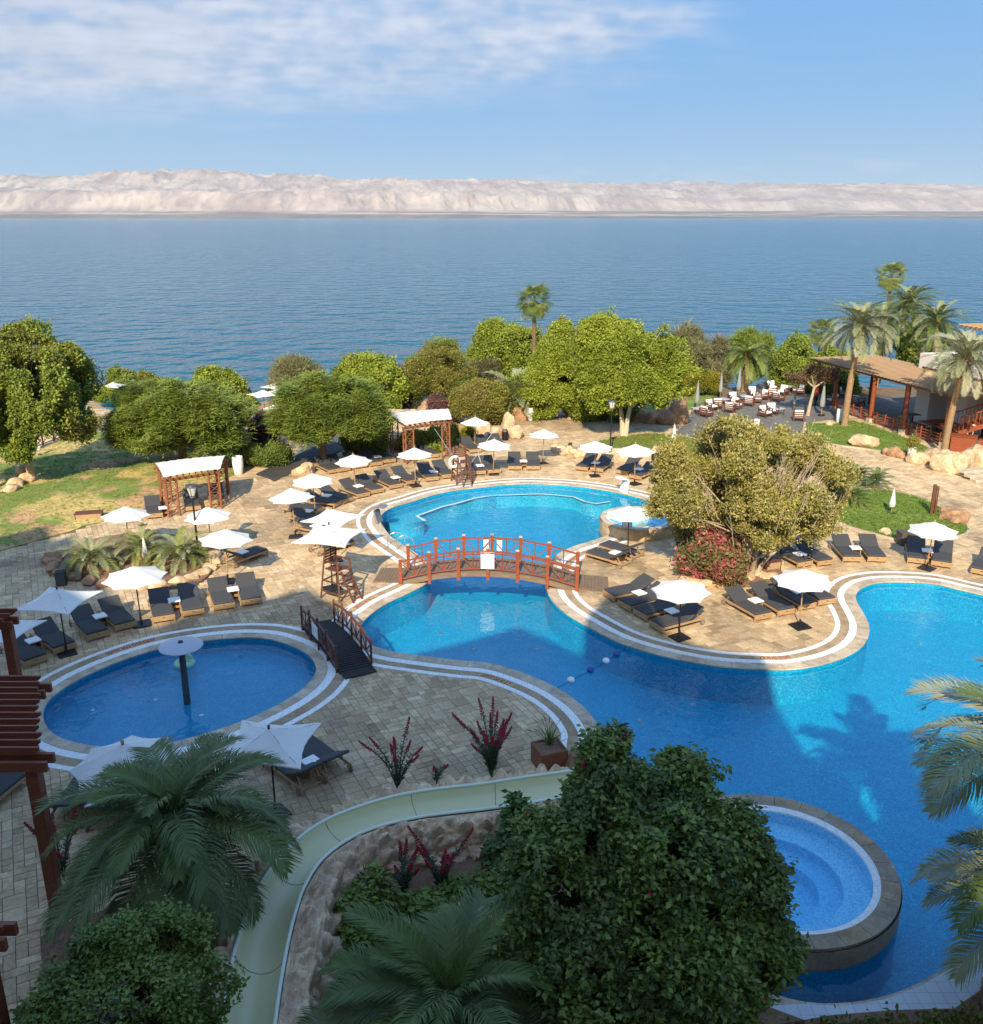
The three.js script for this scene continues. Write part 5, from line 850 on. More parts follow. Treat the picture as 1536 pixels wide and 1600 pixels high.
{
  const a0 = makeArmchair(); let first = true;
  for (const [u, v, t, where] of [[1103, 652, 2.2, 'by the near grey parasol'], [1111, 642, 0.6, 'by the near grey parasol'], [1120, 639, 3.0, 'by the near grey parasol'], [1140, 645, 2.6, 'in the middle group on the slate'], [1150, 640, 1.0, 'in the middle group on the slate'], [1146, 630, 0.2, 'in the middle group on the slate'], [1170, 635, 2.7, 'in the middle group on the slate'], [1182, 630, 1.4, 'before the spreading palm'], [1176, 621, 0.1, 'before the spreading palm'], [1190, 625, -1.2, 'before the spreading palm'], [1206, 623, 2.8, 'at the far edge group'], [1215, 628, 2.2, 'at the far edge group'], [1222, 618, -0.8, 'at the far edge group'], [1205, 611, 0.1, 'at the far edge group'], [1224, 608, 0.0, 'at the far edge group'], [1247, 617, -1.4, 'at the far edge group'], [1195, 652, 0.6, 'alone beside the olive crowned tree'], [1206, 648, 0.1, 'alone beside the olive crowned tree'], [1247, 658, 2.9, 'beside the pruned thin tree'], [1300, 632, -1.2, 'inside the first restaurant columns'], [1318, 622, 1.2, 'inside the first restaurant columns'], [1340, 634, 2.0, 'inside the first restaurant columns']])
  { const p = at(u, v).setY(0.06), label = `brown slatted armchair with white cushions ${where}`; if (first) { first = false; a0.position.copy(p); a0.rotation.y = t; Object.assign(a0.userData, { label, group: 'brown slatted armchairs on the slate terrace' }); } else copyOf(a0, p, t, label, 'brown slatted armchairs on the slate terrace'); }
  const mk = (u, v, label) => { const o = thing('coffee_table', label, 'table', at(u, v).setY(0.06), 0.4, 'low tables on the slate terrace'); obj('top', [rbox(0.85, 0.05, 0.85, 0.012, 0, 0.46, 0)], M.greyPaint, o); for (const a of [-1, 1]) for (const b of [-1, 1]) obj('leg', [box(0.06, 0.44, 0.06, a * 0.36, 0.22, b * 0.36)], M.brownWood, o); };
  mk(1091, 648, 'low grey topped table below the near grey parasol'); mk(1129, 633, 'low grey topped table below the second grey parasol'); mk(1162, 628, 'low grey topped table before the spreading palm'); mk(1234, 613, 'low grey topped table at the far terrace edge'); mk(1214, 648, 'low grey topped table next to the lone armchairs');
  // cream daybeds near the fence of the terrace
}

// ------------------------------------------------------------------ black fence, lower terrace with its pool
{
  const pts = [at(40, 711), at(68, 699), at(102, 686), at(135, 673), at(160, 677), at(200, 684)].map((v) => v.setY(0)), o = thing('garden_fence', 'black cross braced fence above the lower pool terrace', 'fence');
  for (let k = 0; k < pts.length - 1; k++) { const n = Math.max(2, Math.round(pts[k].distanceTo(pts[k + 1]) / 1.3)); for (let i = 0; i < n; i++) { const p = pts[k].clone().lerp(pts[k + 1], i / n), q = pts[k].clone().lerp(pts[k + 1], (i + 1) / n); obj('post', [box(0.09, 1.15, 0.09).translate(p.x, 0.65, p.z)], M.brownWood, o); for (const y of [0.25, 1.12]) obj('rail', [beam(p.clone().setY(y), q.clone().setY(y), 0.05, 0.06)], M.blackMetal, o); obj('brace', [beam(p.clone().setY(0.27), q.clone().setY(1.1), 0.035)], M.blackMetal, o); obj('brace', [beam(p.clone().setY(1.1).add(V3(0.01, 0, 0.02)), q.clone().setY(0.27).add(V3(0.01, 0, 0.02)), 0.035)], M.blackMetal, o); } }
  struct('kerb', pts.slice(0, -1).map((p, i) => beam(p.clone().setY(0.06), pts[i + 1].clone().setY(0.06), 0.3, 0.14)), M.concrete);
  const y = -4, q = (l) => l.map(([u, v]) => P(at(u, v, y)));
  struct('lower_terrace', [faceUp(sheet(q([[-60, 700], [200, 720], [470, 700], [470, 630], [300, 630], [150, 630], [-60, 640]]), y + 0.25))], M.bandStone);
  const lp = q([[84, 700], [136, 655], [160, 641], [240, 640], [300, 655], [300, 690], [200, 712]]); struct('lower_pool_basin', [sheet(lp, y + 0.262)], M.mosaicPale); const w = struct('lower_pool_water', [faceUp(sheet(lp, y + 0.30))], M.water);
  struct('lower_pool_basin', [sheet(q([[158, 634], [166, 628], [200, 630], [220, 636], [200, 640], [168, 639]]), y + 0.264)], M.mosaicPale);
  // white loungers and parasols down there
  const wl = (u, v, t, label) => { const c = thing('white_lounger', label, 'sun lounger', at(u, v, y + 0.25), t, 'white loungers on the lower terrace'); obj('seat', [rbox(0.75, 0.12, 1.3, 0.03, 0, 0.32, 0.65)], M.white, c); obj('backrest', [rbox(0.75, 0.12, 0.75, 0.03, 0, 0.52, 1.6, -0.5)], M.white, c); for (const a of [-1, 1]) for (const z of [0.1, 1.3]) obj('leg', [box(0.05, 0.3, 0.05, a * 0.33, 0.15, z)], M.white, c); };
  for (const [u, v] of [[72, 662], [84, 659], [96, 656], [106, 653]]) wl(u, v, 2.6, 'white lounger beside the lower pool behind the big left tree');
  const dn = (u, v, label, s = 1) => { const h = 2.5 * s, p = at(u, v, y + 0.25 + h), o = copyOf(sq0); o.position.set(p.x, y + 0.25, p.z); o.rotation.y = 0.5 + u * 0.01; o.scale.setScalar(s); o.userData = { label, category: 'parasol', group: 'square parasols on the lower terrace' }; };
  dn(176, 597, 'small white square parasol above the lower terrace at the sea edge', 0.95); dn(411, 609, 'white square parasol on the lower terrace, gap between the feathery trees', 1.1); dn(432, 597, 'white square parasol furthest out in the gap between the feathery trees', 1.1); dn(442, 604, 'white square parasol beside the tamarisk in the gap of the trees', 1.1); dn(428, 632, 'lowest white square parasol in the gap between the feathery trees', 1.1);
  closedParasol(at(190, 622, y + 0.25), 2.2, 'furled white parasol on the lower terrace beside the small square one', M.canvas, 'furled white parasols', 1.2);
}

// ------------------------------------------------------------------ the water slide and its rock walls
{
  const out = [[336, 1640], [353, 1531], [375, 1444], [400, 1387], [441, 1331], [491, 1289], [544, 1264], [616, 1242], [672, 1232], [750, 1223], [815, 1213], [887, 1203], [965, 1190]], inn = [[428, 1640], [443, 1530], [461, 1440], [481, 1381], [512, 1337], [562, 1304], [606, 1289], [650, 1279], [700, 1272], [755, 1266], [812, 1258], [868, 1249], [945, 1237]];
  const n = out.length, lipY = (i) => lerp(1.45, 0.62, i / (n - 1)), A = new THREE.CatmullRomCurve3(out.map(([u, v], i) => at(u, v, lipY(i)))), B = new THREE.CatmullRomCurve3(inn.map(([u, v], i) => at(u, v, lipY(i)))), K = 140, S = 18;
  const o = thing('water_slide', 'pale yellow green water slide curving down to the lagoon', 'water slide'), pos = [], idx = [];
  for (let i = 0; i <= K; i++) { const a = A.getPoint(i / K), b = B.getPoint(i / K); for (let j = 0; j <= S; j++) { const t = j / S, p = a.clone().lerp(b, 0.04 + 0.92 * t); pos.push(p.x, p.y - 0.52 * Math.pow(Math.sin(Math.PI * t), 0.55), p.z); } }
  for (let i = 0; i < K; i++) for (let j = 0; j < S; j++) { const a = i * (S + 1) + j; idx.push(a, a + S + 1, a + 1, a + 1, a + S + 1, a + S + 2); }
  const g = new THREE.BufferGeometry(); g.setAttribute('position', new THREE.Float32BufferAttribute(pos, 3)); g.setIndex(idx); g.computeVertexNormals(); obj('chute', [g], M.slide, o);
  for (const [c, w] of [[A, 0.04], [B, 0.96]]) { const p = []; for (let i = 0; i <= K; i++) p.push(A.getPoint(i / K).lerp(B.getPoint(i / K), w)); obj('lip', [new THREE.TubeGeometry(new THREE.CatmullRomCurve3(p), K, 0.04, 8)], M.slideLip, o); }
  for (const t of [0.12, 0.3, 0.44, 0.62, 0.78]) { const q = []; for (let j = 0; j <= 12; j++) { const s = j / 12, p = A.getPoint(t).lerp(B.getPoint(t), 0.04 + 0.92 * s); p.y -= 0.52 * Math.pow(Math.sin(Math.PI * s), 0.55) - 0.004; q.push(p); } obj('seam', [new THREE.TubeGeometry(new THREE.CatmullRomCurve3(q), 24, 0.009, 5)], M.concrete, o); }
  // sculpted rock on both sides
  const wall = (name, label, curve, other, wide, drop, from, to, seed) => {
    const KK = 340, SS = 40, ps = [], ix = [];
    for (let i = 0; i <= KK; i++) { const t = lerp(from, to, i / KK), p = curve.getPoint(t), q = other.getPoint(t), d = p.clone().sub(q).setY(0).normalize();
      for (let j = 0; j <= SS; j++) { const s = j / SS, run = s < 0.45 ? s / 0.45 : 1, fall = s < 0.45 ? 0 : (s - 0.45) / 0.55; const v = p.clone().addScaledVector(d, 0.0 + wide * run + fall * wide * 0.5); v.y += -0.05 - drop(t) * fall + 0.10 * Math.sin(run * 2.6) * (fall ? 0.5 : 1);
        const w = worley3(v.x * 2.4, v.y * 2.4, v.z * 2.4, seed), w2 = worley3(v.x * 6, v.y * 6, v.z * 6, seed + 9), k = Math.min(1, s * 7); const bump = 0.34 * Math.min(0.55, w[1] - w[0]) - 0.13 * w[0] + 0.13 * Math.min(0.5, w2[1] - w2[0]) + 0.10 * (fbm(v.x * 5, v.z * 5 + v.y * 4, 4, seed) - 0.5) - 0.06; v.addScaledVector(d, bump * k * (0.4 + fall)); v.y += bump * k * (1 - fall * 0.7); ps.push(v.x, v.y, v.z); } }
    for (let i = 0; i < KK; i++) for (let j = 0; j < SS; j++) { const a = i * (SS + 1) + j; ix.push(a, a + 1, a + SS + 1, a + 1, a + SS + 2, a + SS + 1); }
    const gg = new THREE.BufferGeometry(); gg.setAttribute('position', new THREE.Float32BufferAttribute(ps, 3)); gg.setIndex(ix); gg.computeVertexNormals(); tag(obj(name, [gg], M.rockPale), label, 'rock wall');
  };
  wall('slide_rock_wall', 'sculpted pale rock wall on the inner curve of the slide', B, A, 0.55, (t) => 0.75 + 0.5 * (1 - t), 0.0, 0.93, 3);
  wall('slide_rock_wall', 'low sculpted pale rock edge on the outer curve of the slide', A, B, 0.30, (t) => 0.55 + 0.8 * (1 - t), 0.0, 1.0, 7);
}

// ------------------------------------------------------------------ boulders
function boulderGeo(seed, sx, sy, sz, detail = 4) {                                 // a block broken along a few planes, then weathered
  const g = mergeVertices(new THREE.IcosahedronGeometry(1, detail)), p = g.attributes.position, r = rng(seed * 7 + 1), planes = [];
  for (let i = 0; i < 11; i++) { const u = r() * 2 - 1, a = r() * 6.283, h = Math.sqrt(1 - u * u); planes.push([V3(h * Math.cos(a), u, h * Math.sin(a)), 0.66 + 0.3 * r()]); }
  for (let i = 0; i < p.count; i++) { const v = V3().fromBufferAttribute(p, i).normalize(); let k = 1.05; for (const [n, d] of planes) { const c = v.dot(n); if (c > 0.05) k = Math.min(k, d / c); } k *= 0.97 + 0.16 * (noise3(v.x * 2.2 + 9, v.y * 2.2, v.z * 2.2, seed) - 0.5) + 0.09 * (noise3(v.x * 7, v.y * 7, v.z * 7, seed) - 0.5); v.multiplyScalar(k * 1.1); v.x *= sx; v.y *= sy; v.z *= sz; p.setXYZ(i, v.x, v.y, v.z); }
  return toCreasedNormals(g, 0.5);
}
const boulders = [];
function boulder(u, v, w, h, d, label, mat = M.rock, turn = 0, base = 0, group) { const p = at(u, v, base); const o = obj('boulder', [boulderGeo(boulders.length * 13 + 5, w / 2, h * 0.62, d / 2, w > 1.2 ? 4 : 3)], mat); o.position.set(p.x, base + h * 0.32, p.z - d * 0.3); o.rotation.y = turn + boulders.length; tag(o, label, 'boulder', group); boulders.push(o); return o; }
boulder(1412.5 - 60, 700, 1.9, 0.95, 1.3, 'smooth pale boulder lying in the middle of the restaurant lawn', M.rock, 0);
for (const [u, v, w, h] of [[1398, 714, 1.0, 0.7], [1388, 712, 0.7, 0.5], [1410, 717, 0.7, 0.5]]) boulder(u, v, w, h, 0.8, 'reddish rock in the cluster beside the leafy white pot', M.rockRed, 0, 0, 'rocks beside the leafy pot');
for (const [u, v, w, h] of [[1438, 726, 1.3, 0.7], [1460, 724, 1.5, 1.0], [1484, 738, 1.9, 1.3], [1506, 738, 1.7, 1.5], [1528, 730, 1.7, 1.5], [1475, 728, 1.2, 1.0]]) boulder(u, v, w, h, 1.3, 'large ochre boulder in the row at the foot of the right palm', M.rock, 0, 0, 'ochre boulders below the right palm');
for (const [u, v, w, h] of [[757, 684, 1.3, 1.3], [775, 683, 1.1, 0.9], [795, 680, 1.2, 1.6], [768, 690, 1.0, 0.7], [806, 686, 0.9, 0.9]]) boulder(u, v, w, h, 1.0, 'upright ochre boulder beside the black litter bin', M.rock, 0, 0, 'ochre boulders by the litter bin');
for (const [u, v, w, h] of [[800, 656, 1.6, 1.0], [814, 657, 1.4, 1.1], [786, 657, 1.0, 0.9], [671, 645, 1.4, 1.2], [662, 650, 1.3, 0.9]]) boulder(u, v, w, h, 1.2, 'reddish boulder in the planting behind the paved path', M.rockRed, 0, 0, 'reddish boulders behind the path');
for (const [u, v, w, h] of [[1062, 661, 2.2, 1.9], [1040, 663, 1.9, 1.4], [1020, 662, 1.5, 1.1], [1000, 660, 1.3, 1.0]]) boulder(u, v, w, h, 1.6, 'rounded pinkish boulder at the end of the slate terrace', M.rockRed, 0, 0, 'pinkish boulders at the slate terrace');
for (const [u, v, w, h] of [[1482, 806, 1.0, 0.5], [1493, 815, 1.4, 0.7], [1500, 820, 1.0, 0.5]]) boulder(u, v, w, h, 0.8, 'flat reddish rock at the tip of the small oval lawn', M.rockRed, 0, 0, 'flat rocks on the oval lawn');
boulder(1384, 836, 0.6, 0.36, 0.5, 'small pale stone on the edge of the oval lawn', M.rock); boulder(1296, 667, 0.5, 0.35, 0.4, 'small pale stone on the restaurant lawn', M.rock); boulder(1146, 664, 1.2, 0.9, 1.0, 'pale rounded boulder beside a cycad on the slate terrace', M.rock);
for (let i = 0; i < 22; i++) { const t = i / 21, u = lerp(868, 1025, t), v = 706 + 12 * Math.sin(t * 2.6) + (i % 3) * 1.5; boulder(u, v, 0.75 + 0.25 * hash(i, 3), 0.42 + 0.22 * hash(i, 4), 0.6, 'ochre block of the low dry stone wall round the lawn', M.rock, 0, 0, 'blocks of the low dry stone wall'); }
for (let i = 0; i < 9; i++) boulder(lerp(1072, 1205, i / 8), 912 + 5 * Math.sin(i * 0.8) - (i > 6 ? 6 : 0), 0.9, 0.32, 0.6, 'flat ochre stone edging the planter of the pale tree', M.rock, 0, 0, 'stones edging the tree planter');
for (let i = 0; i < 16; i++) { const t = i / 15, a = lerp(-0.15, Math.PI * 1.05, t), u = 205 + 128 * Math.cos(a), v = 880 + 41 * Math.sin(a); boulder(u, v, 0.75 + 0.3 * hash(i, 13), 0.34, 0.6, i < 9 ? 'flat ochre stone edging the planter of little palms' : 'dark red layered stone edging the planter of little palms', i < 9 ? M.rock : M.rockRed, 0, 0, i < 9 ? 'ochre stones edging the palm planter' : 'red stones edging the palm planter'); }
for (const [u, v, w, h] of [[205, 698, 1.6, 0.7], [190, 700, 1.2, 0.5], [395, 694, 2.4, 1.0], [415, 691, 2.0, 1.0], [430, 692, 1.5, 0.7], [340, 694, 1.4, 0.6]]) boulder(u, v, w, h, 1.2, 'sunlit ochre rock along the far edge of the left lawn', M.rock, 0, 0, 'ochre rocks at the far lawn edge');
for (const [u, v, w, h] of [[35, 748, 0.9, 0.9], [22, 762, 1.2, 0.5], [14, 770, 1.0, 0.5], [40, 755, 0.9, 0.6]]) boulder(u, v, w, h, 0.9, 'ochre stone beside the pale trunk on the left lawn', M.rock, 0, 0, 'stones under the left tree');
for (const [u, v] of [[480, 742], [470, 746]]) boulder(u, v, 1.1, 0.8, 0.9, 'ochre rock beside the trunk of the feathery tree by the path', M.rock, 0, 0, 'rocks by the feathery tree');
boulder(914, 1206, 1.5, 0.75, 0.9, 'flat brown boulder at the end of the water slide', std('rockBrown', { color: C(0.36, 0.24, 0.14), roughness: 0.9, map: T.rock, bumpMap: T.rockBump, bumpScale: 0.03 }), 0);
for (const [u, v, w, h, d, t] of [[745, 1470, 2.0, 0.75, 0.6, 0.4], [700, 1500, 1.2, 0.6, 0.6, 0.2]]) boulder(u, v, w, h, d, 'layered pale rock ledge in the planting inside the slide curve', M.rockPale, t, 0.1, 'rock ledges inside the slide curve');
{ // steps at the right edge and the planter box with a spiky plant
  const s = thing('garden_steps', 'two pale stone steps between the ochre boulders', 'steps', at(1530, 752).setY(0.0), 0.35); for (let i = 0; i < 3; i++) obj('step', [rbox(2.2, 0.16, 0.5, 0.02, 0.6, 0.08 + i * 0.16, -i * 0.45)], M.coping3, s);
  const b = thing('timber_planter', 'rust red timber planter box with spiky leaves beside the slide', 'planter', at(858, 1196).setY(0.018), 0.35); for (const a of [-1, 1]) { obj('side_board', [box(0.05, 0.62, 0.8, a * 0.38, 0.31, 0)], M.rustWood, b); obj('end_board', [box(0.72, 0.62, 0.05, 0, 0.31, a * 0.375)], M.rustWood, b); } obj('soil', [box(0.7, 0.02, 0.7, 0, 0.55, 0)], M.soil, b);
}
// ------------------------------------------------------------------ foliage
function leafSet(n, long, wide, seed, { flat = 0, spread = 0.5, droop = 0, fold = 0.25 } = {}) {          // a little spray of n leaves
  const r = rng(seed), pos = [];
  for (let i = 0; i < n; i++) {
    const a = r() * 6.283, e = (r() - 0.35) * (flat ? 0.5 : 2.0), d = V3(Math.cos(a) * Math.cos(e), Math.sin(e) - droop, Math.sin(a) * Math.cos(e)).normalize(), base = V3(r() - 0.5, (r() - 0.5) * (flat ? 0.3 : 1), r() - 0.5).multiplyScalar(spread);
    const up = V3(0, 1, 0).addScaledVector(d, -d.y).add(V3(r() - 0.5, r() - 0.5, r() - 0.5).multiplyScalar(flat ? 0.3 : 1.0)).normalize(), s = d.clone().cross(up).normalize(), L = long * (0.7 + 0.6 * r()), w = wide * (0.7 + 0.6 * r());
    const m = base.clone().addScaledVector(d, L * 0.45), t = base.clone().addScaledVector(d, L), l = m.clone().addScaledVector(s, w).addScaledVector(up, w * fold), q = m.clone().addScaledVector(s, -w).addScaledVector(up, w * fold);
    for (const v of [base, l, t, base, t, q]) pos.push(v.x, v.y, v.z);
  }
  const g = new THREE.BufferGeometry(); g.setAttribute('position', new THREE.Float32BufferAttribute(pos, 3)); g.computeVertexNormals(); return g;
}
const leaves = { broad: leafSet(24, 0.21, 0.06, 1, { spread: 0.6, droop: 0.25 }), small: leafSet(22, 0.15, 0.045, 2, { spread: 0.55 }), feather: leafSet(24, 0.42, 0.028, 3, { flat: 1, spread: 0.7 }), near: leafSet(5, 0.30, 0.085, 4, { droop: 0.35, spread: 0.35 }), wisp: leafSet(14, 0.5, 0.022, 5, { droop: 0.2, spread: 0.5 }), tiny: leafSet(18, 0.13, 0.045, 6, { spread: 0.6 }), spike: leafSet(8, 0.6, 0.03, 7, { spread: 0.15 }) };
function foliage(parent, name, lobes, n, geo, mat, size, palette, rnd, { shell = 0.62, flat = false, gaps = 0.36, gapScale = 0.9 } = {}) {
  const w = lobes.map((l) => l[3] * l[4] + l[4] * l[5] + l[3] * l[5]), sum = w.reduce((a, b) => a + b), at_ = [], cols = [], m = new THREE.Matrix4(), q = new THREE.Quaternion(), e = new THREE.Euler(), c = new THREE.Color();
  let tries = 0;
  while (at_.length < n && tries++ < n * 6) {
    let k = rnd() * sum, i = 0; while (i < lobes.length - 1 && (k -= w[i]) > 0) i++;
    const l = lobes[i], u = rnd() * 2 - 1, a = rnd() * 6.283, h = Math.sqrt(1 - u * u), rr = rnd() < 0.11 ? 1.0 + 0.34 * rnd() * rnd() : shell + (1.04 - shell) * Math.pow(rnd(), 0.6), dx = h * Math.cos(a), dy = u, dz = h * Math.sin(a);
    const bump = 0.72 + 0.52 * noise3(dx * 2.6 + i * 3, dy * 2.6, dz * 2.6, 17 + i), x = l[0] + dx * l[3] * rr * bump, y = l[1] + dy * l[4] * rr * bump, z = l[2] + dz * l[5] * rr * bump;
    if (noise3(x * gapScale + 40, y * gapScale + 40, z * gapScale + 40, 5) < gaps) continue;                      // open places between the clumps
    if (lobes.some((o, j) => j !== i && ((x - o[0]) / o[3]) ** 2 + ((y - o[1]) / o[4]) ** 2 + ((z - o[2]) / o[5]) ** 2 < 0.42)) continue;
    const s = size * (0.65 + 0.7 * rnd()); q.setFromEuler(flat ? e.set((rnd() - 0.5) * 0.7, rnd() * 6.283, (rnd() - 0.5) * 0.7) : e.set((rnd() - 0.5) * 1.6, rnd() * 6.283, (rnd() - 0.5) * 1.6));
    at_.push(m.clone().compose(V3(x, y, z), q, V3(s, s, s)));
    const clump = noise3(x * 0.8, y * 0.8, z * 0.8, 3), pc = palette[Math.min(palette.length - 1, Math.floor((0.65 * clump + 0.35 * rnd()) * palette.length * 0.999))], b = 0.8 + 0.4 * rnd(); cols.push(c.clone().setRGB(pc[0] * b, pc[1] * b, pc[2] * b));
  }
  const o = new THREE.InstancedMesh(geo, mat, at_.length); at_.forEach((mm, i) => { o.setMatrixAt(i, mm); o.setColorAt(i, cols[i]); });
  o.name = name; o.userData = { kind: 'stuff' }; o.castShadow = o.receiveShadow = true; parent.add(o); return o;
}
function autoLobes(rnd, cy, rx, ry, rz, n, k = 0.42) {
  const out = []; for (let i = 0; i < n; i++) { const a = i * 2.4 + rnd() * 0.9, u = -0.55 + 1.4 * ((i + 0.5) / n) + (rnd() - 0.5) * 0.25, h = Math.sqrt(Math.max(0.06, 1 - Math.min(1, u * u))), f = 0.5 + 0.26 * rnd(), q = k * (0.62 + 0.72 * rnd()); out.push([Math.cos(a) * h * rx * f, cy + u * ry * (f + 0.06), Math.sin(a) * h * rz * f, rx * q * 1.08, ry * q * 1.05, rz * q * 1.08]); }
  for (let i = 0; i < n * 1.6; i++) { const l = out[Math.floor(rnd() * n)], a = rnd() * 6.283, u = rnd() * 1.7 - 0.7, h = Math.sqrt(Math.max(0, 1 - u * u)), q = 0.34 + 0.2 * rnd(); out.push([l[0] + Math.cos(a) * h * l[3] * 0.86, l[1] + u * l[4] * 0.86, l[2] + Math.sin(a) * h * l[5] * 0.86, l[3] * q, l[4] * q, l[5] * q]); }
  return out;
}
function limbs(parent, lobes, trunkH, r, bark, rnd, stems = 1, spreadOut = 0.4, lean = 0) {
  for (let s = 0; s < stems; s++) { const a = s / stems * 6.283 + 0.4, dx = stems > 1 ? Math.cos(a) * spreadOut : lean, dz = stems > 1 ? Math.sin(a) * spreadOut : 0; obj('trunk', [taper([V3(dx * 0.25, -0.1, dz * 0.25), V3(dx * 0.5, trunkH * 0.4, dz * 0.5), V3(dx, trunkH, dz)], [r * 1.35, r, r * 0.75], 9, 0.12, rnd)], bark, parent);
    const mine = lobes.slice(0, 40).filter((_, i) => i % stems === s); for (const l of mine) obj('limb', [taper([V3(dx, trunkH * 0.92, dz), V3(lerp(dx, l[0], 0.45) + (rnd() - 0.5) * 0.3, lerp(trunkH, l[1], 0.55), lerp(dz, l[2], 0.45)), V3(l[0], l[1] + l[4] * 0.2, l[2])], [r * 0.55, r * 0.3, r * 0.07], 6)], bark, parent); }
}
let treeSeed = 100;
const G1 = [[0.16, 0.205, 0.018], [0.21, 0.26, 0.022], [0.27, 0.32, 0.028], [0.32, 0.37, 0.036]];             // fresh green
const G2 = [[0.145, 0.205, 0.028], [0.185, 0.25, 0.032], [0.225, 0.29, 0.038], [0.27, 0.32, 0.044]];             // dark green
const G3 = [[0.16, 0.165, 0.026], [0.21, 0.21, 0.03], [0.26, 0.245, 0.038], [0.22, 0.18, 0.04]];              // olive
const G4 = [[0.17, 0.175, 0.07], [0.21, 0.21, 0.09], [0.25, 0.235, 0.11]];                                      // grey green
const GY = [[0.20, 0.20, 0.015], [0.28, 0.25, 0.015], [0.15, 0.19, 0.02]];
const GD = [[0.10, 0.15, 0.028], [0.13, 0.185, 0.032], [0.16, 0.22, 0.038], [0.19, 0.25, 0.044]];  // shrub and near tree greens, kept darker with some shade in the colour
function tree(name, label, pos, { trunkH, r = 0.2, cy, rx, ry, rz = rx, lobes = 9, n = 3000, geo = leaves.broad, size = 1, pal = G1, bark = M.barkBrown, stems = 1, spread = 0.5, opts = {}, mat = M.leaf, k = 0.42, group, lean = 0, list = null, category = 'tree' }) {
  const rnd = rng(treeSeed++), o = thing(name, label, category, pos, 0, group), L = list ?? autoLobes(rnd, cy, rx, ry, rz, lobes, k);
  if (trunkH > 0) limbs(o, L, trunkH, r, bark, rnd, stems, spread, lean); foliage(o, 'crown', L, n, geo, mat, size, pal, rnd, opts); return o;
}
const treeAt = (u, v, h = 0) => at(u, v, h);
// size of something seen at a point: metres per picture unit there
const mpp = (p) => (-p.z * CP + (EYE - p.y) * SP) / FOCAL;
function placedTree(name, label, u0, u1, v0, v1, baseV, o) {                       // a crown seen between u0..u1 and v0..v1, standing where baseV meets the ground
  const u = (u0 + u1) / 2, b = at(o.baseU ?? u, baseV, o.ground ?? 0), d = -b.z, top = along(u, v0, d), low = along(u, v1, d), m = mpp(V3(0, (top.y + low.y) / 2, b.z)), rx = (u1 - u0) / 2 * m, cx = along(u, (v0 + v1) / 2, d).x;
  const g = o.ground ?? 0, ry = (top.y - low.y) / 2, cy = (top.y + low.y) / 2 - g; const t = tree(name, label, V3(b.x, g, b.z), { cy, rx: rx * 0.98, ry: ry * 1.0, rz: (o.depth ?? 0.85) * rx, trunkH: o.noTrunk ? 0 : Math.max(0.4, cy - ry * 0.72), ...o });
  for (const ch of t.children) if (o.baseU !== undefined && ch.name === 'crown') ch.position.x = cx - b.x; return t;
}
// ---- the trees beyond the pools
placedTree('broadleaf_tree', 'large leafy tree with pale trunk at the left end of the lawn', -22, 146, 516, 690, 752, { baseU: 50, n: 9500, size: 0.8, pal: [...G2, ...G3.slice(0, 2), ...G1.slice(0, 2)], lobes: 14, r: 0.2, k: 0.36, bark: M.barkPale, geo: leaves.broad, opts: { gaps: 0.45, gapScale: 1.1 } });
placedTree('broadleaf_tree', 'leafy tree with bare pale limbs cut off by the picture edge', -75, 45, 570, 735, 765, { baseU: -12, n: 5500, size: 0.72, pal: [...G1, ...G2], lobes: 9, r: 0.18, bark: M.barkPale });
const flatOpt = { flat: true, gaps: 0.46, shell: 0.4, gapScale: 1.0 };
placedTree('feathery_tree', 'wide flat topped feathery tree on the left lawn behind the pergola', 166, 396, 594, 712, 727, { baseU: 287, n: 7500, geo: leaves.feather, size: 0.95, pal: [...G2, [0.10, 0.15, 0.03]], lobes: 26, r: 0.28, k: 0.3, depth: 0.9, opts: flatOpt });
placedTree('feathery_tree', 'wide flat topped feathery tree beside the asphalt path', 430, 612, 588, 708, 730, { baseU: 506, n: 6500, geo: leaves.feather, size: 0.9, pal: [...G2, [0.10, 0.14, 0.03]], lobes: 24, r: 0.25, k: 0.3, depth: 0.9, opts: flatOpt });
const LG = -4;
placedTree('garden_tree', 'small round tree between the sea and the lower terrace on the left', 165, 250, 573, 640, 625, { ground: LG, n: 1700, size: 1.1, pal: [...G3, ...G2], lobes: 7 });
placedTree('garden_tree', 'round green tree behind the left feathery tree', 296, 390, 578, 650, 640, { ground: LG, n: 2000, size: 1.1, pal: G1, lobes: 8 });
placedTree('tamarisk', 'wispy grey green tamarisk rising above the gap by the sea', 430, 512, 548, 650, 640, { ground: LG, n: 2600, size: 1.25, geo: leaves.wisp, pal: G4, lobes: 10, bark: M.barkPale });
placedTree('garden_tree', 'bright green rounded tree behind the feathery tree and path', 514, 640, 557, 670, 665, { ground: LG, n: 3200, size: 1.15, pal: [...G1, ...GY.slice(2)], lobes: 10 });
placedTree('tamarisk', 'brownish wispy tamarisk between two round green trees', 605, 655, 565, 660, 655, { ground: LG, n: 1200, size: 1.1, geo: leaves.wisp, pal: [[0.10, 0.095, 0.06], [0.13, 0.12, 0.08]], lobes: 6, bark: M.barkPale });
placedTree('garden_tree', 'dense olive green round tree behind the far pergola', 632, 738, 538, 650, 655, { ground: LG, n: 3200, size: 1.0, pal: [...G3, ...G2.slice(1)], lobes: 9, geo: leaves.small });
placedTree('round_shrub', 'clipped yellow green round shrub right of the far pergola', 700, 790, 596, 664, 662, { n: 2400, size: 0.9, pal: [...G3, ...GY.slice(2)], lobes: 8, geo: leaves.small, opts: { gaps: 0.3 } });
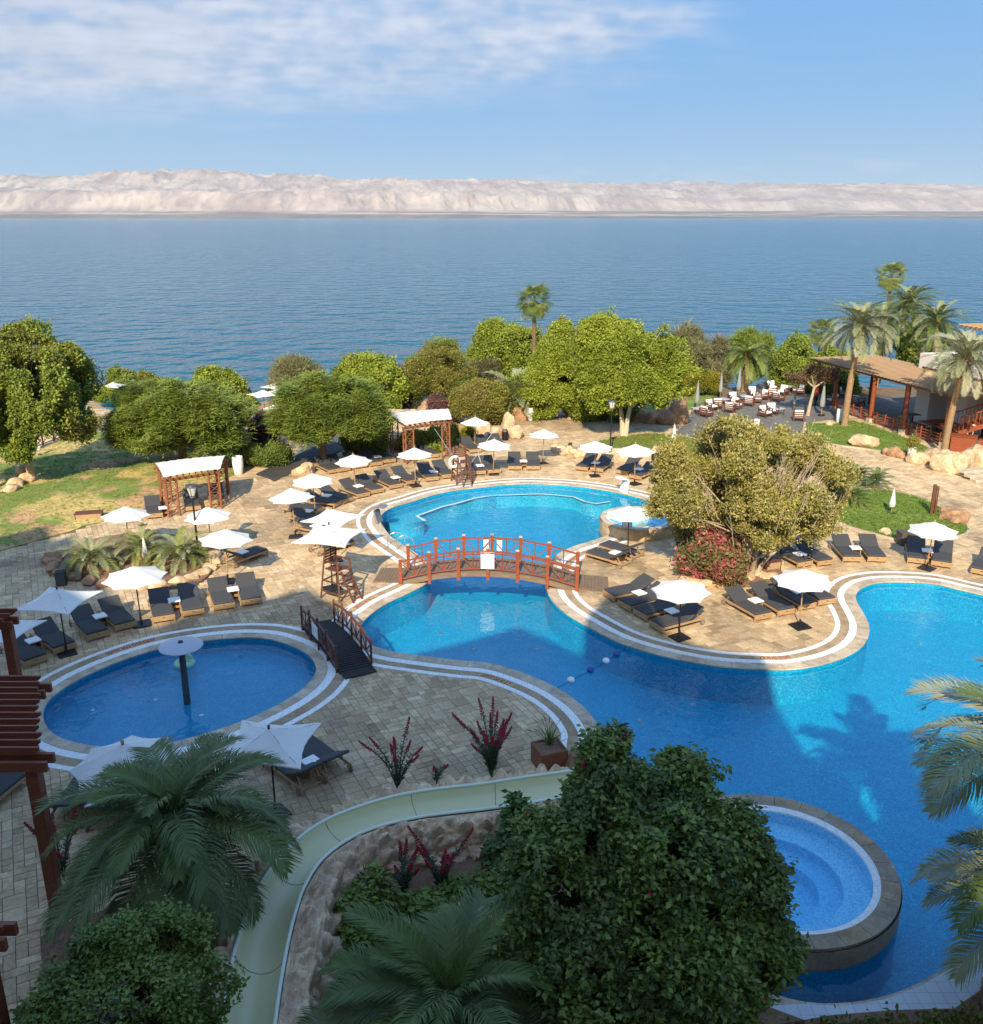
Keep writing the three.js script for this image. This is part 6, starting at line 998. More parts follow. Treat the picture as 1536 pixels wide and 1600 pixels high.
placedTree('garden_tree', 'spreading green tree below the tall fan palm', 738, 862, 496, 625, 625, { ground: LG, n: 3600, size: 1.2, pal: G1, lobes: 10 });
placedTree('dense_bush', 'dry brownish bush between the round trees above the path', 728, 782, 560, 640, 640, { ground: LG, n: 1400, size: 1.1, pal: [[0.13, 0.12, 0.05], [0.17, 0.15, 0.07], [0.10, 0.12, 0.03]], geo: leaves.wisp, lobes: 6 });
// the big bright tree with a white washed trunk
placedTree('bright_green_tree', 'big bright green rounded tree with white forked trunk on the round lawn', 900, 1072, 486, 655, 681, { baseU: 975, n: 13000, size: 0.8, pal: [...G1, [0.31, 0.36, 0.035]], lobes: 17, r: 0.17, bark: M.barkWhite, stems: 2, spread: 0.35, k: 0.36, ground: 0.16, opts: { gaps: 0.38, gapScale: 1.0 } });
placedTree('bright_green_tree', 'low bright green tree drooping over the shaded path', 826, 938, 512, 666, 655, { baseU: 890, n: 9000, size: 0.78, pal: [...G1, [0.31, 0.36, 0.035]], lobes: 13, r: 0.16, bark: M.barkPale, k: 0.36, opts: { gaps: 0.38 } });
placedTree('tamarisk', 'wispy brown green tamarisk right of the big bright tree', 1040, 1105, 508, 622, 620, { ground: -2, n: 1900, size: 1.2, geo: leaves.wisp, pal: [...G4, [0.15, 0.13, 0.08]], lobes: 8, bark: M.barkPale });
placedTree('tamarisk', 'wispy grey tamarisk just left of the spreading palm', 1085, 1140, 535, 612, 612, { ground: -2, n: 1300, size: 1.1, geo: leaves.wisp, pal: [...G4, [0.16, 0.13, 0.09]], lobes: 6, bark: M.barkPale });
placedTree('yellow_bush', 'yellow flowering bush beside the slate terrace', 1064, 1126, 580, 620, 618, { n: 1500, size: 0.8, pal: GY, lobes: 7, geo: leaves.small, noTrunk: true });
placedTree('garden_tree', 'dark green tree at the far end of the slate terrace', 1195, 1275, 532, 618, 606, { n: 2600, size: 1.1, pal: G2, lobes: 9 });
placedTree('garden_tree', 'dark green tree behind the first restaurant column', 1255, 1335, 545, 640, 612, { n: 2400, size: 1.1, pal: G2, lobes: 8 });
placedTree('tamarisk', 'wispy green tamarisk behind the spreading palm', 1130, 1200, 512, 600, 600, { ground: -2, n: 1500, size: 1.2, geo: leaves.wisp, pal: G2, lobes: 7 });
placedTree('garden_tree', 'dark green tree behind the restaurant roof', 1395, 1470, 512, 590, 600, { ground: -1, n: 2200, size: 1.2, pal: G2, lobes: 8 });
placedTree('garden_tree', 'dark leafy tree at the right end of the restaurant roof', 1465, 1560, 520, 600, 600, { ground: -1, n: 1800, size: 1.2, pal: G2, lobes: 7 });
placedTree('dense_bush', 'dark hedge behind the far pergola', 625, 705, 672, 712, 700, { n: 1800, size: 0.9, pal: G2, lobes: 9, geo: leaves.small, noTrunk: true });
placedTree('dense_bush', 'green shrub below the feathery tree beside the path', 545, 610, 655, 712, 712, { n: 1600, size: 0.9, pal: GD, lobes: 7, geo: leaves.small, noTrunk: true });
placedTree('dense_bush', 'low dark hedge along the asphalt path', 372, 455, 694, 730, 728, { n: 1600, size: 0.8, pal: [...GD, [0.10, 0.06, 0.05]], lobes: 9, geo: leaves.small, noTrunk: true, depth: 0.35 });
placedTree('dense_bush', 'dark purple leaved shrub in the gap between the feathery trees', 400, 440, 648, 700, 698, { n: 900, size: 0.8, pal: [[0.10, 0.04, 0.05], [0.14, 0.06, 0.07], [0.06, 0.08, 0.03]], lobes: 5, geo: leaves.small, noTrunk: true });
placedTree('dense_bush', 'reddish shrub beside the boulders behind the far pergola', 670, 712, 620, 664, 660, { n: 800, size: 0.8, pal: [[0.14, 0.06, 0.05], [0.18, 0.08, 0.07], [0.08, 0.09, 0.03]], lobes: 5, geo: leaves.small, noTrunk: true });
placedTree('dense_bush', 'dark hedge under the tall fan palm behind the path', 775, 830, 592, 655, 652, { n: 1400, size: 1.0, pal: [...G4, ...G2], lobes: 6, geo: leaves.wisp, noTrunk: true });
placedTree('dense_bush', 'sunlit green shrub on the lower terrace by the sea', 150, 200, 606, 632, 640, { ground: LG, n: 700, size: 0.9, pal: G1, lobes: 5, geo: leaves.small, noTrunk: true });
placedTree('dense_bush', 'yellow bush at the right end of the far pergola', 703, 740, 664, 688, 690, { n: 700, size: 0.7, pal: GY, lobes: 5, geo: leaves.small, noTrunk: true });
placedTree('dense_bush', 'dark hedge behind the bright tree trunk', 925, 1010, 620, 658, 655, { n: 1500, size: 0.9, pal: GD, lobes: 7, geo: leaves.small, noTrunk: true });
// the olive crowned tree with pale bare twigs in the middle of the right bank
{
  const base = at(1172, 900), lr = rng(775), list = [];
  for (const [u, v, ru, rv] of [[1175, 760, 70, 60], [1095, 775, 60, 50], [1062, 742, 45, 40], [1052, 800, 34, 24], [1120, 708, 55, 40], [1190, 694, 60, 40], [1250, 722, 55, 45], [1285, 762, 42, 50], [1298, 818, 28, 34], [1235, 800, 60, 45], [1160, 828, 45, 30], [1098, 820, 40, 25], [1215, 842, 40, 20], [1130, 676, 35, 25], [1240, 684, 35, 25], [1045, 768, 25, 20], [1140, 790, 60, 40]])
    for (let k = 0; k < 3; k++) { const p = along(u + (lr() - 0.5) * ru * 1.3, v + (lr() - 0.5) * rv * 1.3, -base.z + (lr() - 0.5) * 4.4), m = mpp(p); list.push([p.x - base.x, p.y, p.z - base.z, ru * m * (0.36 + 0.3 * lr()), rv * m * (0.34 + 0.3 * lr()), ru * m * (0.4 + 0.3 * lr())]); }
  const t = tree('olive_crowned_tree', 'sparse olive leaved tree with several pale stems beside the island loungers', base.setY(0.1), { trunkH: 1.1, cy: 0, n: 15000, geo: leaves.tiny, size: 0.72, pal: [[0.28, 0.27, 0.05], [0.36, 0.33, 0.07], [0.44, 0.37, 0.12], [0.22, 0.22, 0.04], [0.48, 0.40, 0.20]], r: 0.12, bark: M.barkPale, stems: 5, spread: 0.8, list, opts: { gaps: 0.40, gapScale: 1.9, shell: 0.1 } });
  const rnd = rng(777), cx = 0;
  for (let i = 0; i < 130; i++) { const a = rnd() * 6.283, h = 1.8 + rnd() * 3.0, rr = 0.4 + rnd() * 2.8, p = V3(cx + Math.cos(a) * rr, h, Math.sin(a) * rr * 0.8), out = V3(Math.cos(a) * 0.5, 1, Math.sin(a) * 0.4).normalize(), L = 0.8 + rnd() * 1.2, tip = p.clone().addScaledVector(out, L), g = [rod(p, tip, 0.02, 0.007, 5)]; for (let k = 0; k < 4; k++) { const q = p.clone().lerp(tip, 0.3 + 0.17 * k), d = out.clone().add(V3(rnd() - 0.5, rnd() * 0.4, rnd() - 0.5).multiplyScalar(1.4)).normalize(); g.push(rod(q, q.clone().addScaledVector(d, 0.25 + 0.4 * rnd()), 0.011, 0.004, 4)); } obj('bare_twig', g, M.barkPale, t); }
}
placedTree('bougainvillea', 'bougainvillea bush with crimson flowers beside the pale stems', 1064, 1156, 838, 908, 906, { n: 3200, geo: leaves.tiny, size: 0.95, pal: [[0.50, 0.10, 0.12], [0.24, 0.18, 0.07], [0.16, 0.15, 0.05], [0.55, 0.15, 0.16], [0.30, 0.17, 0.10]], lobes: 9, bark: M.barkPale, r: 0.05, stems: 3, spread: 0.2, category: 'shrub', opts: { gaps: 0.34, gapScale: 1.8 } });
{ // a person on the slate terrace: one continuous body from tapered bones
  const N = 76, mc = new MarchingCubes(N, M.white, false, false, 60000), bones = [], j = (x, y, z) => V3(x, y, z), add = (a, b, r0, r1) => bones.push([a, b, r0, r1]);
  add(j(0, 0.98, 0), j(0, 1.36, 0.01), 0.135, 0.15); add(j(0, 1.38, 0), j(0, 1.50, 0.01), 0.075, 0.055); add(j(0, 1.60, 0.025), j(0, 1.67, 0.02), 0.085, 0.09);
  for (const s of [-1, 1]) { add(j(s * 0.09, 0.92, 0), j(s * 0.1, 0.5, 0.02), 0.095, 0.065); add(j(s * 0.1, 0.5, 0.02), j(s * 0.11, 0.09, -0.02), 0.062, 0.042); add(j(s * 0.11, 0.05, -0.02), j(s * 0.12, 0.04, 0.15), 0.045, 0.035); add(j(s * 0.17, 1.40, 0), j(s * 0.25, 1.12, -0.02), 0.058, 0.045); add(j(s * 0.25, 1.12, -0.02), j(s * 0.2, 0.9, 0.14), 0.042, 0.03); add(j(s * 0.2, 0.9, 0.14), j(s * 0.17, 0.83, 0.2), 0.032, 0.02); }
  const p = V3(), q = V3();
  for (let z = 0; z < N; z++) for (let y = 0; y < N; y++) for (let x = 0; x < N; x++) { p.set((x - N / 2) / (N / 2) * 0.95, (y - N / 2) / (N / 2) * 0.95 + 0.88, (z - N / 2) / (N / 2) * 0.95); let d = 9; for (const [a, b, r0, r1] of bones) { q.copy(b).sub(a); const t = clamp(p.clone().sub(a).dot(q) / q.lengthSq()), e = p.distanceTo(a.clone().addScaledVector(q, t)) - lerp(r0, r1, t), h = clamp(0.5 + 0.5 * (d - e) / 0.035); d = lerp(d, e, h) - 0.035 * h * (1 - h); } mc.field[x + y * N + z * N * N] = -d; }
  mc.isolation = 0; mc.update(); const n = mc.count, pos = new Float32Array(n * 3), col = new Float32Array(n * 3), g = new THREE.BufferGeometry();
  for (let i = 0; i < n; i++) { const x = mc.positionArray[3 * i] * 0.95, y = mc.positionArray[3 * i + 1] * 0.95 + 0.88, z = mc.positionArray[3 * i + 2] * 0.95, hair = y > 1.66 || (y > 1.56 && z < -0.01), c = hair ? [0.02, 0.015, 0.012] : y > 1.46 ? [0.42, 0.24, 0.16] : y > 0.97 && Math.abs(x) < 0.23 ? [0.62, 0.09, 0.05] : y > 1.2 ? [0.62, 0.09, 0.05] : Math.abs(x) > 0.155 && y > 0.78 ? [0.42, 0.24, 0.16] : y < 0.08 ? [0.03, 0.03, 0.03] : [0.03, 0.03, 0.04]; pos.set([x, y, z], 3 * i); col.set(c, 3 * i); }
  g.setAttribute('position', new THREE.BufferAttribute(pos, 3)); g.setAttribute('color', new THREE.BufferAttribute(col, 3)); const gg = mergeVertices(g, 1e-4); gg.computeVertexNormals();
  const o = obj('person', gg, std('personCloth', { color: C(1, 1, 1), vertexColors: true, roughness: 0.85 })); const b = at(1273, 634); o.position.set(b.x, 0.03, b.z); o.rotation.y = 0.6; tag(o, 'person in a coral red shirt and dark trousers standing behind the pruned tree', 'person');
}
{ // the pruned thin tree on the slate terrace
  const b = at(1262, 650), o = thing('pruned_tree', 'thin pruned tree with bare pale limbs on the slate terrace', 'tree', b.setY(0.03)), rnd = rng(31); obj('trunk', [taper([V3(0, 0, 0), V3(0.12, 1.1, 0), V3(0.3, 2.3, 0)], [0.16, 0.12, 0.1], 8)], M.barkPale, o);
  for (const [dx, dy, dz] of [[1.3, 1.1, 0.2], [-1.2, 0.9, 0.1], [0.3, 1.2, -0.5], [-0.5, 1.0, 0.5]]) obj('limb', [taper([V3(0.3, 2.2, 0), V3(0.3 + dx * 0.5, 2.3 + dy * 0.4, dz * 0.5), V3(0.3 + dx, 2.2 + dy, dz)], [0.08, 0.06, 0.04], 6)], M.barkPale, o);
  foliage(o, 'crown', [[-0.9, 3.1, 0, 0.8, 0.45, 0.6], [0.3, 3.4, -0.3, 0.6, 0.3, 0.5], [1.3, 3.2, 0.2, 0.6, 0.35, 0.5]], 320, leaves.small, M.leaf, 0.9, [[0.13, 0.12, 0.04], [0.16, 0.09, 0.05], [0.09, 0.11, 0.03]], rnd);
}
{ const rnd = rng(91); foliage(leafyPot, 'potted_plant', [[0, leafyPotH + 0.2, 0, 0.3, 0.35, 0.3]], 90, leaves.broad, M.leaf, 0.5, G3, rnd, { gaps: 0 }); }

// ------------------------------------------------------------------ palms
function frondGeo(len, leaf, pairs, droop, seed, { vee = 0.55, thick = 0.03, width = 0.028, curl = 0.35 } = {}) {       // along +z, arching up and over
  const r = rng(seed), pos = [], line = []; const N = 14;
  for (let i = 0; i <= N; i++) { const t = i / N, a = -droop * Math.pow(t, 1.35); line.push(i ? line[i - 1].clone().add(V3((hash(i, seed) - 0.5) * 0.012 * len, Math.sin(a) * len / N, Math.cos(a) * len / N)) : V3(0, 0, 0)); }
  const curve = new THREE.CatmullRomCurve3(line), tri = (...v) => { for (const p of v) pos.push(p.x, p.y, p.z); };
  for (let i = 0; i < N; i++) { const w0 = thick * (1 - 0.85 * i / N), w1 = thick * (1 - 0.85 * (i + 1) / N), a = line[i], b = line[i + 1], X = V3(1, 0, 0); const f = (p, x, y) => p.clone().add(V3(x, y, 0)); for (const [x0, y0, x1, y1] of [[-1, 0, 0, 0.6], [0, 0.6, 1, 0], [1, 0, -1, 0]]) { tri(f(a, x0 * w0, y0 * w0), f(b, x0 * w1, y0 * w1), f(b, x1 * w1, y1 * w1)); tri(f(a, x0 * w0, y0 * w0), f(b, x1 * w1, y1 * w1), f(a, x1 * w0, y1 * w0)); } }
  for (let i = 0; i < pairs; i++) {
    const t = 0.12 + 0.87 * (i + 0.5) / pairs, p = curve.getPoint(t), tg = curve.getTangent(t), up = V3(1, 0, 0).cross(tg).normalize().negate(); if (up.y < 0) up.negate();
    const prof = Math.pow(Math.sin(Math.PI * clamp(0.12 + t * 0.86)), 0.55) * (t > 0.9 ? 0.75 : 1);
    for (const s of [-1, 1]) { const L = leaf * prof * (0.85 + 0.3 * r()), fwd = lerp(0.45, 1.15, t) + (r() - 0.5) * 0.25, lift = vee * (1 - 0.5 * t) + (r() - 0.5) * 0.3, d = V3(s, 0, 0).addScaledVector(tg, fwd).addScaledVector(up, lift).normalize(), side = d.clone().cross(up).normalize(), m = p.clone().addScaledVector(d, L * 0.55), e = p.clone().addScaledVector(d, L).add(V3(0, -L * curl * (0.5 + r() * 0.7), 0)); const w = width * (0.8 + 0.4 * r());
      const a0 = p.clone().addScaledVector(side, w * 0.5), a1 = p.clone().addScaledVector(side, -w * 0.5), b0 = m.clone().addScaledVector(side, w), b1 = m.clone().addScaledVector(side, -w); tri(a0, b0, a1); tri(a1, b0, b1); tri(b0, e, b1); }
  }
  const g = new THREE.BufferGeometry(); g.setAttribute('position', new THREE.Float32BufferAttribute(pos, 3)); g.computeVertexNormals(); return g;
}
function fanGeo(seed) {
  const pos = [], tri = (...v) => { for (const p of v) pos.push(p.x, p.y, p.z); }, r = rng(seed), c = V3(0, 0.12, 1.0); for (const s of [-1, 1]) tri(V3(s * 0.03, 0, 0), V3(s * 0.015, 0.12, 1), V3(-s * 0.03, 0, 0));
  const n = 26; for (let i = 0; i < n; i++) { const a = lerp(-2.1, 2.1, (i + 0.5) / n), L = 0.85 * (1 - 0.16 * Math.abs(a) / 2.1), d = V3(Math.sin(a), 0.1 * Math.cos(a * 2), Math.cos(a)), s = V3(Math.cos(a), 0, -Math.sin(a)), m = c.clone().addScaledVector(d, L * 0.6).add(V3(0, -0.05, 0)), e = c.clone().addScaledVector(d, L).add(V3(0, -0.32 - 0.2 * r(), 0)); tri(c, m.clone().addScaledVector(s, 0.028), m.clone().addScaledVector(s, -0.028)); tri(m.clone().addScaledVector(s, 0.028), e, m.clone().addScaledVector(s, -0.028)); }
  const g = new THREE.BufferGeometry(); g.setAttribute('position', new THREE.Float32BufferAttribute(pos, 3)); g.computeVertexNormals(); return g;
}
const frondSets = {
  tall: [0, 1, 2, 3].map((i) => frondGeo(1, 0.17, 46, 0.95 + i * 0.2, 40 + i, { thick: 0.012, width: 0.0075, vee: 0.75, curl: 0.2 })),
  near: [0, 1, 2, 3, 4].map((i) => frondGeo(1, 0.23, 80, 1.0 + i * 0.2, 60 + i, { thick: 0.010, width: 0.0058, vee: 0.5 })),
  arch: [0, 1, 2, 3].map((i) => frondGeo(1, 0.17, 46, 1.5 + i * 0.2, 80 + i, { thick: 0.011, width: 0.0075, vee: 0.7, curl: 0.25 })),
  cycad: [0, 1, 2].map((i) => frondGeo(1, 0.16, 30, 0.9 + i * 0.2, 90 + i, { thick: 0.012, width: 0.010, vee: 0.5, curl: 0.1 })),
  fan: [0, 1, 2].map((i) => fanGeo(70 + i)),
};
function palmTrunk(parent, h, r0, r1, lean, mat, rings = 14) {
  const pos = [], idx = [], N = 20, K = Math.max(8, Math.round(h * rings)); for (let i = 0; i <= K; i++) { const t = i / K, y = h * t; for (let j = 0; j <= N; j++) { const a = j / N * 6.283, diamond = Math.abs(Math.sin(a * 4 + y * 9)) * Math.abs(Math.cos(a * 4 - y * 9)), r = lerp(r0, r1, Math.pow(t, 0.6)) * (0.93 + 0.2 * diamond) + (t < 0.06 ? (0.06 - t) * 2.5 * r0 : 0); pos.push(lean[0] * t * t + Math.cos(a) * r, y - 0.05, lean[1] * t * t + Math.sin(a) * r); } }
  for (let i = 0; i < K; i++) for (let j = 0; j < N; j++) { const a = i * (N + 1) + j; idx.push(a, a + N + 1, a + 1, a + 1, a + N + 1, a + N + 2); }
  const g = new THREE.BufferGeometry(); g.setAttribute('position', new THREE.Float32BufferAttribute(pos, 3)); g.setIndex(idx); g.computeVertexNormals(); obj('trunk', [g], mat, parent);
}
function palm(name, label, pos, { h, r0 = 0.22, r1 = 0.17, len = 3, n = 42, set = 'tall', mat = M.frondGrey, lean = [0, 0], lo = -0.35, hi = 1.45, boots = true, seed = 1, group, skirt = 0, arcs = null, category = 'palm' }) {
  const o = thing(name, label, category, pos, 0, group), rnd = rng(seed * 31 + 7), top = V3(lean[0], h, lean[1]); if (h > 0.2) palmTrunk(o, h, r0, r1, lean, set === 'fan' ? M.barkBrown : M.palmTrunk);
  if (boots) { const g = []; for (let i = 0; i < 54; i++) { const a = i * 2.4, y = -0.85 + 0.95 * i / 54, e = 0.75 + 0.3 * rnd(), d = V3(Math.cos(a) * Math.cos(e), Math.sin(e), Math.sin(a) * Math.cos(e)); const p = top.clone().add(V3(Math.cos(a) * r1 * 0.8, y, Math.sin(a) * r1 * 0.8)); g.push(beam(p, p.clone().addScaledVector(d, 0.36 + 0.15 * rnd()), 0.09, 0.035)); } obj('leaf_bases', g, M.palmBoot, o); }
  const geos = frondSets[set]; const golden = 2.39996;
  for (let i = 0; i < n; i++) { const t = (i + 0.5) / n, a = i * golden + (rnd() - 0.5) * 0.3, e = lerp(hi, lo, Math.pow(t, 0.85)) + (rnd() - 0.5) * 0.2, L = len * (0.82 + 0.3 * rnd()) * (t < 0.12 ? 0.75 : 1), f = obj('frond', geos[Math.floor(rnd() * geos.length)], Array.isArray(mat) ? mat[Math.floor(rnd() * mat.length)] : mat, o); f.position.copy(top); f.position.y += 0.1 * (1 - t); f.rotation.set(-e, a, (rnd() - 0.5) * 0.5, 'YXZ'); f.scale.setScalar(L); }
  for (let i = 0; i < skirt; i++) { const a = i * golden, f = obj('dead_frond', geos[i % geos.length], M.frondDry, o); f.position.copy(top); f.position.y -= 0.15; f.rotation.set(0.9 + 0.4 * rnd(), a, (rnd() - 0.5) * 0.5, 'YXZ'); f.scale.setScalar(len * 0.75); }
  return o;
}
const standing = (u, v, vt, g = 0) => { const b = at(u, v, g); return [b, along(u, vt, -b.z).y - g]; };
{
  let [b, h] = standing(1319, 667, 512); palm('date_palm', 'tall grey green date palm standing on the restaurant lawn', b, { h: h, len: 3.15, n: 60, mat: [M.frondGrey, M.frondSilver], lean: [0.25, 0.2], seed: 3, r0: 0.24, r1: 0.2 });
  [b, h] = standing(1474, 712, 563); palm('date_palm', 'tall grey green date palm beside the reception desk', b, { h, len: 3.2, n: 58, mat: [M.frondGrey, M.frondSilver], lean: [0.45, 0.1], seed: 5, r0: 0.22, r1: 0.18, lo: -0.5 });
  b = along(1368, 600, 84); palm('date_palm', 'grey green date palm behind the restaurant roof', V3(b.x, -0.5, b.z), { h: along(1410, 478, 84).y + 0.5, len: 3.3, n: 54, mat: [M.frondGrey, M.frondGreen], lean: [2.0, 0], seed: 7, lo: -0.6 });
  b = along(1366, 600, 82); palm('date_palm', 'shorter date palm between the restaurant and the tall one', V3(b.x, -0.5, b.z), { h: along(1366, 505, 82).y + 0.5, len: 3.1, n: 46, mat: [M.frondGrey, M.frondGreen], seed: 17, lo: -0.8 });
  b = along(1452, 590, 80); palm('date_palm', 'date palm with hanging fronds over the restaurant terrace slats', V3(b.x, -0.5, b.z), { h: along(1452, 505, 80).y + 0.5, len: 3.3, n: 50, mat: [M.frondGrey, M.frondGreen], seed: 19, lo: -0.7 });
  b = along(1372, 600, 92); palm('fan_palm', 'tall fan palm topping the date palms behind the restaurant', V3(b.x, -1, b.z), { h: along(1372, 432, 92).y + 1, len: 0.95, n: 46, set: 'fan', mat: M.frondBright, boots: false, seed: 9, r0: 0.2, r1: 0.14, lo: -1.0, skirt: 10 });
  b = along(1275, 600, 90); palm('fan_palm', 'fan palm against the sea behind the dark green trees', V3(b.x, -1, b.z), { h: along(1275, 520, 90).y + 1, len: 0.95, n: 40, set: 'fan', mat: [M.frondBright, M.frondGreen], boots: false, seed: 11, r0: 0.2, r1: 0.14, lo: -1.0, skirt: 4 });
  b = along(833, 640, 76); palm('fan_palm', 'tall slim fan palm rising alone against the sea', V3(b.x, 0, b.z), { h: along(832, 470, 76).y, len: 0.95, n: 46, set: 'fan', mat: [M.frondBright, M.frondGreen], boots: false, seed: 13, r0: 0.24, r1: 0.15, lo: -1.1, hi: 1.4, skirt: 6 });
  [b, h] = standing(1163, 612, 560); palm('spreading_palm', 'broad arching green palm behind the slate terrace', b, { h: h, len: 3.1, n: 46, set: 'arch', mat: [M.frondGreen, M.frondBright], seed: 15, lo: -0.3, hi: 1.35, r0: 0.3, r1: 0.28 });
  b = at(806, 652); palm('silver_palm', 'silvery grey clump palm behind the path boulders', b.setY(0), { h: 1.6, len: 3.4, n: 34, set: 'tall', mat: [M.frondSilver, M.frondGrey], seed: 21, lo: -0.2, hi: 1.4, boots: false });
  // little palms of the left planter
  for (const [u, v, L, s, where] of [[143, 893, 1.75, 23, 'left in the rock edged planter'], [222, 876, 1.7, 25, 'behind the furled parasol in the rock edged planter'], [284, 886, 1.85, 27, 'beside the lamp post in the rock edged planter']]) { b = at(u, v); palm('young_date_palm', `short bushy date palm ${where}`, b.setY(0.1), { h: 0.35, r0: 0.2, r1: 0.2, len: L, n: 34, set: 'arch', mat: [M.frondBright, M.frondGrey], seed: s, lo: 0.15, hi: 1.45, boots: false, group: 'short date palms in the rock edged planter' }); }
  // cycads
  for (const [u, v, L, s, where] of [[1340, 758, 1.35, 33, 'with an ochre cone beside the olive crowned tree'], [1368, 764, 1.3, 35, 'at the paving corner of the oval lawn'], [1335, 788, 1.2, 37, 'on the oval lawn beside the pale tree'], [1157, 668, 1.0, 39, 'next to the pale boulder on the slate terrace']]) { b = at(u, v); const o = palm('cycad', `low dark green cycad ${where}`, b.setY(0.05), { h: 0.4, r0: 0.18, r1: 0.16, len: L, n: 30, set: 'cycad', mat: [M.frondGreen, M.frondDeep], seed: s, lo: 0.0, hi: 1.2, boots: false, category: 'cycad', group: 'low cycads' }); if (s === 33) obj('cone', [new THREE.SphereGeometry(0.16, 12, 10).scale(1, 1.5, 1).translate(0, 0.6, 0)], M.terracotta, o); }
  // near palms
  b = at(276, 1288, 2.9); palm('feather_palm', 'large dark green feather palm between the children pool and slide', V3(b.x, 0.1, b.z), { h: 2.8, r0: 0.3, r1: 0.28, len: 2.85, n: 48, set: 'near', mat: [M.frondDeep, M.frondGreen, M.frondDeep], seed: 41, lo: -0.2, hi: 1.4, boots: true });
  b = at(705, 1585, 1.4); palm('feather_palm', 'bright leaved feather palm inside the slide curve', V3(b.x, 0.1, b.z), { h: 1.3, r0: 0.26, r1: 0.24, len: 2.7, n: 40, set: 'near', mat: [M.frondGreen, M.frondDeep, M.frondGreen], seed: 43, lo: 0.05, hi: 1.45, boots: true });
  b = at(1636, 1190, 5.4); palm('feather_palm', 'tall feather palm with sunlit upper fronds at the right edge', V3(b.x, 0.0, b.z), { h: 5.4, r0: 0.3, r1: 0.26, len: 3.0, n: 30, set: 'near', mat: [M.frondGrey, M.frondGreen, M.frondSilver], seed: 45, lo: 0.12, hi: 1.3 });
  b = at(1668, 1415, 2.6); palm('feather_palm', 'shaded feather palm beside the whirlpool at the right edge', V3(b.x, 0.0, b.z), { h: 2.6, r0: 0.3, r1: 0.26, len: 2.8, n: 30, set: 'near', mat: [M.frondGrey, M.frondGreen, M.frondSilver], seed: 47, lo: 0.05, hi: 1.2 });
}

// ------------------------------------------------------------------ near shrubs
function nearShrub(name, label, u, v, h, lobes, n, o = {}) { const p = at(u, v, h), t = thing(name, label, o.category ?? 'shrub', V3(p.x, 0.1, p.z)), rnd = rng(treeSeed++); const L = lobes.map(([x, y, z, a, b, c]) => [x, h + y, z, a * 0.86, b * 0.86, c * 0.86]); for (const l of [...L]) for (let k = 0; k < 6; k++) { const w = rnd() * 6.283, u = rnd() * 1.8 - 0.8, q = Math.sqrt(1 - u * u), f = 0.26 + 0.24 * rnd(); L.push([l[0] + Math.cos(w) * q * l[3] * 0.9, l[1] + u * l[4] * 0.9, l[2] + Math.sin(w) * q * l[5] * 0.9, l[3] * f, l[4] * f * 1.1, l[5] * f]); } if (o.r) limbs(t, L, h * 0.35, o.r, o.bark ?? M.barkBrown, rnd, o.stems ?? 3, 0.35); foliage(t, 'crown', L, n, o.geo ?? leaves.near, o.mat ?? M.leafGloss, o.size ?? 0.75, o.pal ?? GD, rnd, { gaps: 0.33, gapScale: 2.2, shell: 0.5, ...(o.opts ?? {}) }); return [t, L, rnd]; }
{
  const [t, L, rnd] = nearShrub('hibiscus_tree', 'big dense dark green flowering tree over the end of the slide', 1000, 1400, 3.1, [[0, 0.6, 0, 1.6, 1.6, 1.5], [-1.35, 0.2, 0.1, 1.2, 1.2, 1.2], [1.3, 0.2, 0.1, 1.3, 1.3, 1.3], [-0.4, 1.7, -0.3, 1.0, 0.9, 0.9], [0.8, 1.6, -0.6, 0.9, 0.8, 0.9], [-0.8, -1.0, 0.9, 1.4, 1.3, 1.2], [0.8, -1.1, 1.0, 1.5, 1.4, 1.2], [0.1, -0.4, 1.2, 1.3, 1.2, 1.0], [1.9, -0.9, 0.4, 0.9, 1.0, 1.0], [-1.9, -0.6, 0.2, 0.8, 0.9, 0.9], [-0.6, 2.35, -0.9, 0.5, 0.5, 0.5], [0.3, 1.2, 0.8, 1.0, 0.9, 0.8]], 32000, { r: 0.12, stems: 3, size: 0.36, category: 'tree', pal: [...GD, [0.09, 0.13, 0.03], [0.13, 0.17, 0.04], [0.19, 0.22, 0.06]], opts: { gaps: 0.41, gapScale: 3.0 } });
  const g = []; for (let i = 0; i < 60; i++) { const l = L[Math.floor(rnd() * L.length)], a = rnd() * 6.283, u = rnd() * 1.6 - 0.6, h = Math.sqrt(Math.max(0, 1 - u * u)); obj('flower', [new THREE.IcosahedronGeometry(0.05, 1).translate(l[0] + Math.cos(a) * h * l[3], l[1] + u * l[4], l[2] + Math.sin(a) * h * l[5])], M.flowerRed, t); }
}
nearShrub('twiggy_shrub', 'dull green twiggy shrub left of the slide below the feather palm', 215, 1560, 2.4, [[0, 0, 0, 1.1, 0.9, 1.0], [-0.9, -0.2, 0, 0.9, 0.8, 0.9], [0.9, 0, 0.1, 0.9, 0.8, 0.8], [0.3, 0.5, -0.6, 0.8, 0.6, 0.7], [-0.5, 0.35, -0.6, 0.8, 0.6, 0.7], [0.2, -0.7, 0.7, 1.4, 0.9, 0.9], [-1.2, -0.7, 0.3, 0.8, 0.8, 0.8]], 16000, { r: 0.05, stems: 5, size: 0.27, pal: [...GD, [0.10, 0.085, 0.05]], geo: leaves.near });
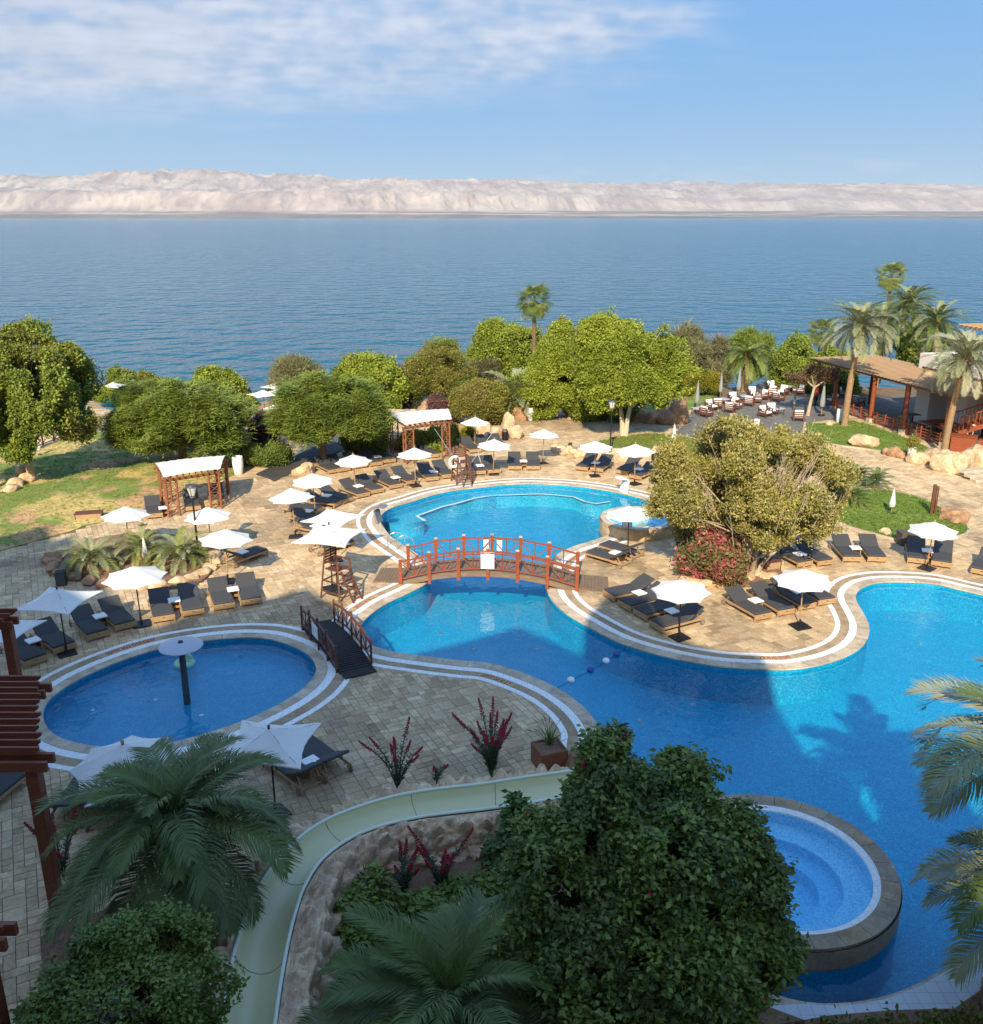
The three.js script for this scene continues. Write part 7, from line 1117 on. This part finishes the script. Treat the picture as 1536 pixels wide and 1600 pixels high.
nearShrub('vine', 'bright green climbing vine at the middle of the slide wall', 808, 1290, 0.9, [[0, 0.1, 0, 0.35, 0.55, 0.3], [0.3, -0.2, 0.3, 0.5, 0.5, 0.45], [-0.3, -0.4, 0.5, 0.5, 0.4, 0.4], [0.1, -0.7, 0.9, 0.8, 0.4, 0.6]], 1700, { size: 0.5, pal: [[0.10, 0.17, 0.03], [0.08, 0.14, 0.03], [0.12, 0.20, 0.04]] });
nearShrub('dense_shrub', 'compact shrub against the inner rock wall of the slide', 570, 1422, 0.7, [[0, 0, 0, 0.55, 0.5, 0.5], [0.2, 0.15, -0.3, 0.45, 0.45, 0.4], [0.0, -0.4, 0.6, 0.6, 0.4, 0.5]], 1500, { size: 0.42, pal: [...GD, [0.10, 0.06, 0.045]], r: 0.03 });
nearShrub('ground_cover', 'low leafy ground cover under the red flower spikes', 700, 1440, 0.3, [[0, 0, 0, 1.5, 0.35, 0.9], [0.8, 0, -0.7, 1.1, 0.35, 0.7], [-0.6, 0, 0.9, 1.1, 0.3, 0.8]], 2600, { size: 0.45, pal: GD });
{ // unseen tub tree added on the hotel roof; its crown softens the shade edge
  for (const [x, y, s] of [[4.7, 15.4, 201]]) { const o = thing('added_roof_tree', 'unseen leafy tub tree added on the hotel roof to soften its shade edge', 'tree', V3(x, 13.1, 1.9)), rnd = rng(s), L = autoLobes(rnd, y - 12.6, 1.3, 1.2, 1.2, 8); obj('tub', [cyl(0.4, 0.5, 0.6, 18)], M.terracotta, o); limbs(o, L.slice(0, 8), 1.2, 0.08, M.barkBrown, rnd); foliage(o, 'crown', L, 1500, leaves.broad, M.leaf, 0.8, G2, rnd); }
}
{ // clipped hedge in the lower right corner
  const p = at(1420, 1672, 0.5), t = thing('clipped_hedge', 'clipped yellow green hedge along the near pool beach', 'hedge', V3(p.x, 0.1, p.z)), L = []; for (let i = 0; i < 9; i++) L.push([-2.1 + i * 0.62, 0.3, 0.05 * Math.sin(i * 2) - i * 0.07, 0.5, 0.36, 0.55]); foliage(t, 'crown', L, 5200, leaves.tiny, M.leaf, 0.7, [[0.12, 0.15, 0.02], [0.15, 0.17, 0.025], [0.17, 0.16, 0.03]], rng(4), { gaps: 0.1, shell: 0.6 });
}
const frondBlade = (() => { const g = new THREE.BufferGeometry(); g.setAttribute("position", new THREE.Float32BufferAttribute([-0.025,0,0, 0.025,0,0, 0,0.03,0.6, -0.025,0,0, 0,0.03,0.6, -0.03,0.02,0.4, 0,0.03,0.6, 0.02,-0.1,0.9, -0.02,-0.02,0.75], 3)); g.computeVertexNormals(); return g; })();
function redSpikes(name, label, u, v, base, stems, seed, tallness = 1) {
  const p = at(u, v, base), o = thing(name, label, 'flowering shrub', V3(p.x, base, p.z)), rnd = rng(seed);
  for (let i = 0; i < stems; i++) { const a = i / stems * 6.283 + rnd(), lean = 0.15 + 0.5 * rnd(), h = (0.75 + 0.7 * rnd()) * tallness, tip = V3(Math.cos(a) * lean * h, h, Math.sin(a) * lean * h * 0.7), mid = V3(Math.cos(a) * lean * h * 0.35, h * 0.55, Math.sin(a) * lean * h * 0.25), st = obj('stem', [taper([V3(0, -0.05, 0), mid, tip], [0.02, 0.015, 0.01], 5)], M.leafStem, o), lf = [], c = new THREE.CatmullRomCurve3([V3(0, -0.05, 0), mid, tip]);
    for (let k = 0; k < 46; k++) { const t = 0.15 + 0.62 * k / 46, q = c.getPoint(t), b = rnd() * 6.283, d = V3(Math.cos(b), 0.5, Math.sin(b)).normalize(), s = d.clone().cross(V3(0, 1, 0)).normalize(), L = 0.10 + 0.06 * rnd(), e = q.clone().addScaledVector(d, L), m = q.clone().addScaledVector(d, L * 0.5), g = new THREE.BufferGeometry(); g.setAttribute('position', new THREE.Float32BufferAttribute([q, m.clone().addScaledVector(s, 0.022), e, q, e, m.clone().addScaledVector(s, -0.022)].flatMap((v) => [v.x, v.y, v.z]), 3)); g.computeVertexNormals(); lf.push(g); }
    obj('leaves', lf, M.leafStem, st);
    const fl = []; for (let k = 0; k < 34; k++) { const t = 0.76 + 0.26 * k / 34, q = t <= 1 ? c.getPoint(t) : tip.clone().add(V3(0, (t - 1) * h * 0.6, 0)), b = k * 2.4, rr = 0.045 * (1.1 - (t - 0.76) / 0.3); fl.push(new THREE.IcosahedronGeometry(0.022, 0).translate(q.x + Math.cos(b) * rr, q.y, q.z + Math.sin(b) * rr)); }
    obj('flower_spike', fl, M.flowerRed, st); }
}
phy('leafStem', { color: C(0.05, 0.085, 0.03), roughness: 0.7, transmission: 0.2, thickness: 0, side: THREE.DoubleSide });
redSpikes('red_spike_shrub', 'clump of red flower spikes on the paving side of the slide near the planter', 768, 1212, 0.3, 22, 51, 1.5); redSpikes('red_spike_shrub', 'smaller clump of red flower spikes above the outer curve of the slide', 622, 1232, 0.35, 9, 53, 1.3); redSpikes('red_spike_shrub', 'single red flower spike between the two clumps on the slide edge', 682, 1222, 0.3, 2, 55, 0.5);
redSpikes('red_spike_shrub', 'red flower spikes against the inner rock wall of the slide', 690, 1400, 0.1, 12, 57, 1.15); redSpikes('red_spike_shrub', 'red flower spikes beside the compact shrub inside the slide curve', 632, 1400, 0.1, 7, 59, 0.9); redSpikes('red_spike_shrub', 'long red flower stems reaching past the thick pergola post', 100, 1372, 0.2, 6, 61, 1.3);
{ const b = at(858, 1190), o = thing('spiky_plant', 'spiky green leaves growing in the rust red planter box', 'plant', b.setY(0.56), 0.35), rnd = rng(3); for (let i = 0; i < 26; i++) { const a = i * 2.4, f = obj('leaf', frondBlade, M.frondGreen, o); f.rotation.set(-lerp(1.4, 0.3, i / 26), a, 0, 'YXZ'); f.scale.setScalar(0.75 + 0.35 * rnd()); } }
// tufts of grass on the lawns
{
  const blade = leafSet(9, 0.11, 0.008, 77, { spread: 0.12, droop: -1.2 }), put = (poly, n, y, pal, seed) => { const rnd = rng(seed), x0 = Math.min(...poly.map((p) => p[0])), x1 = Math.max(...poly.map((p) => p[0])), z0 = Math.min(...poly.map((p) => p[1])), z1 = Math.max(...poly.map((p) => p[1])), mm = [], cc = [], m = new THREE.Matrix4(), e = new THREE.Euler(), q = new THREE.Quaternion();
    for (let i = 0; i < n * 4 && mm.length < n; i++) { const x = lerp(x0, x1, rnd()), z = lerp(z0, z1, rnd()); if (Math.abs(x) > 40 || !inside(poly, x, z)) continue; q.setFromEuler(e.set(0, rnd() * 6.28, 0)); const s = 0.7 + 0.7 * rnd(); mm.push(m.clone().compose(V3(x, y + 0.01, z), q, V3(s, s, s))); const p = pal[Math.floor(rnd() * pal.length)]; cc.push(C(...p)); }
    const o = new THREE.InstancedMesh(blade, M.leaf, mm.length); mm.forEach((a, i) => { o.setMatrixAt(i, a); o.setColorAt(i, cc[i]); }); o.name = numbered('grass_tufts'); tag(o, 'short green lawn grass in tufts', 'grass', null, 'stuff'); o.castShadow = o.receiveShadow = true; scene.add(o); };
  put(lawnCactus, 3000, 0.06, [[0.18, 0.27, 0.03], [0.15, 0.22, 0.03]], 1); put(lawnRest, 3000, 0.07, [[0.18, 0.27, 0.03], [0.15, 0.22, 0.03]], 2); put(lawnTree, 2500, 0.15, [[0.18, 0.24, 0.03], [0.24, 0.23, 0.05]], 3); put(lawnLeft, 5000, 0.05, [[0.24, 0.27, 0.05], [0.42, 0.34, 0.12], [0.19, 0.25, 0.04]], 4);
}
renderer.render(scene, camera);
